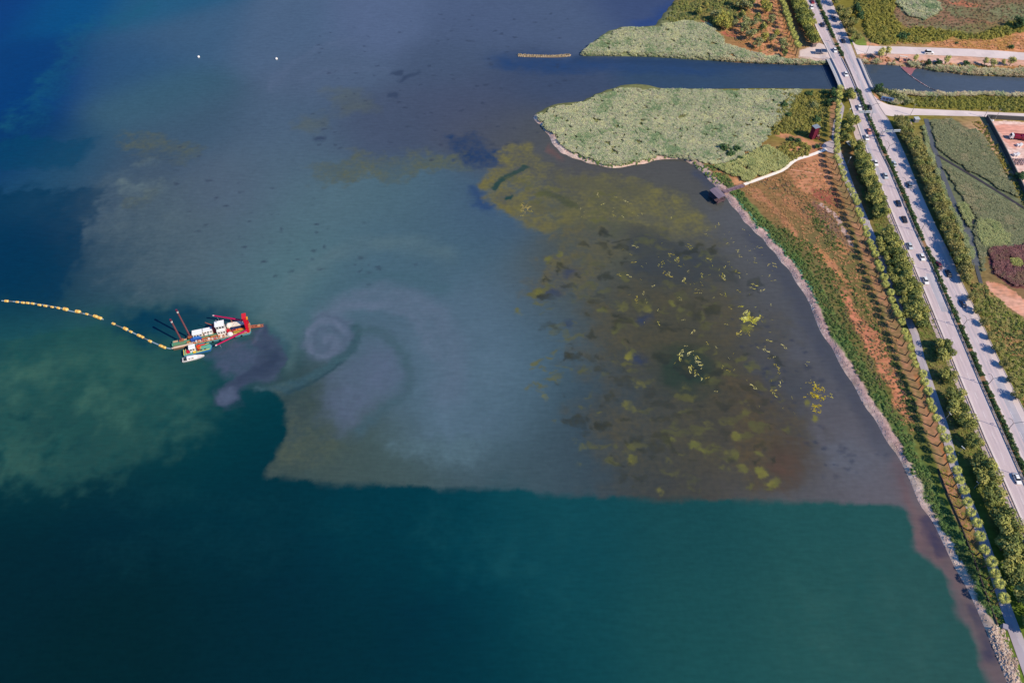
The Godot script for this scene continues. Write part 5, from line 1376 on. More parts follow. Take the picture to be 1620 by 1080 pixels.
	for p in spaced(line, 1.1):
		sh = Sh.new()
		sh.ball(Vector3(p.x, 0.14, p.y), Vector3(0.3, 0.26, 0.3), 7, 4, Color(0.1589, 0.1442, 0.1589) if rng.randf() < 0.6 else Color(0.5412, 0.4951, 0.4842))
		part("float", sh, M.matte, boom)
	var scum := part("floating_debris", flat_poly(smooth_line(pv([220.4,-398.9, 222.2,-398.9, 225.3,-400.8, 227.1,-399.6, 230.5,-398.9, 232,-397.1, 228,-394.6, 225.8,-390.8, 224,-388.7, 222.4,-393.6]), 1), 0.012, Color(0.3259, 0.1331, 0.1421)), M.matte)
	tag(scum, "reddish scum held between the boom and the canal bank", "scum", "", "stuff")
	scum = part("floating_debris", strip(smooth_line(pv([223.8,-389, 227.1,-382.9, 230.2,-378.1])), 0.8, 0.01, Color(0.4256, 0.2146, 0.23)), M.matte)
	tag(scum, "thin line of pink scum along the boom", "scum", "", "stuff")

# ---------------------------------------------------------------- buildings by the shore
func shore_things() -> void:
	# roofed lookout on piles, joined to the shore by a boardwalk
	var a: Vector3 = Vector3(94.6, 4.3, -287.9)
	var b: Vector3 = Vector3(98.5, 4.3, -290.4)
	var c: Vector3 = Vector3(101.9, 4.3, -283.9)
	var d: Vector3 = Vector3(98, 4.3, -281.8)
	var mid := (a + b + c + d) / 4.0
	var ax := ((c - b) + (d - a)).normalized()
	var az := ax.cross(Vector3.UP)
	var ln := ((c - b).length() + (d - a).length()) / 2.0
	var wd := ((b - a).length() + (c - d).length()) / 2.0
	var turn := atan2(-ax.z, ax.x)
	var t := thing("lookout_pavilion", "square dark roofed lookout on piles over the water's edge", "pavilion", Vector3(mid.x, 0, mid.z), turn)
	var wood: Color = Color(0.1357, 0.0852, 0.0939)
	var sh := Sh.new()
	for s in [-1.0, 1.0]:
		var r := [[Vector3(-ln / 2, 3.95, s * wd / 2), Vector3(ln / 2, 3.95, s * wd / 2), Vector3(ln / 2, 4.45, 0), Vector3(-ln / 2, 4.45, 0)], [Vector3(-ln / 2, 4.07, s * wd / 2), Vector3(ln / 2, 4.07, s * wd / 2), Vector3(ln / 2, 4.57, 0.0), Vector3(-ln / 2, 4.57, 0.0)]]
		sh.loft(r, Color(0.2337, 0.1806, 0.2229))
	var roof := part("roof", sh, M.matte, t)
	for i in 15:
		sh = Sh.new()
		var x := -ln / 2 + (i + 0.5) * ln / 15.0
		for s in [-1.0, 1.0]:
			sh.loft([[Vector3(x - 0.04, 4.05, s * wd / 2), Vector3(x + 0.04, 4.05, s * wd / 2), Vector3(x + 0.04, 4.56, 0), Vector3(x - 0.04, 4.56, 0)], [Vector3(x - 0.04, 4.12, s * wd / 2), Vector3(x + 0.04, 4.12, s * wd / 2), Vector3(x + 0.04, 4.63, 0), Vector3(x - 0.04, 4.63, 0)]], Color(0.1841, 0.1386, 0.183))
		part("batten", sh, M.matte, roof)
	sh = Sh.new()
	sh.box(Vector3(0, 1.5, 0), Vector3(ln + 0.3, 0.2, wd + 0.3), wood)
	part("deck", sh, M.matte, t)
	for x in [-0.46, 0.0, 0.46]:
		for z in [-0.42, 0.42]:
			sh = Sh.new()
			sh.box(Vector3(x * ln, 1.6, z * wd), Vector3(0.24, 4.9, 0.24), wood)
			part("post", sh, M.matte, t)
	for s in [[Vector3(0, 2.4, wd / 2), Vector3(ln, 0.12, 0.1)], [Vector3(0, 2.4, -wd / 2), Vector3(ln, 0.12, 0.1)], [Vector3(-ln / 2, 2.4, 0), Vector3(0.1, 0.12, wd)], [Vector3(ln / 2, 2.4, 0), Vector3(0.1, 0.12, wd)]]:
		sh = Sh.new()
		sh.box(s[0], s[1], wood)
		part("railing", sh, M.matte, t)
	var w0: Vector3 = Vector3(112.7, 1.6, -294.3)
	var w1: Vector3 = Vector3(101.8, 1.6, -289.5)
	var dir := (w1 - w0).normalized()
	var lw := (w1 - w0).length()
	var bw := thing("boardwalk", "dark plank boardwalk from the white path to the lookout", "boardwalk", Vector3(w0.x, 0, w0.z), atan2(-dir.z, dir.x))
	block(band(PackedVector2Array([Vector2(w0.x, w0.z), Vector2(w1.x, w1.z)]), 4.6))
	var planks := int(lw / 0.3)
	for i in planks:
		sh = Sh.new()
		sh.box(Vector3((i + 0.5) * 0.3, 1.58 + rng.randf() * 0.015, 0), Vector3(0.27, 0.08, 2.3), vary(Color(0.2414, 0.1618, 0.183), 0.14))
		part("plank", sh, M.matte, bw)
	for s in [-1.0, 1.0]:
		sh = Sh.new()
		sh.box(Vector3(lw / 2, 1.42, s * 0.8), Vector3(lw, 0.22, 0.16), wood)
		part("beam", sh, M.matte, bw)
		sh = Sh.new()
		sh.box(Vector3(lw / 2, 2.55, s * 1.0), Vector3(lw, 0.1, 0.08), wood)
		for i in 6:
			sh.box(Vector3(0.3 + (lw - 0.6) * i / 5.0, 1.7, s * 1.0), Vector3(0.12, 1.7, 0.12), wood)
		part("railing", sh, M.matte, bw)
	# bird watching tower
	var tw := thing("watch_tower", "maroon boarded watch tower with a slate grey roof", "tower", on_ground(Vector3(155, 1.2, -331.7)), 0.42)
	var red: Color = Color(0.1712, 0.0242, 0.0478)
	for i in 9:
		for s in [[Vector3(-1.2 + i * 0.3, 3.2, 1.2), Vector3(0.27, 6.4, 0.08)], [Vector3(-1.2 + i * 0.3, 3.2, -1.2), Vector3(0.27, 6.4, 0.08)], [Vector3(1.38, 3.2, -1.2 + i * 0.3), Vector3(0.08, 6.4, 0.27)], [Vector3(-1.38, 3.2, -1.2 + i * 0.3), Vector3(0.08, 6.4, 0.27)]]:
			sh = Sh.new()
			sh.box(s[0], s[1], vary(red, 0.14))
			part("board", sh, M.matte, tw)
	for q in [[-1.35, -1.2], [1.35, -1.2], [-1.35, 1.2], [1.35, 1.2]]:
		sh = Sh.new()
		sh.box(Vector3(q[0], 3.4, q[1]), Vector3(0.2, 7.0, 0.2), Color(0.1147, 0.0204, 0.0371))
		part("post", sh, M.matte, tw)
	sh = Sh.new()
	sh.bev(Vector3(0, 6.95, 0), Vector3(3.4, 0.22, 3.0), 0.05, Color(0.2414, 0.2764, 0.3169))
	part("roof", sh, M.matte, tw)
	sh = Sh.new()
	for i in 14:
		sh.box(Vector3(1.7, 4.4 - i * 0.3, -1.2 + i * 0.3), Vector3(1.0, 0.08, 0.32), red)
	for x in [1.25, 2.2]:
		sh.box(Vector3(x, 2.9, 0.75), Vector3(0.08, 0.5, 6.0), Color(0.299, 0.0434, 0.0778), Basis(Vector3.RIGHT, 0.785))
	part("staircase", sh, M.matte, tw)
	var sg := thing("notice_board", "small white notice board at the foot of the watch tower", "sign", on_ground(Vector3(157.6, 1.2, -331.7)), 0.3)
	for x in [-0.6, 0.6]:
		sh = Sh.new()
		sh.box(Vector3(x, 0.6, 0), Vector3(0.1, 1.2, 0.1), Color(0.299, 0.2522, 0.23))
		part("leg", sh, M.matte, sg)
	sh = Sh.new()
	sh.box(Vector3(0, 1.25, 0), Vector3(1.7, 1.0, 0.1), Color(0.7456, 0.7024, 0.6671), Basis(Vector3.RIGHT, -0.7))
	part("board", sh, M.matte, sg)
	var bin := thing("storage_box", "grey metal box at the corner of the palm lawn", "box", on_ground(Vector3(157.6, 1.2, -82.3)), -0.4)
	sh = Sh.new()
	sh.bev(Vector3(0, 0.45, 0), Vector3(1.5, 0.9, 1.6), 0.05, Color(0.299, 0.2601, 0.2999))
	part("body", sh, M.steel, bin)
	sh = Sh.new()
	sh.bev(Vector3(0, 0.95, 0), Vector3(1.6, 0.1, 1.7), 0.03, Color(0.3738, 0.3288, 0.3619))
	part("lid", sh, M.steel, bin)
	# walled yard on the right
	for s in [[pv([250.4,-347.7, 250,-332.5, 249.3,-317.2, 248,-302.7, 246.9,-290.6, 245.8,-271.6]), "dark wall along the yard's sloping left side"], [pv([250.4,-347.7, 260.1,-346.8, 269.8,-346, 301.5,-342.5]), "dark wall between the yard and the south side road"]]:
		var y := thing("yard_wall", s[1], "wall")
		part("wall", wall_along(smooth_line(s[0], 1), 0.3, func(_z: float) -> float: return GROUND, -0.3, 2.4, Color(0.0869, 0.0938, 0.0939)), M.matte, y)
		part("coping", wall_along(smooth_line(s[0], 1), 0.42, func(_z: float) -> float: return GROUND, 2.4, 2.52, Color(0.1529, 0.1558, 0.1476)), M.matte, y)
	var tk := thing("lorry", "white cabbed lorry with a maroon tipper body parked in the yard", "truck", on_ground(Vector3(259.7, 1.2, -330.7)), 3.0)
	sh = Sh.new()
	sh.box(Vector3(0, 0.75, 0), Vector3(7.0, 0.35, 1.0), Color(0.0443, 0.038, 0.0423))
	part("chassis", sh, M.matte, tk)
	sh = Sh.new()
	sh.loft([[Vector3(2.0, 0.7, -1.15), Vector3(3.6, 0.7, -1.15), Vector3(3.6, 0.7, 1.15), Vector3(2.0, 0.7, 1.15)], [Vector3(2.0, 1.8, -1.15), Vector3(3.55, 1.8, -1.15), Vector3(3.55, 1.8, 1.15), Vector3(2.0, 1.8, 1.15)], [Vector3(2.1, 2.8, -1.0), Vector3(3.1, 2.8, -1.0), Vector3(3.1, 2.8, 1.0), Vector3(2.1, 2.8, 1.0)]], Color(0.8224, 0.7759, 0.7217))
	var cab := part("cab", sh, M.gloss, tk)
	sh = Sh.new()
	sh.quad(Vector3(3.58, 1.85, -0.95), Vector3(3.17, 2.7, -0.85), Vector3(3.17, 2.7, 0.85), Vector3(3.58, 1.85, 0.95), Color(0.03, 0.035, 0.05))
	part("windscreen", sh, M.glass, cab)
	for q in [[Vector3(-0.9, 1.1, 0), Vector3(5.2, 0.2, 2.4)], [Vector3(-0.9, 1.8, -1.2), Vector3(5.2, 1.5, 0.12)], [Vector3(-0.9, 1.8, 1.2), Vector3(5.2, 1.5, 0.12)], [Vector3(-3.5, 1.8, 0), Vector3(0.12, 1.5, 2.4)], [Vector3(1.7, 1.9, 0), Vector3(0.12, 1.7, 2.4)], [Vector3(-0.9, 1.55, 0), Vector3(5.0, 0.7, 2.2)]]:
		sh = Sh.new()
		sh.box(q[0], q[1], Color(0.2571, 0.0125, 0.0423))
		part("tipper_panel", sh, M.gloss, tk)
	for x in [-2.6, -1.4, 2.7]:
		for z in [-1.0, 1.0]:
			sh = Sh.new()
			sh.tube(Vector3(x, 0.5, z - 0.16), Vector3(x, 0.5, z + 0.16), 0.5, 0.5, 10, Color(0.02, 0.02, 0.02))
			part("wheel", sh, M.matte, tk)
	var tr := thing("trailer", "maroon trailer beside the lorry, cut by the right edge", "trailer", on_ground(Vector3(263.2, 1.2, -329.9)), 3.0)
	sh = Sh.new()
	sh.bev(Vector3(0, 1.5, 0), Vector3(3.4, 1.5, 2.3), 0.06, Color(0.1841, 0.0112, 0.0396))
	part("body", sh, M.gloss, tr)
	for z in [-1.0, 1.0]:
		sh = Sh.new()
		sh.tube(Vector3(0, 0.5, z - 0.16), Vector3(0, 0.5, z + 0.16), 0.5, 0.5, 10, Color(0.02, 0.02, 0.02))
		part("wheel", sh, M.matte, tr)
	for s in [[Vector3(251.5, 1.2, -346), 0.8, "white sack heap just inside the yard's corner", Color.WHITE], [Vector3(253, 1.2, -345.8), 0.7, "second white sack heap near the yard's corner", Color.WHITE], [Vector3(254.6, 1.2, -317.7), 1.3, "pale grey pallet load in the middle of the yard", Color.WHITE], [Vector3(259.2, 1.2, -325.3), 1.2, "white pallet load near the lorry", Color.WHITE]]:
		var g := thing("material_stack", s[2], "stack", on_ground(s[0]), 0.3)
		for i in 3:
			sh = Sh.new()
			sh.bev(Vector3((i - 1) * 0.9 * s[1], 0.4 * s[1], (i % 2) * 0.5), Vector3(1.0, 0.9, 1.2) * s[1], 0.1, vary(Color(0.7456, 0.7024, 0.6805), 0.08))
			part("sack", sh, M.matte, g)
	for i in 26:
		var p := Vector3(250.7, 1.2, -314.3) + Vector3((i % 7) * 1.05 + rng.randf() * 0.3, 0, int(i / 7.0) * 1.25 + rng.randf() * 0.3)
		var o := thing("stone_block", "%s rough stone block in the %s row stacked in the yard" % [ordinal(i % 7 + 1), ordinal(int(i / 7.0) + 1)], "stone", on_ground(p), rng.randf(), "stone blocks stacked in the yard")
		sh = Sh.new()
		sh.bev(Vector3(0, 0.3, 0), Vector3(0.8, 0.65, 0.7), 0.09, vary(Color(0.3446, 0.2367, 0.2373), 0.25))
		part("block", sh, M.matte, o)
	# buoys
	for s in [[Vector3(-180.6, 0, -406.9), "left white mooring buoy in the upper water"], [Vector3(-135.4, 0, -405), "right white mooring buoy in the upper water"]]:
		var g := thing("mooring_buoy", s[1], "buoy", s[0], 0.0, "white buoys in the upper water")
		sh = Sh.new()
		sh.ball(Vector3(0, 0.35, 0), Vector3(0.75, 0.7, 0.75), 10, 6, Color(0.8869, 0.8379, 0.7644))
		part("float", sh, M.gloss, g)
		sh = Sh.new()
		sh.tube(Vector3(0, 1.0, 0), Vector3(0, 1.4, 0), 0.07, 0.07, 6, Color(0.4475, 0.4175, 0.3808))
		part("ring_post", sh, M.steel, g)
	var sp := thing("breakwater", "thin tan spit of reed covered stones in the canal mouth", "breakwater")
	sh = Sh.new()
	var crest := smooth_line(pv([3.7,-408.8, 8,-408.2, 14.6,-408, 21.9,-407.7, 28.4,-408, 33.2,-409]), 1)
	for i in crest.size() - 1:
		for j in 14:
			var p := crest[i].lerp(crest[i + 1], rng.randf()) + Vector2(rng.randf_range(-0.5, 0.5), rng.randf_range(-1.0, 1.0))
			var r := rng.randf_range(0.35, 0.7)
			sh.ball(Vector3(p.x, 0.1, p.y), Vector3(r, r * 0.8, r * 0.8), 6, 4, vary(Color(0.4256, 0.3197, 0.2024), 0.2))
	part("stones", sh, M.matte, sp, "stuff")
	part("bank", wall_along(crest, 2.2, func(_z: float) -> float: return 0.0, -0.4, 0.3, Color(0.3352, 0.2444, 0.1476)), M.matte, sp)
	sh = Sh.new()
	for i in crest.size() - 1:
		for j in 26:
			var p := crest[i].lerp(crest[i + 1], rng.randf()) + Vector2(0, rng.randf_range(-0.8, 0.8))
			var o := Vector2.from_angle(rng.randf() * TAU) * 0.35
			sh.tri(Vector3(p.x - o.y * 0.6, 0.25, p.y + o.x * 0.6), Vector3(p.x + o.x, rng.randf_range(0.7, 1.2), p.y + o.y), Vector3(p.x + o.y * 0.6, 0.25, p.y - o.x * 0.6), vary(Color(0.4699, 0.3667, 0.2024), 0.2))
	part("reeds", sh, M.leaf, sp, "stuff")

# ---------------------------------------------------------------- the dredger and its boats
func bx(parent: Node, called: String, x0: float, x1: float, y0: float, y1: float, z0: float, z1: float, k: Color, mat: Material = null, e := 0.05) -> MeshInstance3D:
	var sh := Sh.new()
	sh.bev(Vector3((x0 + x1) / 2, (y0 + y1) / 2, (z0 + z1) / 2), Vector3(x1 - x0, y1 - y0, z1 - z0), e, k)
	return part(called, sh, mat if mat else M.gloss, parent)

func tb(parent: Node, called: String, a: Vector3, b: Vector3, ra: float, rb: float, k: Color, n := 8) -> MeshInstance3D:
	var sh := Sh.new()
	sh.tube(a, b, ra, rb, n, k)
	return part(called, sh, M.gloss, parent)

func dredger() -> void:
	var at: Vector3 = Vector3(-138.9, 0.8, -195.3)
	at.y = 0.0
	var turn := 0.2606
	var t := thing("cutter_dredger", "rusty cutter dredger with two tall spuds, white wheelhouse and red booms", "dredger", at, turn)
	var rust: Color = Color(0.4814, 0.2219, 0.0939)
	var dark: Color = Color(0.0127, 0.017, 0.0259)
	var green: Color = Color(0.0635, 0.2601, 0.1589)
	var white: Color = Color(0.9035, 0.8699, 0.8084)
	var red: Color = Color(0.6051, 0.0067, 0.0221)
	var pinkred: Color = Color(0.4814, 0.0077, 0.0778)
	# hull: two stern pontoons and the wide body
	var sh := Sh.new()
	sh.loft([[Vector3(6, -0.8, -4.6), Vector3(30, -0.8, -5.8), Vector3(31.2, -0.8, -4.8), Vector3(31.2, -0.8, -0.8), Vector3(30.6, -0.8, 0.2), Vector3(6, -0.8, 0.5)], [Vector3(5.6, 1.1, -4.7), Vector3(30.2, 1.1, -6.0), Vector3(31.5, 1.1, -4.9), Vector3(31.5, 1.1, -0.6), Vector3(30.8, 1.1, 0.4), Vector3(5.6, 1.1, 0.7)]], Color(0.1357, 0.3667, 0.3905))
	part("hull", sh, M.gloss, t)
	sh = Sh.new()
	sh.prism(PackedVector2Array([Vector2(5.7, -4.6), Vector2(30.2, -5.9), Vector2(31.4, -4.8), Vector2(31.4, -0.6), Vector2(30.7, 0.3), Vector2(5.7, 0.6)]), 1.1, 1.16, rust)
	part("deck", sh, M.rust, t)
	bx(t, "stern_pontoon", 0.0, 7.6, -0.6, 1.1, -3.4, -1.5, Color(0.1776, 0.3865, 0.23))
	bx(t, "stern_pontoon", 0.2, 7.8, -0.6, 0.9, -0.6, 0.8, Color(0.1841, 0.1125, 0.0778))
	bx(t, "stern_deck", 0.3, 7.4, 1.1, 1.16, -3.2, -2.0, Color(0.5663, 0.338, 0.1958), M.rust)
	bx(t, "stern_deck", 0.4, 7.6, 0.9, 0.97, -0.45, 0.65, Color(0.6051, 0.338, 0.1768), M.rust)
	tb(t, "green_rail", Vector3(0.0, 1.5, -1.55), Vector3(18.0, 1.9, -1.9), 0.26, 0.26, green)
	tb(t, "green_rail", Vector3(0.0, 1.5, -1.55), Vector3(0.1, 1.0, -0.4), 0.26, 0.26, green)
	tb(t, "pipe", Vector3(-0.4, 0.8, 0.2), Vector3(8.0, 1.4, 0.1), 0.3, 0.3, Color(0.6593, 0.5308, 0.4004))
	# spuds
	for s in [[3.8, -2.2, 15.2], [7.2, -3.5, 18.6]]:
		var sp := tb(t, "spud", Vector3(s[0], -1.0, s[1]), Vector3(s[0], s[2], s[1]), 0.36, 0.34, Color(0.2045, 0.0695, 0.0778), 10)
		tb(sp, "band", Vector3(s[0], s[2] - 1.7, s[1]), Vector3(s[0], s[2] - 0.9, s[1]), 0.4, 0.4, Color(0.7017, 0.6197, 0.5775), 10)
		tb(sp, "cap", Vector3(s[0], s[2] - 0.8, s[1]), Vector3(s[0], s[2] + 0.1, s[1]), 0.42, 0.4, Color(0.1529, 0.0242, 0.0537), 10)
		bx(t, "spud_keeper", s[0] - 0.8, s[0] + 0.8, 1.1, 2.2, s[1] - 0.7, s[1] + 0.7, Color(0.4256, 0.1331, 0.0537))
	# cabins and stores
	bx(t, "blue_store", 7.6, 11.8, 1.16, 2.5, -1.7, -0.7, Color(0.0247, 0.1029, 0.4205))
	bx(t, "blue_store", 8.6, 11.4, 2.5, 3.0, -1.7, -1.0, Color(0.0503, 0.1938, 0.5414))
	for s in [["cabin", 8.6, 12.3, 3.5, -4.6, -2.4], ["cabin", 12.8, 16.4, 3.2, -4.9, -3.2]]:
		var c := bx(t, s[0], s[1], s[2], 1.16, s[3], s[4], s[5], white)
		bx(c, "roof", s[1] - 0.15, s[2] + 0.15, s[3], s[3] + 0.14, s[4] - 0.15, s[5] + 0.15, Color(0.9372, 0.9192, 0.8539))
		for i in 3:
			bx(c, "window", s[1] + 0.4 + i * 1.15, s[1] + 1.1 + i * 1.15, 2.1, 2.8, s[5], s[5] + 0.05, dark, M.glass, 0.01)
	bx(t, "locker", 13.2, 14.4, 1.16, 2.4, -3.0, -2.0, Color(0.8224, 0.7313, 0.6539))
	bx(t, "locker", 14.8, 16.2, 1.16, 2.6, -2.9, -2.1, Color(0.8543, 0.8065, 0.7358))
	bx(t, "exhaust_stack", 16.6, 17.8, 1.16, 4.6, -4.7, -3.4, Color(0.1976, 0.0112, 0.0396))
	tb(t, "deck_crane", Vector3(17.0, 4.6, -4.6), Vector3(14.4, 5.6, -6.0), 0.16, 0.1, Color(0.4256, 0.0983, 0.0423))
	tb(t, "deck_crane", Vector3(17.2, 1.2, -4.9), Vector3(17.0, 5.0, -4.8), 0.2, 0.2, Color(0.4256, 0.0983, 0.0423))
	# wheelhouse in two tiers
	var wh := bx(t, "wheelhouse", 18.4, 21.8, 1.16, 4.2, -3.9, -1.2, white)
	bx(wh, "upper_cabin", 18.6, 22.0, 4.2, 6.8, -4.0, -1.5, Color(0.9203, 0.9026, 0.8386))
	bx(wh, "roof", 18.4, 22.2, 6.8, 7.0, -4.2, -1.2, Color(0.9544, 0.936, 0.8694))
	for i in 3:
		bx(wh, "window", 18.85 + i * 1.1, 19.6 + i * 1.1, 5.2, 6.1, -1.5, -1.44, dark, M.glass, 0.01)
		bx(wh, "window", 18.8 + i * 1.05, 19.4 + i * 1.05, 2.4, 3.2, -1.2, -1.14, dark, M.glass, 0.01)
	for i in 2:
		bx(wh, "window", 22.0, 22.06, 5.2, 6.1, -3.7 + i * 1.1, -2.9 + i * 1.1, dark, M.glass, 0.01)
	tb(wh, "mast", Vector3(19.6, 7.0, -3.2), Vector3(19.5, 9.0, -3.2), 0.07, 0.04, Color(0.5663, 0.5554, 0.5414))
	tb(wh, "mast", Vector3(19.0, 7.9, -3.2), Vector3(20.2, 7.9, -3.2), 0.05, 0.05, Color(0.5663, 0.5554, 0.5414))
	sh = Sh.new()
	sh.ball(Vector3(23.2, 2.7, -4.2), Vector3(1.1, 1.5, 1.2), 12, 7, Color(0.8869, 0.7759, 0.6539))
	part("tank", sh, M.gloss, t)
	var en := bx(t, "engine_house", 23.4, 30.0, 1.16, 3.1, -5.4, -3.2, Color(0.7161, 0.6065, 0.4517))
	bx(en, "roof", 23.3, 30.1, 3.1, 3.22, -5.5, -3.1, Color(0.8543, 0.746, 0.5899))
	bx(en, "dark_side", 23.4, 30.0, 1.3, 2.7, -3.2, -3.12, Color(0.0157, 0.0463, 0.1368), null, 0.01)
	tb(t, "davit", Vector3(24.8, 3.2, -5.2), Vector3(24.5, 4.8, -5.6), 0.1, 0.08, Color(0.4814, 0.1806, 0.0939))
	bx(t, "winch", 22.2, 23.2, 1.16, 3.0, -2.4, -1.2, red)
	bx(t, "winch", 24.0, 25.6, 1.16, 1.9, -2.7, -1.9, Color(0.2571, 0.0204, 0.0396))
	sh = Sh.new()
	sh.ball(Vector3(23.2, 1.6, -0.5), Vector3(1.2, 1.2, 0.9), 12, 7, white)
	part("dome_tank", sh, M.gloss, t)
	for s in [[-2.4, Color(0.7911, 0.2522, 0.0301)], [-1.8, Color(0.7456, 0.2933, 0.0537)], [-1.3, Color(0.1049, 0.2146, 0.0537)], [-0.8, Color(0.7017, 0.4175, 0.045)]]:
		tb(t, "deck_pipe", Vector3(24.6, 1.5, s[0]), Vector3(30.2, 1.5, s[0] - 0.1), 0.2, 0.2, s[1])
	for i in 16:
		var x := 8.6 + i * 0.82
		var k: Color = [Color(0.6593, 0.1558, 0.0423), Color(0.8224, 0.746, 0.6671), Color(0.5412, 0.1806, 0.0704), Color(0.7456, 0.5308, 0.4517), Color(0.5048, 0.0434, 0.0537), Color(0.3839, 0.2933, 0.1958)][i % 6]
		bx(t, "machinery", x, x + rng.randf_range(0.4, 0.9), 1.16, 1.16 + rng.randf_range(0.4, 1.3), rng.randf_range(-0.6, -0.2), rng.randf_range(0.0, 0.5), vary(k, 0.1))
	bx(t, "deck_plate", 18.6, 22.6, 1.16, 1.3, -0.8, 0.3, Color(0.4256, 0.4498, 0.3084))
	for i in 22:
		var x := rng.randf_range(6.5, 30.0)
		var z := rng.randf_range(-4.6, -0.2)
		var k: Color = [Color(0.3446, 0.0938, 0.0347), Color(0.6051, 0.4175, 0.2521), Color(0.1841, 0.0623, 0.0324), Color(0.7456, 0.7024, 0.6278), Color(0.0869, 0.0938, 0.0939), Color(0.5412, 0.0434, 0.0259)][i % 6]
		bx(t, "deck_gear", x, x + rng.randf_range(0.3, 0.8), 1.16, 1.16 + rng.randf_range(0.15, 0.7), z, z + rng.randf_range(0.2, 0.5), vary(k, 0.2), M.rust, 0.03)
	for i in 3:
		tb(t, "hose", Vector3(9.0 + i * 5.0, 1.4, -0.3), Vector3(13.5 + i * 5.0, 1.5, -1.1 + i * 0.2), 0.09, 0.09, vary(Color(0.06, 0.0524, 0.045), 0.2), 5)
	for i in 8:
		var x := 7.2 + i * 2.9
		var sc := Sh.new()
		sc.tube(Vector3(x, 0.45, 0.62 - i * 0.03), Vector3(x, 0.45, 0.9 - i * 0.03), 0.34, 0.34, 9, Color(0.0157, 0.0139, 0.014))
		part("tyre_fender", sc, M.matte, t)
	for s in [-5.6, 0.45]:
		sh = Sh.new()
		sh.tube(Vector3(8, 2.1, s * 0.85), Vector3(30, 2.1, s), 0.05, 0.05, 5, white)
		for i in 12:
			sh.tube(Vector3(8 + i * 2, 1.1, lerpf(s * 0.85, s, i / 11.0)), Vector3(8 + i * 2, 2.1, lerpf(s * 0.85, s, i / 11.0)), 0.04, 0.04, 4, white)
		part("handrail", sh, M.gloss, t)
	# gallows and the two anchor booms
	for s in [[-5.3, -3.6], [-0.4, -2.2]]:
		sh = Sh.new()
		sh.loft([[Vector3(29.9, 1.1, s[0] - 0.5), Vector3(31.0, 1.1, s[0] - 0.5), Vector3(31.0, 1.1, s[0] + 0.5), Vector3(29.9, 1.1, s[0] + 0.5)], [Vector3(30.0, 7.8, s[1] - 0.5), Vector3(31.0, 7.8, s[1] - 0.5), Vector3(31.0, 7.8, s[1] + 0.5), Vector3(30.0, 7.8, s[1] + 0.5)]], red)
		part("gallows_leg", sh, M.gloss, t)
	for y in [2.6, 4.4, 6.2, 7.4]:
		var u: float = (y - 1.1) / 6.7
		bx(t, "crossbeam", 30.1, 30.9, y - 0.35, y + 0.35, lerpf(-5.3, -3.6, u), lerpf(-0.4, -2.2, u), red)
	bx(t, "gallows_head", 29.7, 31.4, 7.7, 8.5, -4.3, -1.6, Color(0.7161, 0.0204, 0.0301))
	bx(t, "sheave", 31.1, 31.8, 6.4, 7.3, -3.3, -2.3, Color(0.8543, 0.338, 0.0186))
	for s in [[Vector3(30.2, 3.4, -4.6), Vector3(18.0, 4.6, -9.6)], [Vector3(30.2, 3.0, 0.3), Vector3(18.1, 3.0, 5.0)]]:
		var a: Vector3 = s[0]
		var b: Vector3 = s[1]
		var bm := tb(t, "anchor_boom", a, b, 0.42, 0.3, pinkred, 8)
		tb(bm, "boom_tip", b, b + (b - a).normalized() * 0.7, 0.32, 0.26, Color(0.7456, 0.5308, 0.5297))
		var f := b.lerp(a, 0.08)
		tb(bm, "wire", f, Vector3(f.x, 0.4, f.z), 0.04, 0.04, Color(0.6318, 0.5935, 0.5775), 4)
		tb(bm, "stay", Vector3(30.5, 8.0, -3.0), b.lerp(a, 0.15), 0.04, 0.04, Color(0.1002, 0.0771, 0.0939), 4)
	# cutter ladder dipping under the surface
	sh = Sh.new()
	for z in [-3.3, -2.3]:
		sh.tube(Vector3(30.6, 1.3, z), Vector3(37.2, -0.3, z - 0.5), 0.24, 0.2, 6, Color(0.4045, 0.1029, 0.0537))
	for i in 7:
		var u := i / 6.0
		sh.tube(Vector3(30.6, 1.3, -3.3).lerp(Vector3(37.2, -0.3, -3.8), u), Vector3(30.6, 1.3, -2.3).lerp(Vector3(37.2, -0.3, -2.8), u), 0.14, 0.14, 5, Color(0.5048, 0.1806, 0.0778))
	part("cutter_ladder", sh, M.rust, t)
	bx(t, "ladder_motor", 34.2, 35.4, 0.3, 1.0, -3.4, -2.6, Color(0.5412, 0.2933, 0.1368))

	# work boat alongside
	var o := at + Basis(Vector3.UP, turn) * Vector3(9.8, 0, 4.1)
	var w := thing("work_boat", "blue hulled work boat with orange crane tied beside the dredger", "boat", o, turn + 0.06)
	sh = Sh.new()
	sh.loft([[Vector3(-5.0, -0.5, -1.2), Vector3(4.8, -0.5, -1.2), Vector3(5.4, -0.5, 0.0), Vector3(4.8, -0.5, 1.2), Vector3(-5.0, -0.5, 1.2)], [Vector3(-5.4, 1.0, -1.6), Vector3(5.2, 1.3, -1.6), Vector3(6.0, 1.35, -0.2), Vector3(5.2, 1.3, 1.6), Vector3(-5.4, 1.0, 1.6)]], Color(0.0472, 0.1871, 0.4307))
	part("hull", sh, M.gloss, w)
	sh = Sh.new()
	sh.prism(PackedVector2Array([Vector2(-5.3, -1.45), Vector2(5.1, -1.45), Vector2(5.8, -0.2), Vector2(5.1, 1.45), Vector2(-5.3, 1.45)]), 1.0, 1.36, Color(0.1357, 0.4175, 0.2916))
	part("deck", sh, M.gloss, w)
	var cb := bx(w, "cabin", -2.6, -0.4, 1.3, 3.6, -1.3, 0.7, white)
	bx(cb, "roof", -2.8, -0.2, 3.6, 3.75, -1.5, 0.9, Color(0.9372, 0.9192, 0.8539))
	for i in 2:
		bx(cb, "window", -2.4 + i, -1.7 + i, 2.4, 3.2, 0.7, 0.75, dark, M.glass, 0.01)
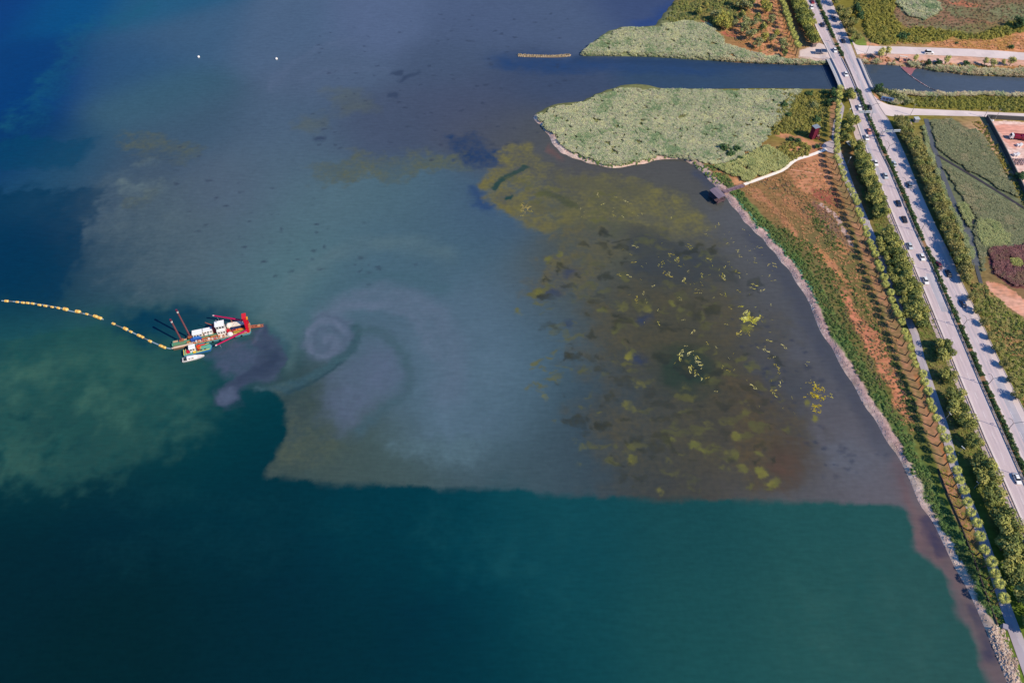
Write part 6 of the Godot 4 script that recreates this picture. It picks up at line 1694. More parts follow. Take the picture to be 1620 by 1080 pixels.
	bx(w, "red_winch", -4.0, -2.8, 1.3, 2.3, -0.4, 0.8, Color(0.6593, 0.005, 0.0324))
	bx(w, "crane_base", 0.2, 1.4, 1.3, 3.0, -1.2, 0.0, Color(0.7606, 0.0852, 0.0155))
	bx(w, "crane_base", 0.1, 1.0, 1.3, 2.2, -0.2, 0.8, Color(0.299, 0.0125, 0.0155))
	tb(w, "crane_arm", Vector3(0.8, 3.0, -0.6), Vector3(3.6, 2.4, -1.0), 0.3, 0.2, Color(0.7456, 0.0242, 0.0301))
	tb(w, "crane_arm", Vector3(0.8, 2.2, 0.2), Vector3(1.9, 3.2, 0.6), 0.3, 0.24, Color(0.8705, 0.2933, 0.0396))
	bx(w, "yellow_locker", -1.6, -0.4, 1.3, 2.0, 0.8, 1.5, Color(0.8224, 0.4951, 0.0301))
	for z in [-1.5, 1.5]:
		tb(w, "yellow_rail", Vector3(0.0, 1.75, z), Vector3(5.0, 1.9, z), 0.12, 0.12, Color(0.7911, 0.6331, 0.1368))
	tb(w, "yellow_rail", Vector3(-5.2, 1.7, -1.4), Vector3(-5.2, 1.7, 1.4), 0.14, 0.14, Color(0.7911, 0.5935, 0.1026))
	tb(w, "yellow_rail", Vector3(-4.4, 1.7, -1.4), Vector3(-4.4, 1.7, 1.4), 0.14, 0.14, Color(0.8543, 0.6466, 0.1648))
	for x in [1.6, 3.2]:
		sh = Sh.new()
		sh.ball(Vector3(x, 1.45, 0.8), Vector3(0.45, 0.25, 0.45), 8, 4, Color(0.0313, 0.0263, 0.0301))
		part("tyre", sh, M.matte, w)
	# white motor boat
	o = at + Basis(Vector3.UP, turn) * Vector3(7.9, 0, 7.3)
	var b2 := thing("motor_boat", "white motor boat with dark cabin windows moored outside the work boat", "boat", o, turn + 0.05)
	sh = Sh.new()
	var low := []
	var mid := []
	var top := []
	for p in [[-4.2, 0.95], [-2.0, 1.1], [1.0, 1.05], [3.0, 0.65], [4.5, 0.0], [3.0, -0.65], [1.0, -1.05], [-2.0, -1.1], [-4.2, -0.95]]:
		low.append(Vector3(p[0] * 0.93, -0.3, p[1] * 0.7))
		mid.append(Vector3(p[0], 0.75, p[1]))
		top.append(Vector3(p[0] * 1.01, 0.9, p[1] * 1.03))
	sh.loft([low, mid, top], Color(0.8382, 0.7609, 0.7079))
	part("hull", sh, M.gloss, b2)
	sh = Sh.new()
	sh.loft([[Vector3(-2.2, 0.9, -0.85), Vector3(1.6, 0.9, -0.7), Vector3(1.6, 0.9, 0.7), Vector3(-2.2, 0.9, 0.85)], [Vector3(-2.2, 1.75, -0.7), Vector3(0.7, 1.75, -0.5), Vector3(0.7, 1.75, 0.5), Vector3(-2.2, 1.75, 0.7)]], Color(0.9203, 0.8699, 0.8084))
	var c2 := part("cabin", sh, M.gloss, b2)
	for i in 2:
		sh = Sh.new()
		sh.box(Vector3(-1.2 + i * 1.2, 1.38, 0.78), Vector3(0.8, 0.3, 0.14), dark, Basis(Vector3.RIGHT, -0.2))
		part("window", sh, M.glass, c2)
	bx(b2, "cockpit", -3.8, -2.3, 0.85, 0.95, -0.8, 0.8, Color(0.06, 0.0658, 0.0704), M.matte, 0.02)
	bx(b2, "engine_cover", -3.3, -2.5, 0.95, 1.5, -0.5, 0.5, Color(0.0313, 0.0355, 0.0423))
	bx(b2, "bench", -4.1, -3.6, 0.95, 1.3, -0.8, 0.8, Color(0.5048, 0.4835, 0.4517))

	# floating discharge pipe
	var pl := thing("discharge_pipe", "thin pale discharge pipe floating between the yellow floats", "pipe")
	var one := smooth_line(pv([-219.7,-221.3, -212.9,-220.7, -205.5,-219.8, -200,-218.8, -193.9,-217.5, -187.1,-215.1, -180.5,-213.8, -176.5,-212.3, -172.6,-210.9]), 1)
	var two := smooth_line(pv([-168.5,-208.8, -161.7,-205.7, -154.2,-201.7, -149.6,-199.3, -143.9,-196.6, -140.9,-195.4, -139.1,-195.3]), 1)
	for l in [one, two]:
		sh = Sh.new()
		for i in l.size() - 1:
			sh.tube(Vector3(l[i].x, 0.18, l[i].y), Vector3(l[i + 1].x, 0.18, l[i + 1].y), 0.26, 0.26, 7, Color(0.299, 0.3967, 0.4307) if rng.randf() < 0.7 else Color(0.1841, 0.1806, 0.1648))
		part("pipe_run", sh, M.gloss, pl)
	var f := thing("pipe_float", "", "float")
	sh = Sh.new()
	sh.tube(Vector3(-0.75, 0.35, 0), Vector3(0.75, 0.35, 0), 0.62, 0.62, 10, Color(0.9372, 0.5935, 0.1421))
	for s in [-1.0, 1.0]:
		sh.tube(Vector3(s * 0.75, 0.35, 0), Vector3(s * 1.05, 0.35, 0), 0.62, 0.35, 10, Color(0.9372, 0.5935, 0.1648))
	part("barrel", sh, M.gloss, f)
	sh = Sh.new()
	sh.tube(Vector3(-0.12, 0.35, 0), Vector3(0.12, 0.35, 0), 0.66, 0.66, 10, Color(0.7456, 0.2933, 0.0396))
	part("strap", sh, M.matte, f)
	proto(f, "pipe_float")
	var ord := ["outermost", "second from the outer end", "third from the outer end", "fourth from the outer end", "fifth from the outer end", "sixth from the outer end", "seventh from the outer end", "eighth from the outer end", "ninth from the outer end", "tenth from the outer end", "big one past the tenth", "last single one before the long pair", "first half of the long pair at the gap", "second half of the long pair at the gap", "first after the submerged gap", "big one after the gap", "just past the big one", "first of a touching pair", "second of a touching pair", "between the touching pairs", "one of the last pair, farther from the dredger", "nearest to the dredger"]
	var n := 0
	for s in [[Vector3(-217.5, 0, -221.1), 1.0], [Vector3(-212.7, 0, -220.6), 0.8], [Vector3(-210.1, 0, -220.2), 0.9], [Vector3(-208, 0, -220), 0.9], [Vector3(-205.7, 0, -219.7), 0.9], [Vector3(-202.5, 0, -218.9), 0.9], [Vector3(-199.8, 0, -218.4), 0.9], [Vector3(-196.7, 0, -217.8), 0.8], [Vector3(-193.8, 0, -217.2), 0.9], [Vector3(-190.4, 0, -216.4), 1.35], [Vector3(-184.7, 0, -215.1), 1.35], [Vector3(-180.5, 0, -213.8), 0.85], [Vector3(-176.4, 0, -212.5), 1.2], [Vector3(-174.3, 0, -211.6), 1.2], [Vector3(-167.5, 0, -208.5), 0.95], [Vector3(-161.6, 0, -205.7), 1.25], [Vector3(-158.9, 0, -204.2), 0.9], [Vector3(-155, 0, -202.2), 1.05], [Vector3(-153.4, 0, -201.4), 1.0], [Vector3(-149.5, 0, -199.2), 1.0], [Vector3(-144.3, 0, -196.7), 1.05], [Vector3(-142.8, 0, -196), 1.0]]:
		var p: Vector3 = s[0]
		p.y = -0.1
		var l := one if n < 14 else two
		var best := 0
		for i in l.size() - 1:
			if l[i].distance_to(Vector2(p.x, p.z)) < l[best].distance_to(Vector2(p.x, p.z)):
				best = i
		var d := l[best + 1] - l[best]
		copy(f, p, -d.angle(), s[1] * 0.88, "yellow pipe float, " + ord[n], "yellow floats carrying the discharge pipe")
		n += 1

# ---------------------------------------------------------------- trees and plants
func trees() -> void:
	var bark: Color = Color(0.1841, 0.1331, 0.0897)
	var olive := [Color(0.3392, 0.3327, 0.0881), Color(0.219, 0.2415, 0.0655), Color(0.4111, 0.3788, 0.1036), Color(0.1701, 0.198, 0.0575)]
	var autumn := [Color(0.328, 0.3004, 0.0931), Color(0.2753, 0.2508, 0.0881), Color(0.2279, 0.2508, 0.0741), Color(0.3985, 0.3327, 0.1147)]
	var dark := [Color(0.0732, 0.1387, 0.0538), Color(0.1041, 0.1743, 0.0655), Color(0.0561, 0.1077, 0.0502)]
	var pale := [Color(0.595, 0.5533, 0.1882), Color(0.4635, 0.4545, 0.139), Color(0.7108, 0.6148, 0.2375)]
	var greyed := [Color(0.2957, 0.3109, 0.1205), Color(0.2104, 0.2415, 0.0931), Color(0.3862, 0.3669, 0.159)]
	var gold := [Color(0.4238, 0.4031, 0.0881), Color(0.3392, 0.3439, 0.0741), Color(0.4911, 0.4284, 0.1036)]
	# roadside trees west of the road
	var kinds := []
	for i in 3:
		kinds.append(make_tree("roadside_tree", "tree", 4.3, 5.2, 4.2, 2000, 0.36, olive, bark))
	var names := ["roadside trees between promenade and road", "one of the broad olive green trees merging in the belt beside the left carriageway"]
	var spots := []
	# crown centres read at 4.5 m
	for q in [[pv([181.5,-363.2]), 1.0, "lone roadside tree at the bridge's south west corner"], [pv([177.4,-341.6]), 0.95, "tree at the upper end of the small clump left of the first gantry"], [pv([173.6,-334.8]), 0.85, "middle tree of the small clump left of the first gantry"], [pv([170.3,-328.5]), 0.8, "yellowest tree at the lower end of the small clump by the forecourt"], [pv([174.1,-320.9]), 0.95, "tree over the parked white car, upper end of the long belt"],
		[pv([174.2,-194.3]), 0.95, "upper of the trees after the gap beside the beige paving"], [pv([173.6,-188.9]), 1.0, "broad tree just below the grass gap in the open stretch"], [pv([171.2,-179]), 0.85, "small tree between broad ones, left of the open road"], [pv([170.2,-168.3]), 1.1, "broad tree left of the road in the middle of the open stretch"], [pv([169.3,-163.1]), 1.05, "lower half of the broad pair left of the open road"], [pv([170.9,-156.9]), 0.95, "bright tree close to the guard rail above the bare pavement"], [pv([170.6,-148.7]), 0.9, "lone round tree with a dark shadow beside the bare pavement"], [pv([170.4,-139.5]), 1.15, "broad tree beside the nearest white car, upper one"], [pv([169.6,-133.1]), 1.1, "broad tree left of the nearest white car"], [pv([168.8,-125.7]), 1.15, "yellow green tree below the nearest white car"], [pv([169.2,-118]), 1.15, "upper tree of the nearest dense group"], [pv([170.2,-113.9]), 1.1, "tree of the nearest dense group by the guard rail"], [pv([166.5,-108.4]), 1.15, "left tree in the nearest dense group"], [pv([168.8,-104.4]), 1.2, "big tree of the nearest dense group at the right edge"], [pv([165,-99]), 1.05, "tree leaning over the promenade in the nearest group"], [pv([167,-96.8]), 1.1, "lowest big tree at the right edge of the picture"], [pv([165.5,-90.6]), 1.1, "last tree above the shaded promenade at the right edge"], [pv([165.9,-82.5]), 1.1, "tree just beyond the right edge shading the promenade"], [pv([177.8,-108.9]), 1.1, "tree beyond the right edge behind the dense group"]]:
		spots.append(q)
	for q in spaced(pv([173.6,-313.5, 172.6,-301, 172.4,-288, 172.3,-277.4, 171.5,-269.6]), 4.6):
		spots.append([PackedVector2Array([q]), rng.randf_range(0.95, 1.12), ""])
	for q in spaced(pv([176.5,-312.5, 175.8,-300, 175,-288.9]), 5.5):
		spots.append([PackedVector2Array([q + Vector2(-0.6, 0.0)]), rng.randf_range(0.7, 0.85), ""])
	for q in spaced(pv([171.1,-256.3, 171.4,-246, 170.9,-234.4, 170.8,-223.4, 169.9,-212.1, 169,-204.6]), 4.6):
		spots.append([PackedVector2Array([q]), rng.randf_range(0.95, 1.12), ""])
	for q in spaced(pv([167.3,-253.1, 167,-240.5, 167,-227.8, 166.7,-215.6, 166.1,-205.9]), 6.0):
		spots.append([PackedVector2Array([q + Vector2(-0.4, 0)]), rng.randf_range(0.7, 0.85), ""])
	for i in spots.size():
		var p: Vector2 = spots[i][0][0]
		var lab: String = spots[i][2]
		copy(kinds[i % 3], on_ground(Vector3(p.x, 0, p.y)), rng.randf() * TAU, spots[i][1], lab if lab else "%s broad olive tree of the roadside belt from the forecourt" % ordinal(i - 23), names[0])
	# same kind, west of the road beyond the canal
	var k2 := []
	for i in 2:
		k2.append(make_tree("roadside_tree", "tree", 4.4, 5.2, 4.4, 1800, 0.38, gold + olive, bark))
	var i2 := 0
	for q in spaced(pv([174.2,-470.1, 173.1,-456.6, 173.6,-445, 174,-433.7, 174.4,-422.8, 175.1,-416.1]), 4.8):
		copy(k2[i2 % 2], on_ground(Vector3(q.x, 0, q.y)), rng.randf() * TAU, rng.randf_range(0.95, 1.1), "%s yellow green tree of the dense row left of the far road" % ordinal(i2 + 1), "trees left of the road beyond the canal")
		i2 += 1
	for q in spaced(pv([177.3,-470.1, 177,-456.6, 177.4,-443.6, 177.4,-432.3]), 5.6):
		copy(k2[i2 % 2], on_ground(Vector3(q.x, 0, q.y)), rng.randf() * TAU, rng.randf_range(0.8, 0.95), "%s tree of the far left row, a smaller one at the kerb" % ordinal(i2 + 1), "trees left of the road beyond the canal")
		i2 += 1
	# the belt east of the road
	var k3 := []
	for i in 3:
		k3.append(make_tree("belt_tree", "tree", 3.7, 4.6, 3.8, 1500, 0.32, autumn, bark, 0.05))
	var i3 := 0
	for q in spaced(pv([201.2,-341.1, 201.9,-332.7, 202.2,-319.4, 201.3,-301.9, 200.5,-282.7, 199.7,-265.4, 198.6,-249.9, 197.6,-236, 197.2,-227]), 4.4):
		copy(k3[i3 % 3], on_ground(Vector3(q.x, 0, q.y)), rng.randf() * TAU, rng.randf_range(0.9, 1.1), "%s olive brown tree of the right hand belt from the junction" % ordinal(i3 + 1) if i3 > 0 else "dark tree heading the belt at the south junction", "trees of the belt along the right carriageway")
		i3 += 1
	for q in spaced(pv([203.5,-340, 204.1,-329.6, 204.4,-317.4, 203.8,-300, 202.9,-281.8, 201.7,-264.6, 200.3,-248.3, 198.8,-233.7]), 5.2):
		copy(k3[i3 % 3], on_ground(Vector3(q.x + 0.6, 0, q.y)), rng.randf() * TAU, rng.randf_range(0.75, 0.95), "%s tree of the right hand belt, a smaller one on its marsh side" % ordinal(i3 + 1), "trees on the marsh side of the belt")
		i3 += 1
	for q in [[pv([196,-213.5]), 0.62], [pv([196.3,-206.6]), 0.6], [pv([196.6,-199.6]), 0.62], [pv([196.8,-192.7]), 0.66], [pv([196.6,-185.1]), 0.62], [pv([196.5,-177.8]), 0.66], [pv([195.8,-170]), 0.7], [pv([196.2,-220.5]), 0.7]]:
		copy(k3[i3 % 3], on_ground(Vector3(q[0][0].x, 0, q[0][0].y)), rng.randf() * TAU, q[1], "%s tree of the right kerb, small and thin on the open stretch" % ordinal(i3 + 1), "small kerb trees along the open stretch")
		i3 += 1
	for q in [[pv([199,-452.2]), 1.0], [pv([199.4,-443.6]), 1.05], [pv([199.4,-435.1]), 1.05], [pv([199.9,-426.8]), 1.05], [pv([200.6,-420.1]), 0.95], [pv([198.9,-462.6]), 1.0], [pv([203.6,-449.3]), 0.9], [pv([203.2,-436.5]), 0.9]]:
		copy(k3[i3 % 3], on_ground(Vector3(q[0][0].x, 0, q[0][0].y)), rng.randf() * TAU, q[1], "%s tree right of the road, dull green, in the row beyond the canal" % ordinal(i3 + 1), "trees right of the road beyond the canal")
		i3 += 1
	# pale trees by the north side road
	var k4 := make_tree("pale_tree", "tree", 2.2, 3.4, 3.2, 700, 0.26, pale, bark, 0.12)
	for q in [[pv([210.2,-403.7]), 1.35, "biggest pale tree by the north side road, next to the bridge"], [pv([214.9,-406.3]), 1.15, "pale tree leaning right of the biggest one by the bridge"], [pv([229.3,-400.5]), 0.9, "thin tree between the sluice and the white van"], [pv([246,-398]), 1.1, "yellow round tree alone beside the north side road"], [pv([267.6,-396.7]), 1.0, "left tree of the pale pair by the side road"], [pv([270.8,-394.8]), 1.05, "right tree of the pale pair by the side road"], [pv([278.2,-397.4]), 0.7, "small pale tree left of the last one on the right"], [pv([282.2,-396.7]), 1.1, "last pale tree toward the right edge by the side road"]]:
		copy(k4, on_ground(Vector3(q[0][0].x, 0, q[0][0].y)), rng.randf() * TAU, q[1], q[2], "pale trees by the north side road")
	# dark trees and bushes
	var k5 := make_tree("dark_tree", "tree", 2.6, 3.6, 2.8, 900, 0.3, dark, bark)
	var k6 := make_tree("round_bush", "bush", 1.9, 2.4, 1.1, 600, 0.26, dark + [Color(0.1347, 0.2063, 0.0655)], bark)
	for q in [[pv([235.6,-396.7]), 0.8, "dark small tree beside the white van"], [pv([209.7,-452.2]), 1.3, "dark tree behind the right row beyond the canal, upper"], [pv([209.7,-445]), 1.1, "dark tree behind the right row beyond the canal, lower"], [pv([301,-435.1]), 1.5, "dark tree at the right edge of the north east field"], [pv([199.4,-370.1]), 1.1, "dark tree at the bridge's south east corner"], [pv([173.2,-365.5]), 1.2, "dark tree at the bridge's south west bank"], [pv([170.2,-358.7]), 1.0, "dark tree behind the first palms by the bridge"], [pv([248,-298.1]), 1.0, "dark bushy tree against the yard wall at the right edge"]]:
		copy(k5, on_ground(Vector3(q[0][0].x, 0, q[0][0].y)), rng.randf() * TAU, q[1], q[2])
	for q in [[pv([107.3,-322.2]), 1.35, "left dark bush at the reed bed's lower edge"], [pv([110.1,-317.7]), 1.3, "middle dark bush at the reed bed's lower edge"], [pv([114.3,-321.7]), 1.15, "upper right dark bush at the reed bed's lower edge"], [pv([114.6,-314.3]), 0.9, "small dark bush right of the three by the reed bed"], [pv([242,-398.3]), 1.2, "dark bush on the canal bank right of the sluice"], [pv([257.4,-397.1]), 1.2, "dark bush on the canal bank by the side road"], [pv([230.9,-425.1]), 1.7, "dark bush at the field's edge above the north side road"], [pv([228.4,-424.4]), 1.2, "smaller dark bush left of the one at the field's edge"], [pv([260,-419.1]), 0.6, "tiny dark shrub on the orange verge"], [pv([290,-414.4]), 0.9, "dark shrub on the orange verge at the right"], [pv([160,-345.2]), 1.3, "dark bush behind the watch tower"], [pv([161.8,-368.7]), 1.2, "dark bush in the scrub by the canal"], [pv([145.9,-358.4]), 1.2, "dark bush on the left edge of the scrub"], [pv([146.3,-349.6]), 1.0, "grey bush in the scrub left of the tower"], [pv([155.5,-323.7]), 0.9, "shrub below the watch tower by the forecourt"], [pv([143.6,-329.4]), 1.0, "green bush near the orange clearing"], [pv([146.5,-327.8]), 1.0, "round bush right of the one near the orange clearing"], [pv([170.4,-369.9]), 1.1, "grey green bush on the canal bank by the palms"]]:
		copy(k6, on_ground(Vector3(q[0][0].x, 0, q[0][0].y)), rng.randf() * TAU, q[1], q[2])
	var k7 := make_tree("grey_bush", "bush", 2.3, 2.6, 1.3, 700, 0.26, greyed, bark)
	for q in [[pv([161.9,-357.3]), 1.2, "big grey green bush in the scrub north of the tower"], [pv([206.3,-367.6]), 1.4, "grey green bush behind the blue hoarding"], [pv([209.3,-364.1]), 1.5, "second grey green bush behind the blue hoarding"], [pv([213.1,-360.7]), 1.3, "grey green bush at the end of the hoarding thicket"], [pv([202.8,-369.9]), 1.2, "grey green bush above the blue hoarding"]]:
		copy(k7, on_ground(Vector3(q[0][0].x, 0, q[0][0].y)), rng.randf() * TAU, q[1], q[2])
	# mixed trees on the north west point
	var k8 := [make_tree("field_tree", "tree", 2.3, 3.6, 3.0, 700, 0.27, greyed, bark, 0.1), make_tree("field_tree", "tree", 2.2, 3.4, 2.8, 700, 0.27, gold, bark, 0.05), make_tree("field_tree", "tree", 2.1, 3.6, 2.9, 700, 0.27, dark + olive, bark)]
	var n := 0
	var tint := ["grey green tree on the north point's orange soil", "yellow green tree on the north point's orange soil", "dark green tree on the north point's orange soil"]
	for q in [[pv([113.5,-450]), 2, 1.2], [pv([119,-458.1]), 2, 0.9], [pv([122.3,-445]), 0, 1.3], [pv([125.7,-440]), 1, 1.7], [pv([127.2,-433.7]), 1, 1.4], [pv([122.9,-437.2]), 1, 1.4], [pv([131.7,-442.1]), 2, 0.9], [pv([132.2,-436.5]), 0, 1.0], [pv([138.3,-445]), 2, 1.2], [pv([139.8,-458.1]), 0, 1.5], [pv([143.9,-455.1]), 0, 1.3], [pv([147.1,-459.6]), 2, 1.2], [pv([146.9,-440.7]), 2, 1.3], [pv([148,-430.9]), 2, 1.3], [pv([139.7,-436.5]), 0, 1.3], [pv([143.2,-435.1]), 0, 1.3], [pv([137,-429.6]), 0, 1.3], [pv([139.4,-422.8]), 0, 1.4], [pv([147.6,-421.4]), 1, 1.2], [pv([154.9,-452.2]), 1, 1.5], [pv([154.4,-459.6]), 1, 1.3], [pv([155.2,-440.7]), 0, 1.0], [pv([151.4,-420.1]), 0, 1.0], [pv([156.3,-412.1]), 0, 1.3], [pv([156,-405.6]), 2, 0.9], [pv([142.3,-414.8]), 0, 1.1], [pv([155.7,-426.8]), 1, 0.9]]:
		copy(k8[q[1]], on_ground(Vector3(q[0][0].x, 0, q[0][0].y)), rng.randf() * TAU, q[2] * 1.1, "%s, %s from the bay side" % [tint[q[1]], ordinal(n + 1)], "trees on the north point")
		n += 1
	# palms
	var pk := []
	for i in 5:
		pk.append(make_palm(rng.randf_range(4.6, 5.4), rng.randf_range(-0.3, 0.6)))
	n = 0
	var row := spaced(PALM_LINE, 4.25)
	for q in row:
		var z: float = q.y
		var lab := "fan palm beside the orange field"
		if n == 0:
			lab = "first fan palm of the promenade row, next to the canal"
		elif n == row.size() - 1:
			lab = "last fan palm of the promenade row, above the rock slope"
		elif z > -120.0:
			lab = "fan palm on the lawn by the kerb wall"
		elif z > -175.0:
			lab = "fan palm by the brown bed"
		elif z > -255.0:
			lab = "fan palm opposite the orange dry grass"
		copy(pk[n % 5], on_ground(Vector3(q.x + rng.randf_range(-0.4, 0.4), 0, q.y + rng.randf_range(-0.3, 0.3))), rng.randf() * TAU, rng.randf_range(0.98, 1.14) * (1.08 if z > -150.0 else 1.0), lab if n == 0 or n == row.size() - 1 else "%s palm from the canal, a %s" % [ordinal(n + 1), lab], "palm row along the promenade")
		n += 1
	n = 0
	for q in spaced(pv([163.1,-406.6, 163.3,-415.7, 163.4,-426.5, 163.8,-442.4, 164.9,-462.1, 166.1,-477.3]), 4.6):
		copy(pk[n % 5], on_ground(Vector3(q.x, 0, q.y)), rng.randf() * TAU, rng.randf_range(1.1, 1.3), "%s fan palm of the row beyond the canal, counting from the yard" % ordinal(n + 1) if n > 0 else "first fan palm beyond the canal, beside the paved yard", "palm row beyond the canal")
		n += 1
	# clipped shrubs on the median
	var shrub := []
	for i in 3:
		var s := part("median_shrub", crown(1.35, 1.5, 7, 320, 0.24, [Color(0.0828, 0.1454, 0.0538), Color(0.1282, 0.1899, 0.0614), Color(0.0561, 0.1077, 0.0467)]), M.leaf)
		tag(s, "", "shrub")
		shrub.append(proto(s, "median_shrub"))
	n = 0
	var cut := 0
	var mid := PackedVector2Array()
	for i in 160:
		var z := lerpf(-545.0, 20.0, i / 159.0)
		mid.append(Vector2(lerpf(x_at(LANE_L1, z), x_at(LANE_R0, z), 0.62), z))
	for q in spaced(mid, 2.0):
		var z: float = q.y
		if z > -404.0 and z < -372.0:
			continue
		if z > -425.0 and z < -414.0 and rng.randf() < 0.5:
			continue
		if soft.get_noise_2d(z * 3.0, 7.0) < -0.42:
			continue
		if z < -388.0:
			cut = n + 1
		copy(shrub[n % 3], Vector3(q.x, road_y(z) + 0.55, z), rng.randf() * TAU, rng.randf_range(0.9, 1.2), "%s clipped shrub of the median hedge %s" % [ordinal((n if z < -388.0 else n - cut) % 80 + 1), "beyond the canal, from the far end" if z < -388.0 else ("counting from the bridge" if n - cut < 80 else ("of the open stretch, upper end first" if n - cut < 160 else "near the bottom edge"))], "shrubs of the median hedge")
		n += 1

func beds() -> void:
	var reed := []
	for i in 4:
		reed.append(tuft(22, 1.7, 0.7, 0.1, 0.9))
	var low := []
	for i in 3:
		low.append(tuft(14, 0.42, 0.45, 0.06, 0.4))
	var leafs := []
	for i in 3:
		leafs.append(leafy(0.8, 1.0, 70, 0.2))
	var grey_reed := [Color(0.2939, 0.3971, 0.1898), Color(0.6376, 0.6427, 0.3386), Color(0.461, 0.4521, 0.3158), Color(0.7874, 0.7529, 0.4256), Color(0.3656, 0.4665, 0.2339), Color(0.5695, 0.4961, 0.3623), Color(0.7291, 0.7151, 0.3744)]
	var bank_reed := [Color(0.5532, 0.5425, 0.294), Color(0.7874, 0.6965, 0.4256), Color(0.6376, 0.4665, 0.2834), Color(0.4324, 0.4961, 0.2434)]
	var open := func(p: Vector2) -> bool: return fine.get_noise_2d(p.x * 0.7, p.y * 0.7) < 0.42 and wisp.get_noise_2d(p.x, p.y) < 0.46
	scatter("reed_bed", "pale grey green reed bed covering the south point", [pv([13.4,-347.9, 23,-356.8, 40.9,-362.4, 57.2,-374, 79.7,-372.8, 100.5,-372.8, 159.3,-372.8, 153,-363, 143.9,-349, 136.2,-340.9, 129.5,-327.3, 119.2,-317.2, 100.9,-310.4, 90.6,-313.3, 76.5,-317.2, 61.7,-312.8, 49.5,-310.4, 37.5,-315.2, 29.5,-320.2, 24.6,-327.3, 20.4,-336.7])], 4.6, reed, 0.46, 0.64, grey_reed, open)
	scatter("reed_bed", "pale reed bed on the north point along the canal", [pv([38.5,-406.9, 49.3,-422.4, 66.1,-435.4, 86.9,-436.1, 95,-440.3, 104.9,-443.1, 117.7,-439.6, 122.3,-430.6, 125.5,-418.4, 141.9,-407.9, 164.1,-401.5, 179.4,-400.8, 179.1,-398, 163.2,-397.7, 146.4,-399.6, 123.6,-400.8, 101,-404, 77.6,-406])], 4.4, reed, 0.46, 0.66, grey_reed, open)
	scatter("reed_bank", "brownish reeds along the canal banks", [pv([199.1,-401.5, 216.5,-399.6, 219,-398.3, 215.8,-397.1, 199.6,-398.3]), pv([225.2,-399.6, 233.3,-395.8, 252,-393.9, 269.3,-392.7, 350.3,-387.8, 346.1,-379.3, 285.5,-385, 267.1,-386.9, 250,-388.4, 232.3,-392.7, 225.4,-395.8]), pv([198.7,-372.2, 209.6,-370.8, 226.5,-369.6, 251.9,-369.3, 278.9,-368.6, 338.7,-364.1, 337.5,-361.8, 278,-366.4, 251.3,-367.6, 225.9,-367.6, 203.3,-369.3]), pv([115.5,-402.1, 146.4,-399.6, 163.2,-397.7, 179.1,-398, 179.6,-400.2, 163.7,-399.9, 146.8,-401.8, 115.9,-404.7]), pv([198.8,-371.6, 210.4,-369.9, 215.1,-363, 206.6,-359.6, 200.5,-364.1])], 2.6, reed, 0.7, 1.1, bank_reed)
	scatter("reed_bed", "dull green reed marsh between the channels on the right", [pv([221.6,-345.2, 232,-347.4, 234.2,-337.7, 242.1,-337.7, 243.5,-327.3, 243,-302.7, 243.3,-286, 236.3,-293.3, 227.2,-305.5, 221.1,-313.3, 216.5,-320.2, 218,-332.5]), pv([214.8,-309.4, 218.8,-306.5, 225.6,-297.5, 233.6,-286, 241.3,-273.7, 234.6,-256.9, 224.9,-252.1, 214.5,-251.3, 207.4,-237.2, 209.7,-248.9, 213.8,-262.7, 218.1,-273.7, 216.2,-283.4, 214.9,-297])], 4.0, reed, 0.44, 0.66, [Color(0.2939, 0.3107, 0.1659), Color(0.4185, 0.4105, 0.2156), Color(0.2215, 0.2564, 0.1302), Color(0.461, 0.4105, 0.2246)])
	scatter("reed_bed", "yellow green reeds on the tongue between two channels", [pv([213.2,-281.6, 216.9,-280.3, 215.6,-271.6, 213,-264.4, 211.6,-268.6, 211,-274.6]), pv([217.6,-271.6, 225.4,-268.6, 229.5,-260.2, 220.6,-252.1, 213.7,-252.1, 214.4,-260.2])], 2.2, reed, 0.6, 0.95, [Color(0.3915, 0.4241, 0.1737), Color(0.4906, 0.4961, 0.2068), Color(0.3168, 0.3711, 0.1439)])
	scatter("reed_bed", "narrow pale green reeds on the near side of the channel", [pv([216.2,-343.1, 213.7,-329.4, 212,-318.2, 211,-309.4, 209.3,-295.2, 208.6,-278.9, 208.6,-265.2, 208.3,-255.3, 205.7,-244.2, 204,-244.2, 206,-254.5, 206.5,-266.1, 206.5,-278.1, 207.5,-295.2, 209.1,-309.4, 210.1,-320.2, 214.2,-340.9])], 2.4, reed, 0.5, 0.85, [Color(0.3407, 0.3971, 0.1816), Color(0.4324, 0.4665, 0.2246)])
	scatter("reed_bed", "wine red dry reeds in the marsh on the right", [pv([216,-250.5, 226.6,-252.9, 238.7,-254.5, 227.6,-227.5, 217.8,-229, 212.9,-236.5])], 2.2, reed, 0.55, 0.85, [Color(0.2828, 0.1153, 0.1173), Color(0.3915, 0.1991, 0.1659), Color(0.203, 0.0857, 0.0884), Color(0.3407, 0.2173, 0.1369)], func(p: Vector2) -> bool: return p.distance_to(pv([224.6,-242.6])[0]) > 3.5)
	scatter("reed_bed", "small yellow patch in the wine red reeds", [pv([222.9,-245, 227.7,-245, 227,-241.1, 222.2,-240.3])], 3.0, reed, 0.5, 0.8, [Color(0.4757, 0.4665, 0.1439), Color(0.3656, 0.384, 0.1173)])
	# scrub
	scatter("reed_bed", "yellow green reeds between the pale bed and the white path", [pv([100,-308.4, 110.6,-311.3, 119.2,-317.2, 130.2,-324.3, 134.7,-321.2, 139.2,-312.3, 134.9,-307, 126.5,-302.7, 114.2,-297, 110.6,-300.8])], 1.6, reed, 0.6, 1.0, [Color(0.4465, 0.4665, 0.1659), Color(0.6201, 0.5914, 0.2246), Color(0.3656, 0.4105, 0.151)])
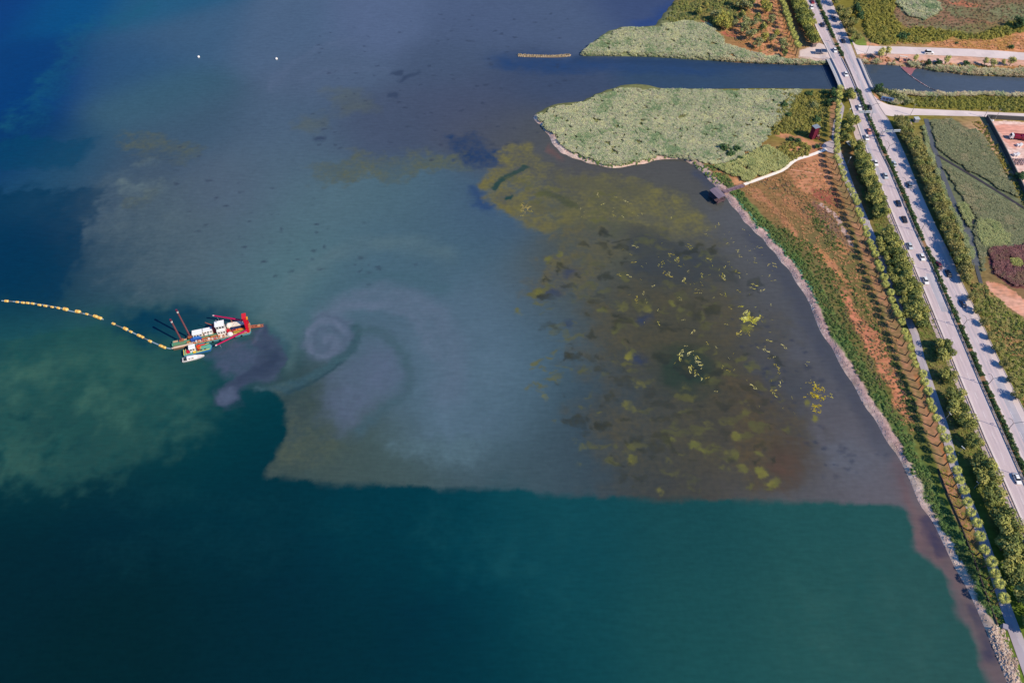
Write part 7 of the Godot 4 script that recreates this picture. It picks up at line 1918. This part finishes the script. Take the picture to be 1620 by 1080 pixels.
	scatter("scrub", "brown and mauve weeds in drifts over the orange field", [pv([131.8,-295.2, 138.3,-291.5, 144.9,-283.4, 151.4,-275.4, 153.1,-256.9, 152.7,-248.9, 147.1,-245, 144,-255.3, 140.2,-268.6, 135.3,-278.1, 131.6,-286]), pv([142.7,-241.1, 148.6,-233.5, 150.9,-208.4, 153.9,-191.8, 153.9,-167.3, 150.4,-155.9, 145.7,-164.4, 143.5,-182.3, 141,-205, 140,-226.1]), pv([120.2,-296.1, 132.7,-302.7, 137.5,-296.1, 134.6,-291.5, 126.1,-291.5]), pv([149.2,-293.3, 155.5,-291.5, 155.4,-288.8, 148.5,-290.6])], 0.9, leafs, 0.3, 0.7, [Color(0.2854, 0.2235, 0.1036), Color(0.2462, 0.2508, 0.0983), Color(0.3985, 0.2063, 0.1265), Color(0.317, 0.27, 0.1455)], func(p: Vector2) -> bool: return soft.get_noise_2d(p.x * 2.2, p.y * 2.2) > -0.08)
	scatter("scrub", "yellow green scrub around the watch tower", [pv([143.5,-360.1, 151.5,-368.7, 169.2,-370.5, 170.8,-363, 164.6,-340.9, 158.9,-333.5, 148,-334.6, 141.2,-336.7, 136.4,-332.5, 136.2,-340.9]), pv([130,-320.2, 139,-326.3, 146.4,-327.3, 152.4,-325.3, 148.8,-318.2, 137.6,-312.3, 131.1,-311.3])], 0.75, leafs, 0.8, 1.7, [Color(0.3862, 0.3553, 0.0833), Color(0.317, 0.3004, 0.0741), Color(0.4635, 0.3909, 0.1036), Color(0.2462, 0.27, 0.0741)])
	scatter("scrub", "green herbs along the shore behind the beach", [pv([30.3,-317.2, 49.1,-308.9, 61.5,-310.8, 74.4,-315.2, 79.5,-315.7, 79.7,-317.2, 61.9,-314.3, 49.7,-312.3, 36.6,-316.7, 28.9,-321.2]), pv([88.8,-314.3, 95.1,-309.4, 101.1,-311.3, 118,-317.2, 128.9,-324.3, 129,-315.2, 122.8,-309.4, 110.2,-309.4, 100.5,-307.4, 104.1,-298.9, 101.6,-295.2, 96.6,-302.7])], 1.0, leafs, 0.5, 1.0, [Color(0.2462, 0.3669, 0.0931), Color(0.317, 0.4284, 0.1265), Color(0.1777, 0.2901, 0.0741)])
	scatter("scrub", "lush green strip of herbs along the inner edge of the beach", [band(shifted(beyond(COAST, -303.0, -146.0), -5.9), 4.6), band(shifted(beyond(COAST, -150.0, -82.0), -4.6), 4.4)], 1.5, leafs, 0.5, 1.05, [Color(0.1282, 0.2324, 0.0655), Color(0.1937, 0.3004, 0.0881), Color(0.2462, 0.2799, 0.0881), Color(0.1219, 0.198, 0.0614)])
	scatter("scrub", "blue green herbs right above the shingle", [band(shifted(beyond(COAST, -290.0, -215.0), -3.4), 1.0)], 2.0, leafs, 0.4, 0.7, [Color(0.1626, 0.4545, 0.2375), Color(0.2462, 0.5239, 0.2935)])
	scatter("scrub", "dark green undergrowth between beach and palm row", [pv([117.4,-273.7, 128.4,-262.7, 137.7,-252.9, 144.1,-233.5, 142.2,-207.7, 145.9,-185.4, 148.2,-164.4, 148.7,-150.4, 150.2,-139.2, 147.5,-142.4, 143.3,-164.4, 138.5,-191.8, 132.4,-219.6, 127,-241.1, 120.2,-262.7]), pv([147.1,-245, 150,-222.4, 154.2,-201.6, 156.7,-176.2, 156.6,-155.9, 155.9,-142.4, 152.8,-147.1, 151.2,-161.5, 152.4,-191.8, 148,-215.3, 145.3,-233.5]), pv([139.3,-282.5, 145.6,-273.7, 150.2,-256.9, 151,-248.9, 145.1,-250.5, 140.6,-265.2])], 0.75, leafs, 0.45, 0.95, [Color(0.1483, 0.2235, 0.0575), Color(0.2462, 0.27, 0.0786), Color(0.1098, 0.1899, 0.0538), Color(0.317, 0.2901, 0.1036)])
	scatter("grass", "thin dry grass on the sandy ground by the palms", [pv([94,-306.5, 113.9,-295.2, 143,-312.3, 160.8,-315.2, 159.1,-291.5, 157.4,-260.2, 158.6,-226.1, 157.1,-185.4, 155.7,-150.4, 149.5,-153.1, 146.2,-191.8, 137.7,-241.1, 117.6,-282.5])], 0.5, low, 0.6, 1.1, [Color(0.7462, 0.3669, 0.159), Color(0.4635, 0.3004, 0.1205), Color(0.82, 0.3669, 0.1733), Color(0.2854, 0.2603, 0.0931)])
	scatter("grass", "coarse grass under the roadside trees", [pv([173.6,-320.2, 179.5,-309.4, 179.7,-268.6, 178.3,-222.4, 178.4,-188.6, 178.5,-164.4, 178.2,-129.6, 177.5,-106, 167.3,-101.6, 167.4,-124.7, 166.1,-153.1, 167.7,-179.2, 167.9,-211.8, 168.1,-248.9, 168.9,-291.5])], 0.9, low, 0.7, 1.2, [Color(0.2462, 0.3109, 0.0655), Color(0.3741, 0.3217, 0.0983), Color(0.1777, 0.2415, 0.0538)])
	scatter("grass", "short lawn between kerb wall and promenade", [pv([155.5,-139.7, 159.8,-140.3, 159.3,-127.1, 160.1,-114, 159.1,-96.2, 158.8,-85.1, 155.7,-83.5, 155.7,-93.4, 156.2,-106, 156,-118.9])], 2.0, low, 0.4, 0.8, [Color(0.3506, 0.3669, 0.0655), Color(0.5342, 0.2799, 0.0881), Color(0.2654, 0.3217, 0.0575)])
	scatter("scrub", "tangled bushes and weeds right of the open road", [pv([199,-233.5, 205.4,-229.7, 211.6,-214.6, 218.3,-205, 198.1,-155.9, 198.4,-167.3, 199.2,-187, 199.6,-211.1, 198.3,-225.3])], 0.8, leafs, 0.5, 1.4, [Color(0.2957, 0.3217, 0.0697), Color(0.2104, 0.2603, 0.0575), Color(0.3985, 0.3553, 0.1091), Color(0.1626, 0.2235, 0.0655)])
	scatter("grass", "dry tufts right of the open road", [pv([199,-233.5, 205.4,-229.7, 211.6,-214.6, 218.3,-205, 197,-153.1, 197.9,-169.6, 198.3,-191.1, 198.5,-213.9])], 1.6, low, 0.8, 1.5, [Color(0.4635, 0.3909, 0.1455), Color(0.317, 0.3217, 0.0881), Color(0.6269, 0.3553, 0.1455)])
	scatter("scrub", "brownish weeds along the foot of the yard wall", [pv([242.9,-345.2, 248.2,-345.2, 248,-317.2, 246.9,-295.2, 246.7,-273.7, 243.2,-265.2, 242.2,-283.4, 241.9,-299.8, 242.8,-320.2])], 0.7, leafs, 0.5, 1.2, [Color(0.3506, 0.3109, 0.0655), Color(0.4635, 0.3553, 0.0833), Color(0.2462, 0.2508, 0.0741)])
	scatter("scrub", "yellow green thicket filling the canal's south bank on the right", [pv([216.2,-366.4, 237,-367, 277.5,-365.3, 336.4,-359.6, 331,-348.5, 272.8,-353.4, 247,-355.6, 222.5,-357.3, 215.8,-358.4])], 1.0, leafs, 0.8, 1.6, [Color(0.3741, 0.3553, 0.0741), Color(0.2753, 0.2901, 0.0655), Color(0.4368, 0.3909, 0.0931), Color(0.2019, 0.2415, 0.0655)])
	scatter("scrub", "billowing yellow thicket beside the road beyond the canal", [pv([214.6,-475.7, 239.3,-475.7, 236.6,-459.1, 231,-453.2, 232.8,-438.9, 232.1,-429.2, 225.9,-421.1, 217.5,-417.7, 212.9,-419.7, 210.4,-429.2, 211.6,-441.7, 211.3,-451.8]), pv([233.7,-431.9, 245.6,-436.1, 259.3,-431.9, 274.7,-427.8, 295.8,-438.9, 312.1,-447.4, 306.4,-433.3, 291.5,-427.8, 278.8,-423.7, 256.9,-425.1, 244.4,-421.1, 232.5,-418.4, 227,-419.7])], 0.85, leafs, 1.0, 2.2, [Color(0.3985, 0.3669, 0.0741), Color(0.328, 0.3109, 0.0655), Color(0.4771, 0.4031, 0.0881), Color(0.2557, 0.27, 0.0655)])
	scatter("scrub", "rusty red marsh growth in the north east field", [pv([233.4,-456.1, 263.8,-468.1, 322,-475.7, 314.7,-438.9, 281.3,-430.6, 260.2,-434.7, 237.2,-433.3, 233.7,-441.7])], 0.42, leafs, 0.3, 0.9, [Color(0.3985, 0.2603, 0.1455), Color(0.2753, 0.3004, 0.1327), Color(0.5052, 0.27, 0.1661), Color(0.2462, 0.27, 0.1327), Color(0.3623, 0.1899, 0.1265), Color(0.328, 0.3439, 0.1522)])
	scatter("reed_bed", "pale reed patch in the north east field", [pv([238,-474.2, 265.5,-475.7, 263.2,-454.7, 248.8,-443.8, 242,-448.9, 239.4,-460.6])], 1.6, reed, 0.6, 0.9, grey_reed)
	scatter("grass", "dry orange grass on the verge of the north side road", [pv([210.7,-419.7, 245.3,-423.7, 278.3,-422.4, 311.3,-430.6, 303.6,-411.8, 268.5,-415.1, 232.3,-417.7])], 0.8, low, 0.8, 1.4, [Color(0.82, 0.4545, 0.1455), Color(0.6108, 0.3669, 0.0983), Color(0.82, 0.4284, 0.212)])
	scatter("scrub", "weeds and low bushes on the north point", [pv([102,-465.1, 115,-474.2, 151,-475.7, 142.9,-453.2, 128.5,-436.1, 120.4,-437.5, 114.8,-446, 103.1,-444.6, 91.3,-441.7])], 0.7, leafs, 0.5, 1.4, [Color(0.317, 0.3439, 0.0931), Color(0.2462, 0.2799, 0.1091), Color(0.4368, 0.4031, 0.1036), Color(0.1856, 0.2415, 0.0881)])
	scatter("grass", "dry grass on the orange soil of the north point", [pv([124.7,-436.1, 149.6,-468.1, 166.1,-475.7, 163.9,-405.3, 155.1,-401.5, 143.6,-409.2, 130.1,-423.7])], 0.7, low, 0.7, 1.2, [Color(0.6597, 0.3327, 0.1327), Color(0.3506, 0.3109, 0.0983), Color(0.82, 0.4031, 0.1882)])
	scatter("scrub", "weeds on the canal bank by the side road", [pv([200.5,-406.6, 227.4,-402.1, 254.9,-398.3, 290.1,-396.4, 288.6,-392.7, 253.4,-393.9, 226,-397.7, 200.2,-400.2])], 0.5, leafs, 0.4, 0.9, [Color(0.5342, 0.3553, 0.1091), Color(0.3392, 0.3004, 0.0833), Color(0.7825, 0.3553, 0.159)])
	# shore stones
	var stones := []
	for i in 3:
		stones.append(pebble(7))
	var hue := [Color(0.592, 0.3865, 0.3169), Color(0.7606, 0.5806, 0.4624), Color(0.3941, 0.2444, 0.2091), Color(0.8543, 0.7024, 0.5653)]
	var shore := func(p: Vector2) -> bool:
		var y := ground_y(p.x, p.y)
		return y > -0.05 and y < 1.15
	scatter("beach_stones", "pink and white stones along the waterline", [band(shifted(COAST, -0.8), 3.6)], 3.0, stones, 0.07, 0.26, hue, shore, 40000)
	scatter("shingle", "mauve shingle bank along the lower beach", [band(shifted(beyond(COAST, -303.0, -140.0), -1.8), 2.6)], 2.2, stones, 0.06, 0.22, [Color(0.4699, 0.2933, 0.2598), Color(0.5663, 0.3765, 0.3256), Color(0.3446, 0.2146, 0.2024)])
	var rocks := []
	for i in 4:
		rocks.append(pebble(7))
	scatter("rock_slope", "slope of pale boulders at the end of the lawn", [pv([152.3,-81.9, 157.6,-83.1, 157.5,-78.8, 156.8,-68.8, 155.9,-60.1, 155.7,-53, 150.5,-53, 152.4,-64.8, 152.1,-73, 152.2,-78.4])], 4.0, rocks, 0.26, 0.58, [Color(0.592, 0.4175, 0.2999), Color(0.7017, 0.543, 0.4004), Color(0.4814, 0.3197, 0.23), Color(0.415, 0.2933, 0.2091)])

func floating_weed() -> void:
	# torn mats of cream and yellow weed lying on the water
	var mats := []
	for i in 5:
		var sh := Sh.new()
		for j in 7:
			var a := rng.randf_range(-0.7, 0.7)
			var p := Vector3(rng.randf_range(-1.3, 1.3), 0, rng.randf_range(-0.5, 0.5))
			var d := Vector3(cos(a), 0, sin(a)) * rng.randf_range(0.3, 0.95)
			var w := Vector3(-d.z, 0, d.x) * rng.randf_range(0.12, 0.35)
			sh.quad(p - d, p + w + Vector3(0, 0.05, 0), p + d, p - w * 0.6 + Vector3(0, 0.05, 0), Color.WHITE * rng.randf_range(0.6, 1.0), p - Vector3(0, 5, 0))
		mats.append(sh.done())
	var beds_ := [
		["cream weed scraps on the olive shallows", pv([-3,-282.9, 12,-279.4, 36.8,-290.6, 54.9,-287.4, 74.6,-275, 86,-270.7, 68.2,-270.7, 35.7,-272.9, 14.8,-270.7, 3,-274.1]), 0.035, 0.2, 0.55, [Color(0.6051, 0.5308, 0.1648), Color(0.5048, 0.4389, 0.1026), Color(0.7456, 0.6466, 0.2675)], 0.1],
		["cream weed heap at the tip of the olive shallows", pv([0.6,-284.7, 8.5,-282.9, 10.7,-275, 7.1,-272.4, 1.8,-275.9]), 0.5, 0.2, 0.6, [Color(0.6593, 0.5068, 0.1648), Color(0.5048, 0.4175, 0.0778)], 0.0],
		["yellow weed scraps scattered over the brown shallows", pv([43.5,-258.2, 83,-250.1, 107.3,-242.2, 115.1,-212.8, 126.5,-183.2, 126.9,-165.2, 109.2,-162.3, 90.8,-168.1, 67.9,-180.1, 64.4,-192.7, 50.9,-212.8, 47.3,-234.6]), 0.022, 0.25, 0.7, [Color(0.7161, 0.6331, 0.1421), Color(0.6051, 0.4951, 0.0778), Color(0.8224, 0.7313, 0.2675)], 0.02],
		["dense bright yellow weed raft", pv([97.9,-218.5, 103.9,-218.5, 106.3,-214.2, 102.4,-208, 97.8,-208.7, 95.8,-212.8]), 0.9, 0.2, 0.6, [Color(0.6732, 0.6331, 0.0778), Color(0.5048, 0.4609, 0.045), Color(0.8543, 0.7911, 0.23)], -0.1],
		["bright weed flecks near the middle shallows", pv([66.5,-192.7, 74.9,-194, 82.2,-190.8, 82.5,-183.2, 75.4,-180.1, 68.6,-185]), 0.16, 0.25, 0.6, [Color(0.7456, 0.6603, 0.1368), Color(0.8543, 0.7759, 0.3084)], 0.0],
		["golden weed rafts off the lower beach", pv([116.9,-178.9, 123.4,-178.9, 123.1,-173.4, 118.7,-163.4, 115.3,-163.4, 114.1,-171]), 0.28, 0.3, 0.8, [Color(0.6184, 0.4721, 0.0221), Color(0.4814, 0.357, 0.0221), Color(0.7911, 0.6466, 0.0778)], 0.05],
		["weed flecks below the lookout", pv([92.6,-275, 106.6,-269.9, 117.3,-250.1, 119,-230.8, 105.8,-234.6, 94.5,-250.1, 87.7,-262.3]), 0.06, 0.18, 0.45, [Color(0.5412, 0.4721, 0.1214), Color(0.6593, 0.5679, 0.1958)], 0.0],
		["weed scraps near the left bend of the shore", pv([66.8,-258.2, 89.3,-254.1, 103.1,-234.6, 92.8,-223.5, 71.9,-230.8, 62.5,-246.1]), 0.045, 0.25, 0.6, [Color(0.5663, 0.4951, 0.0537), Color(0.7161, 0.6466, 0.1368)], 0.0]]
	for b in beds_:
		var poly: PackedVector2Array = b[1]
		var box := Rect2(poly[0], Vector2.ZERO)
		for p in poly:
			box = box.expand(p)
		var xf := []
		for i in int(box.get_area() * b[2] * 3.0):
			var p := box.position + Vector2(rng.randf(), rng.randf()) * box.size
			if Geometry2D.is_point_in_polygon(p, poly) and soft.get_noise_2d(p.x * 4.0, p.y * 4.0) > b[6] + 0.08:
				xf.append(Transform3D(Basis(Vector3.UP, rng.randf() * TAU).scaled(Vector3.ONE * lerpf(b[3], b[4] * 1.7, pow(rng.randf(), 2.5))), Vector3(p.x, 0.02, p.y)))
		var mm := MultiMesh.new()
		mm.transform_format = MultiMesh.TRANSFORM_3D
		mm.use_colors = true
		mm.mesh = mats[beds_.find(b) % 5]
		mm.instance_count = xf.size()
		for i in xf.size():
			mm.set_instance_transform(i, xf[i])
			mm.set_instance_color(i, vary(b[5][rng.randi() % b[5].size()], 0.15))
		var o := MultiMeshInstance3D.new()
		o.multimesh = mm
		o.material_override = M.leaf
		o.name = numbered("floating_weed")
		add_child(o)
		tag(o, b[0], "water weed", "", "stuff")
	# drainage channels of the marsh
	for s in [[pv([218.9,-347.4, 216.8,-336.7, 215.3,-327.3, 214.6,-318.2, 213.2,-309.4, 211.8,-296.1, 210.8,-279.8, 210.7,-266.9]), 2.4, "muddy channel along the tree belt", Color(0.1147, 0.1174, 0.1166)], [pv([210.7,-266.9, 210.3,-258.6, 208.2,-248.9, 206.5,-241.1]), 3.4, "widest part of the muddy channel", Color(0.1249, 0.1278, 0.1264)], [pv([206.5,-241.1, 204.9,-231.2, 204.3,-226.8]), 1.6, "tail of the muddy channel by the earth track", Color(0.0957, 0.0938, 0.0897)], [pv([214.6,-318.2, 219.5,-311.3, 226.2,-302.7, 234.7,-290.6, 243.1,-278.1, 253.8,-262.7]), 1.5, "dark ditch cutting across the reed marsh", Color(0.06, 0.0493, 0.045)], [pv([211.8,-265.2, 215.4,-268.6, 217.3,-274.6, 218,-283.4]), 0.8, "small side ditch beside the reed tongue", Color(0.0671, 0.0589, 0.0507)]]:
		structure("channel_water", strip(smooth_line(s[0], 2), s[1], GROUND + 0.1, s[3], 0.02), M.ditch, s[2])

func _ready() -> void:
	rng.seed = 20240817
	# camera
	var cam := Camera3D.new()
	cam.name = "camera"
	cam.position = Vector3(0, 255, 0)
	cam.rotation_degrees = Vector3(-52, 0, 0)
	cam.fov = 47.07
	cam.near = 1.0
	cam.far = 6000.0
	add_child(cam)
	# sky and exposure
	var env := Environment.new()
	env.background_mode = Environment.BG_SKY
	var sm := ProceduralSkyMaterial.new()
	sm.sky_top_color = Color(0.04, 0.17, 0.52).linear_to_srgb()
	sm.sky_horizon_color = Color(0.2, 0.38, 0.66).linear_to_srgb()
	sm.sky_curve = 0.18
	sm.ground_bottom_color = Color(0.08, 0.1, 0.12)
	sm.ground_horizon_color = Color(0.3, 0.4, 0.5)
	sm.sun_angle_max = 12.0
	var sky := Sky.new()
	sky.sky_material = sm
	env.sky = sky
	env.tonemap_mode = Environment.TONE_MAPPER_LINEAR
	env.tonemap_exposure = 1.0
	env.sdfgi_enabled = true
	env.ssao_enabled = true
	env.ssil_enabled = true
	var we := WorldEnvironment.new()
	we.name = "world_environment"
	we.environment = env
	add_child(we)
	# sun: from the right and a little behind the viewer
	var sun := DirectionalLight3D.new()
	sun.name = "sun"
	sun.light_color = Color(1.0, 0.89, 0.72).linear_to_srgb()
	sun.light_energy = 1.5
	sun.light_angular_distance = 0.5
	sun.shadow_enabled = true
	var az := atan2(0.58, 1.0)
	var el := deg_to_rad(42.0)
	var to_sun := Vector3(cos(az) * cos(el), sin(el), sin(az) * cos(el))
	add_child(sun)
	sun.look_at_from_position(to_sun * 100.0, Vector3.ZERO, Vector3.UP)

	soft.seed = 11
	soft.frequency = 1.0 / 30.0
	soft.fractal_octaves = 3
	wisp.seed = 23
	wisp.frequency = 1.0 / 9.0
	wisp.fractal_octaves = 3
	fine.seed = 37
	fine.frequency = 1.0 / 2.6
	fine.fractal_octaves = 2

	M.matte = paint(0.9, 0.0, 0.3)
	M.gloss = paint(0.4)
	M.steel = paint(0.45, 0.2)
	M.rust = paint(0.85, 0.0, 0.3)
	M.glass = paint(0.12)
	M.panel = paint(0.2)
	M.road = paint(0.92, 0.0, 0.25)
	M.ditch = paint(0.15, 0.0, 0.4)
	M.white_paint = flat(Color(0.8, 0.8, 0.8), 0.35)
	M.leaf = paint(0.8, 0.0, 0.25)
	M.leaf.backlight_enabled = true
	M.leaf.backlight = Color(0.35, 0.38, 0.16)

	# the place
	var t0 := Time.get_ticks_msec()
	outlines()
	build_land_mask()
	water()
	print("water ", Time.get_ticks_msec() - t0)
	land()
	print("land ", Time.get_ticks_msec() - t0)
	roads()
	bridge()
	shore_things()
	dredger()
	cars()
	furniture()
	print("things ", Time.get_ticks_msec() - t0)
	trees()
	floating_weed()
	print("trees ", Time.get_ticks_msec() - t0)
	beds()
	print("beds ", Time.get_ticks_msec() - t0)
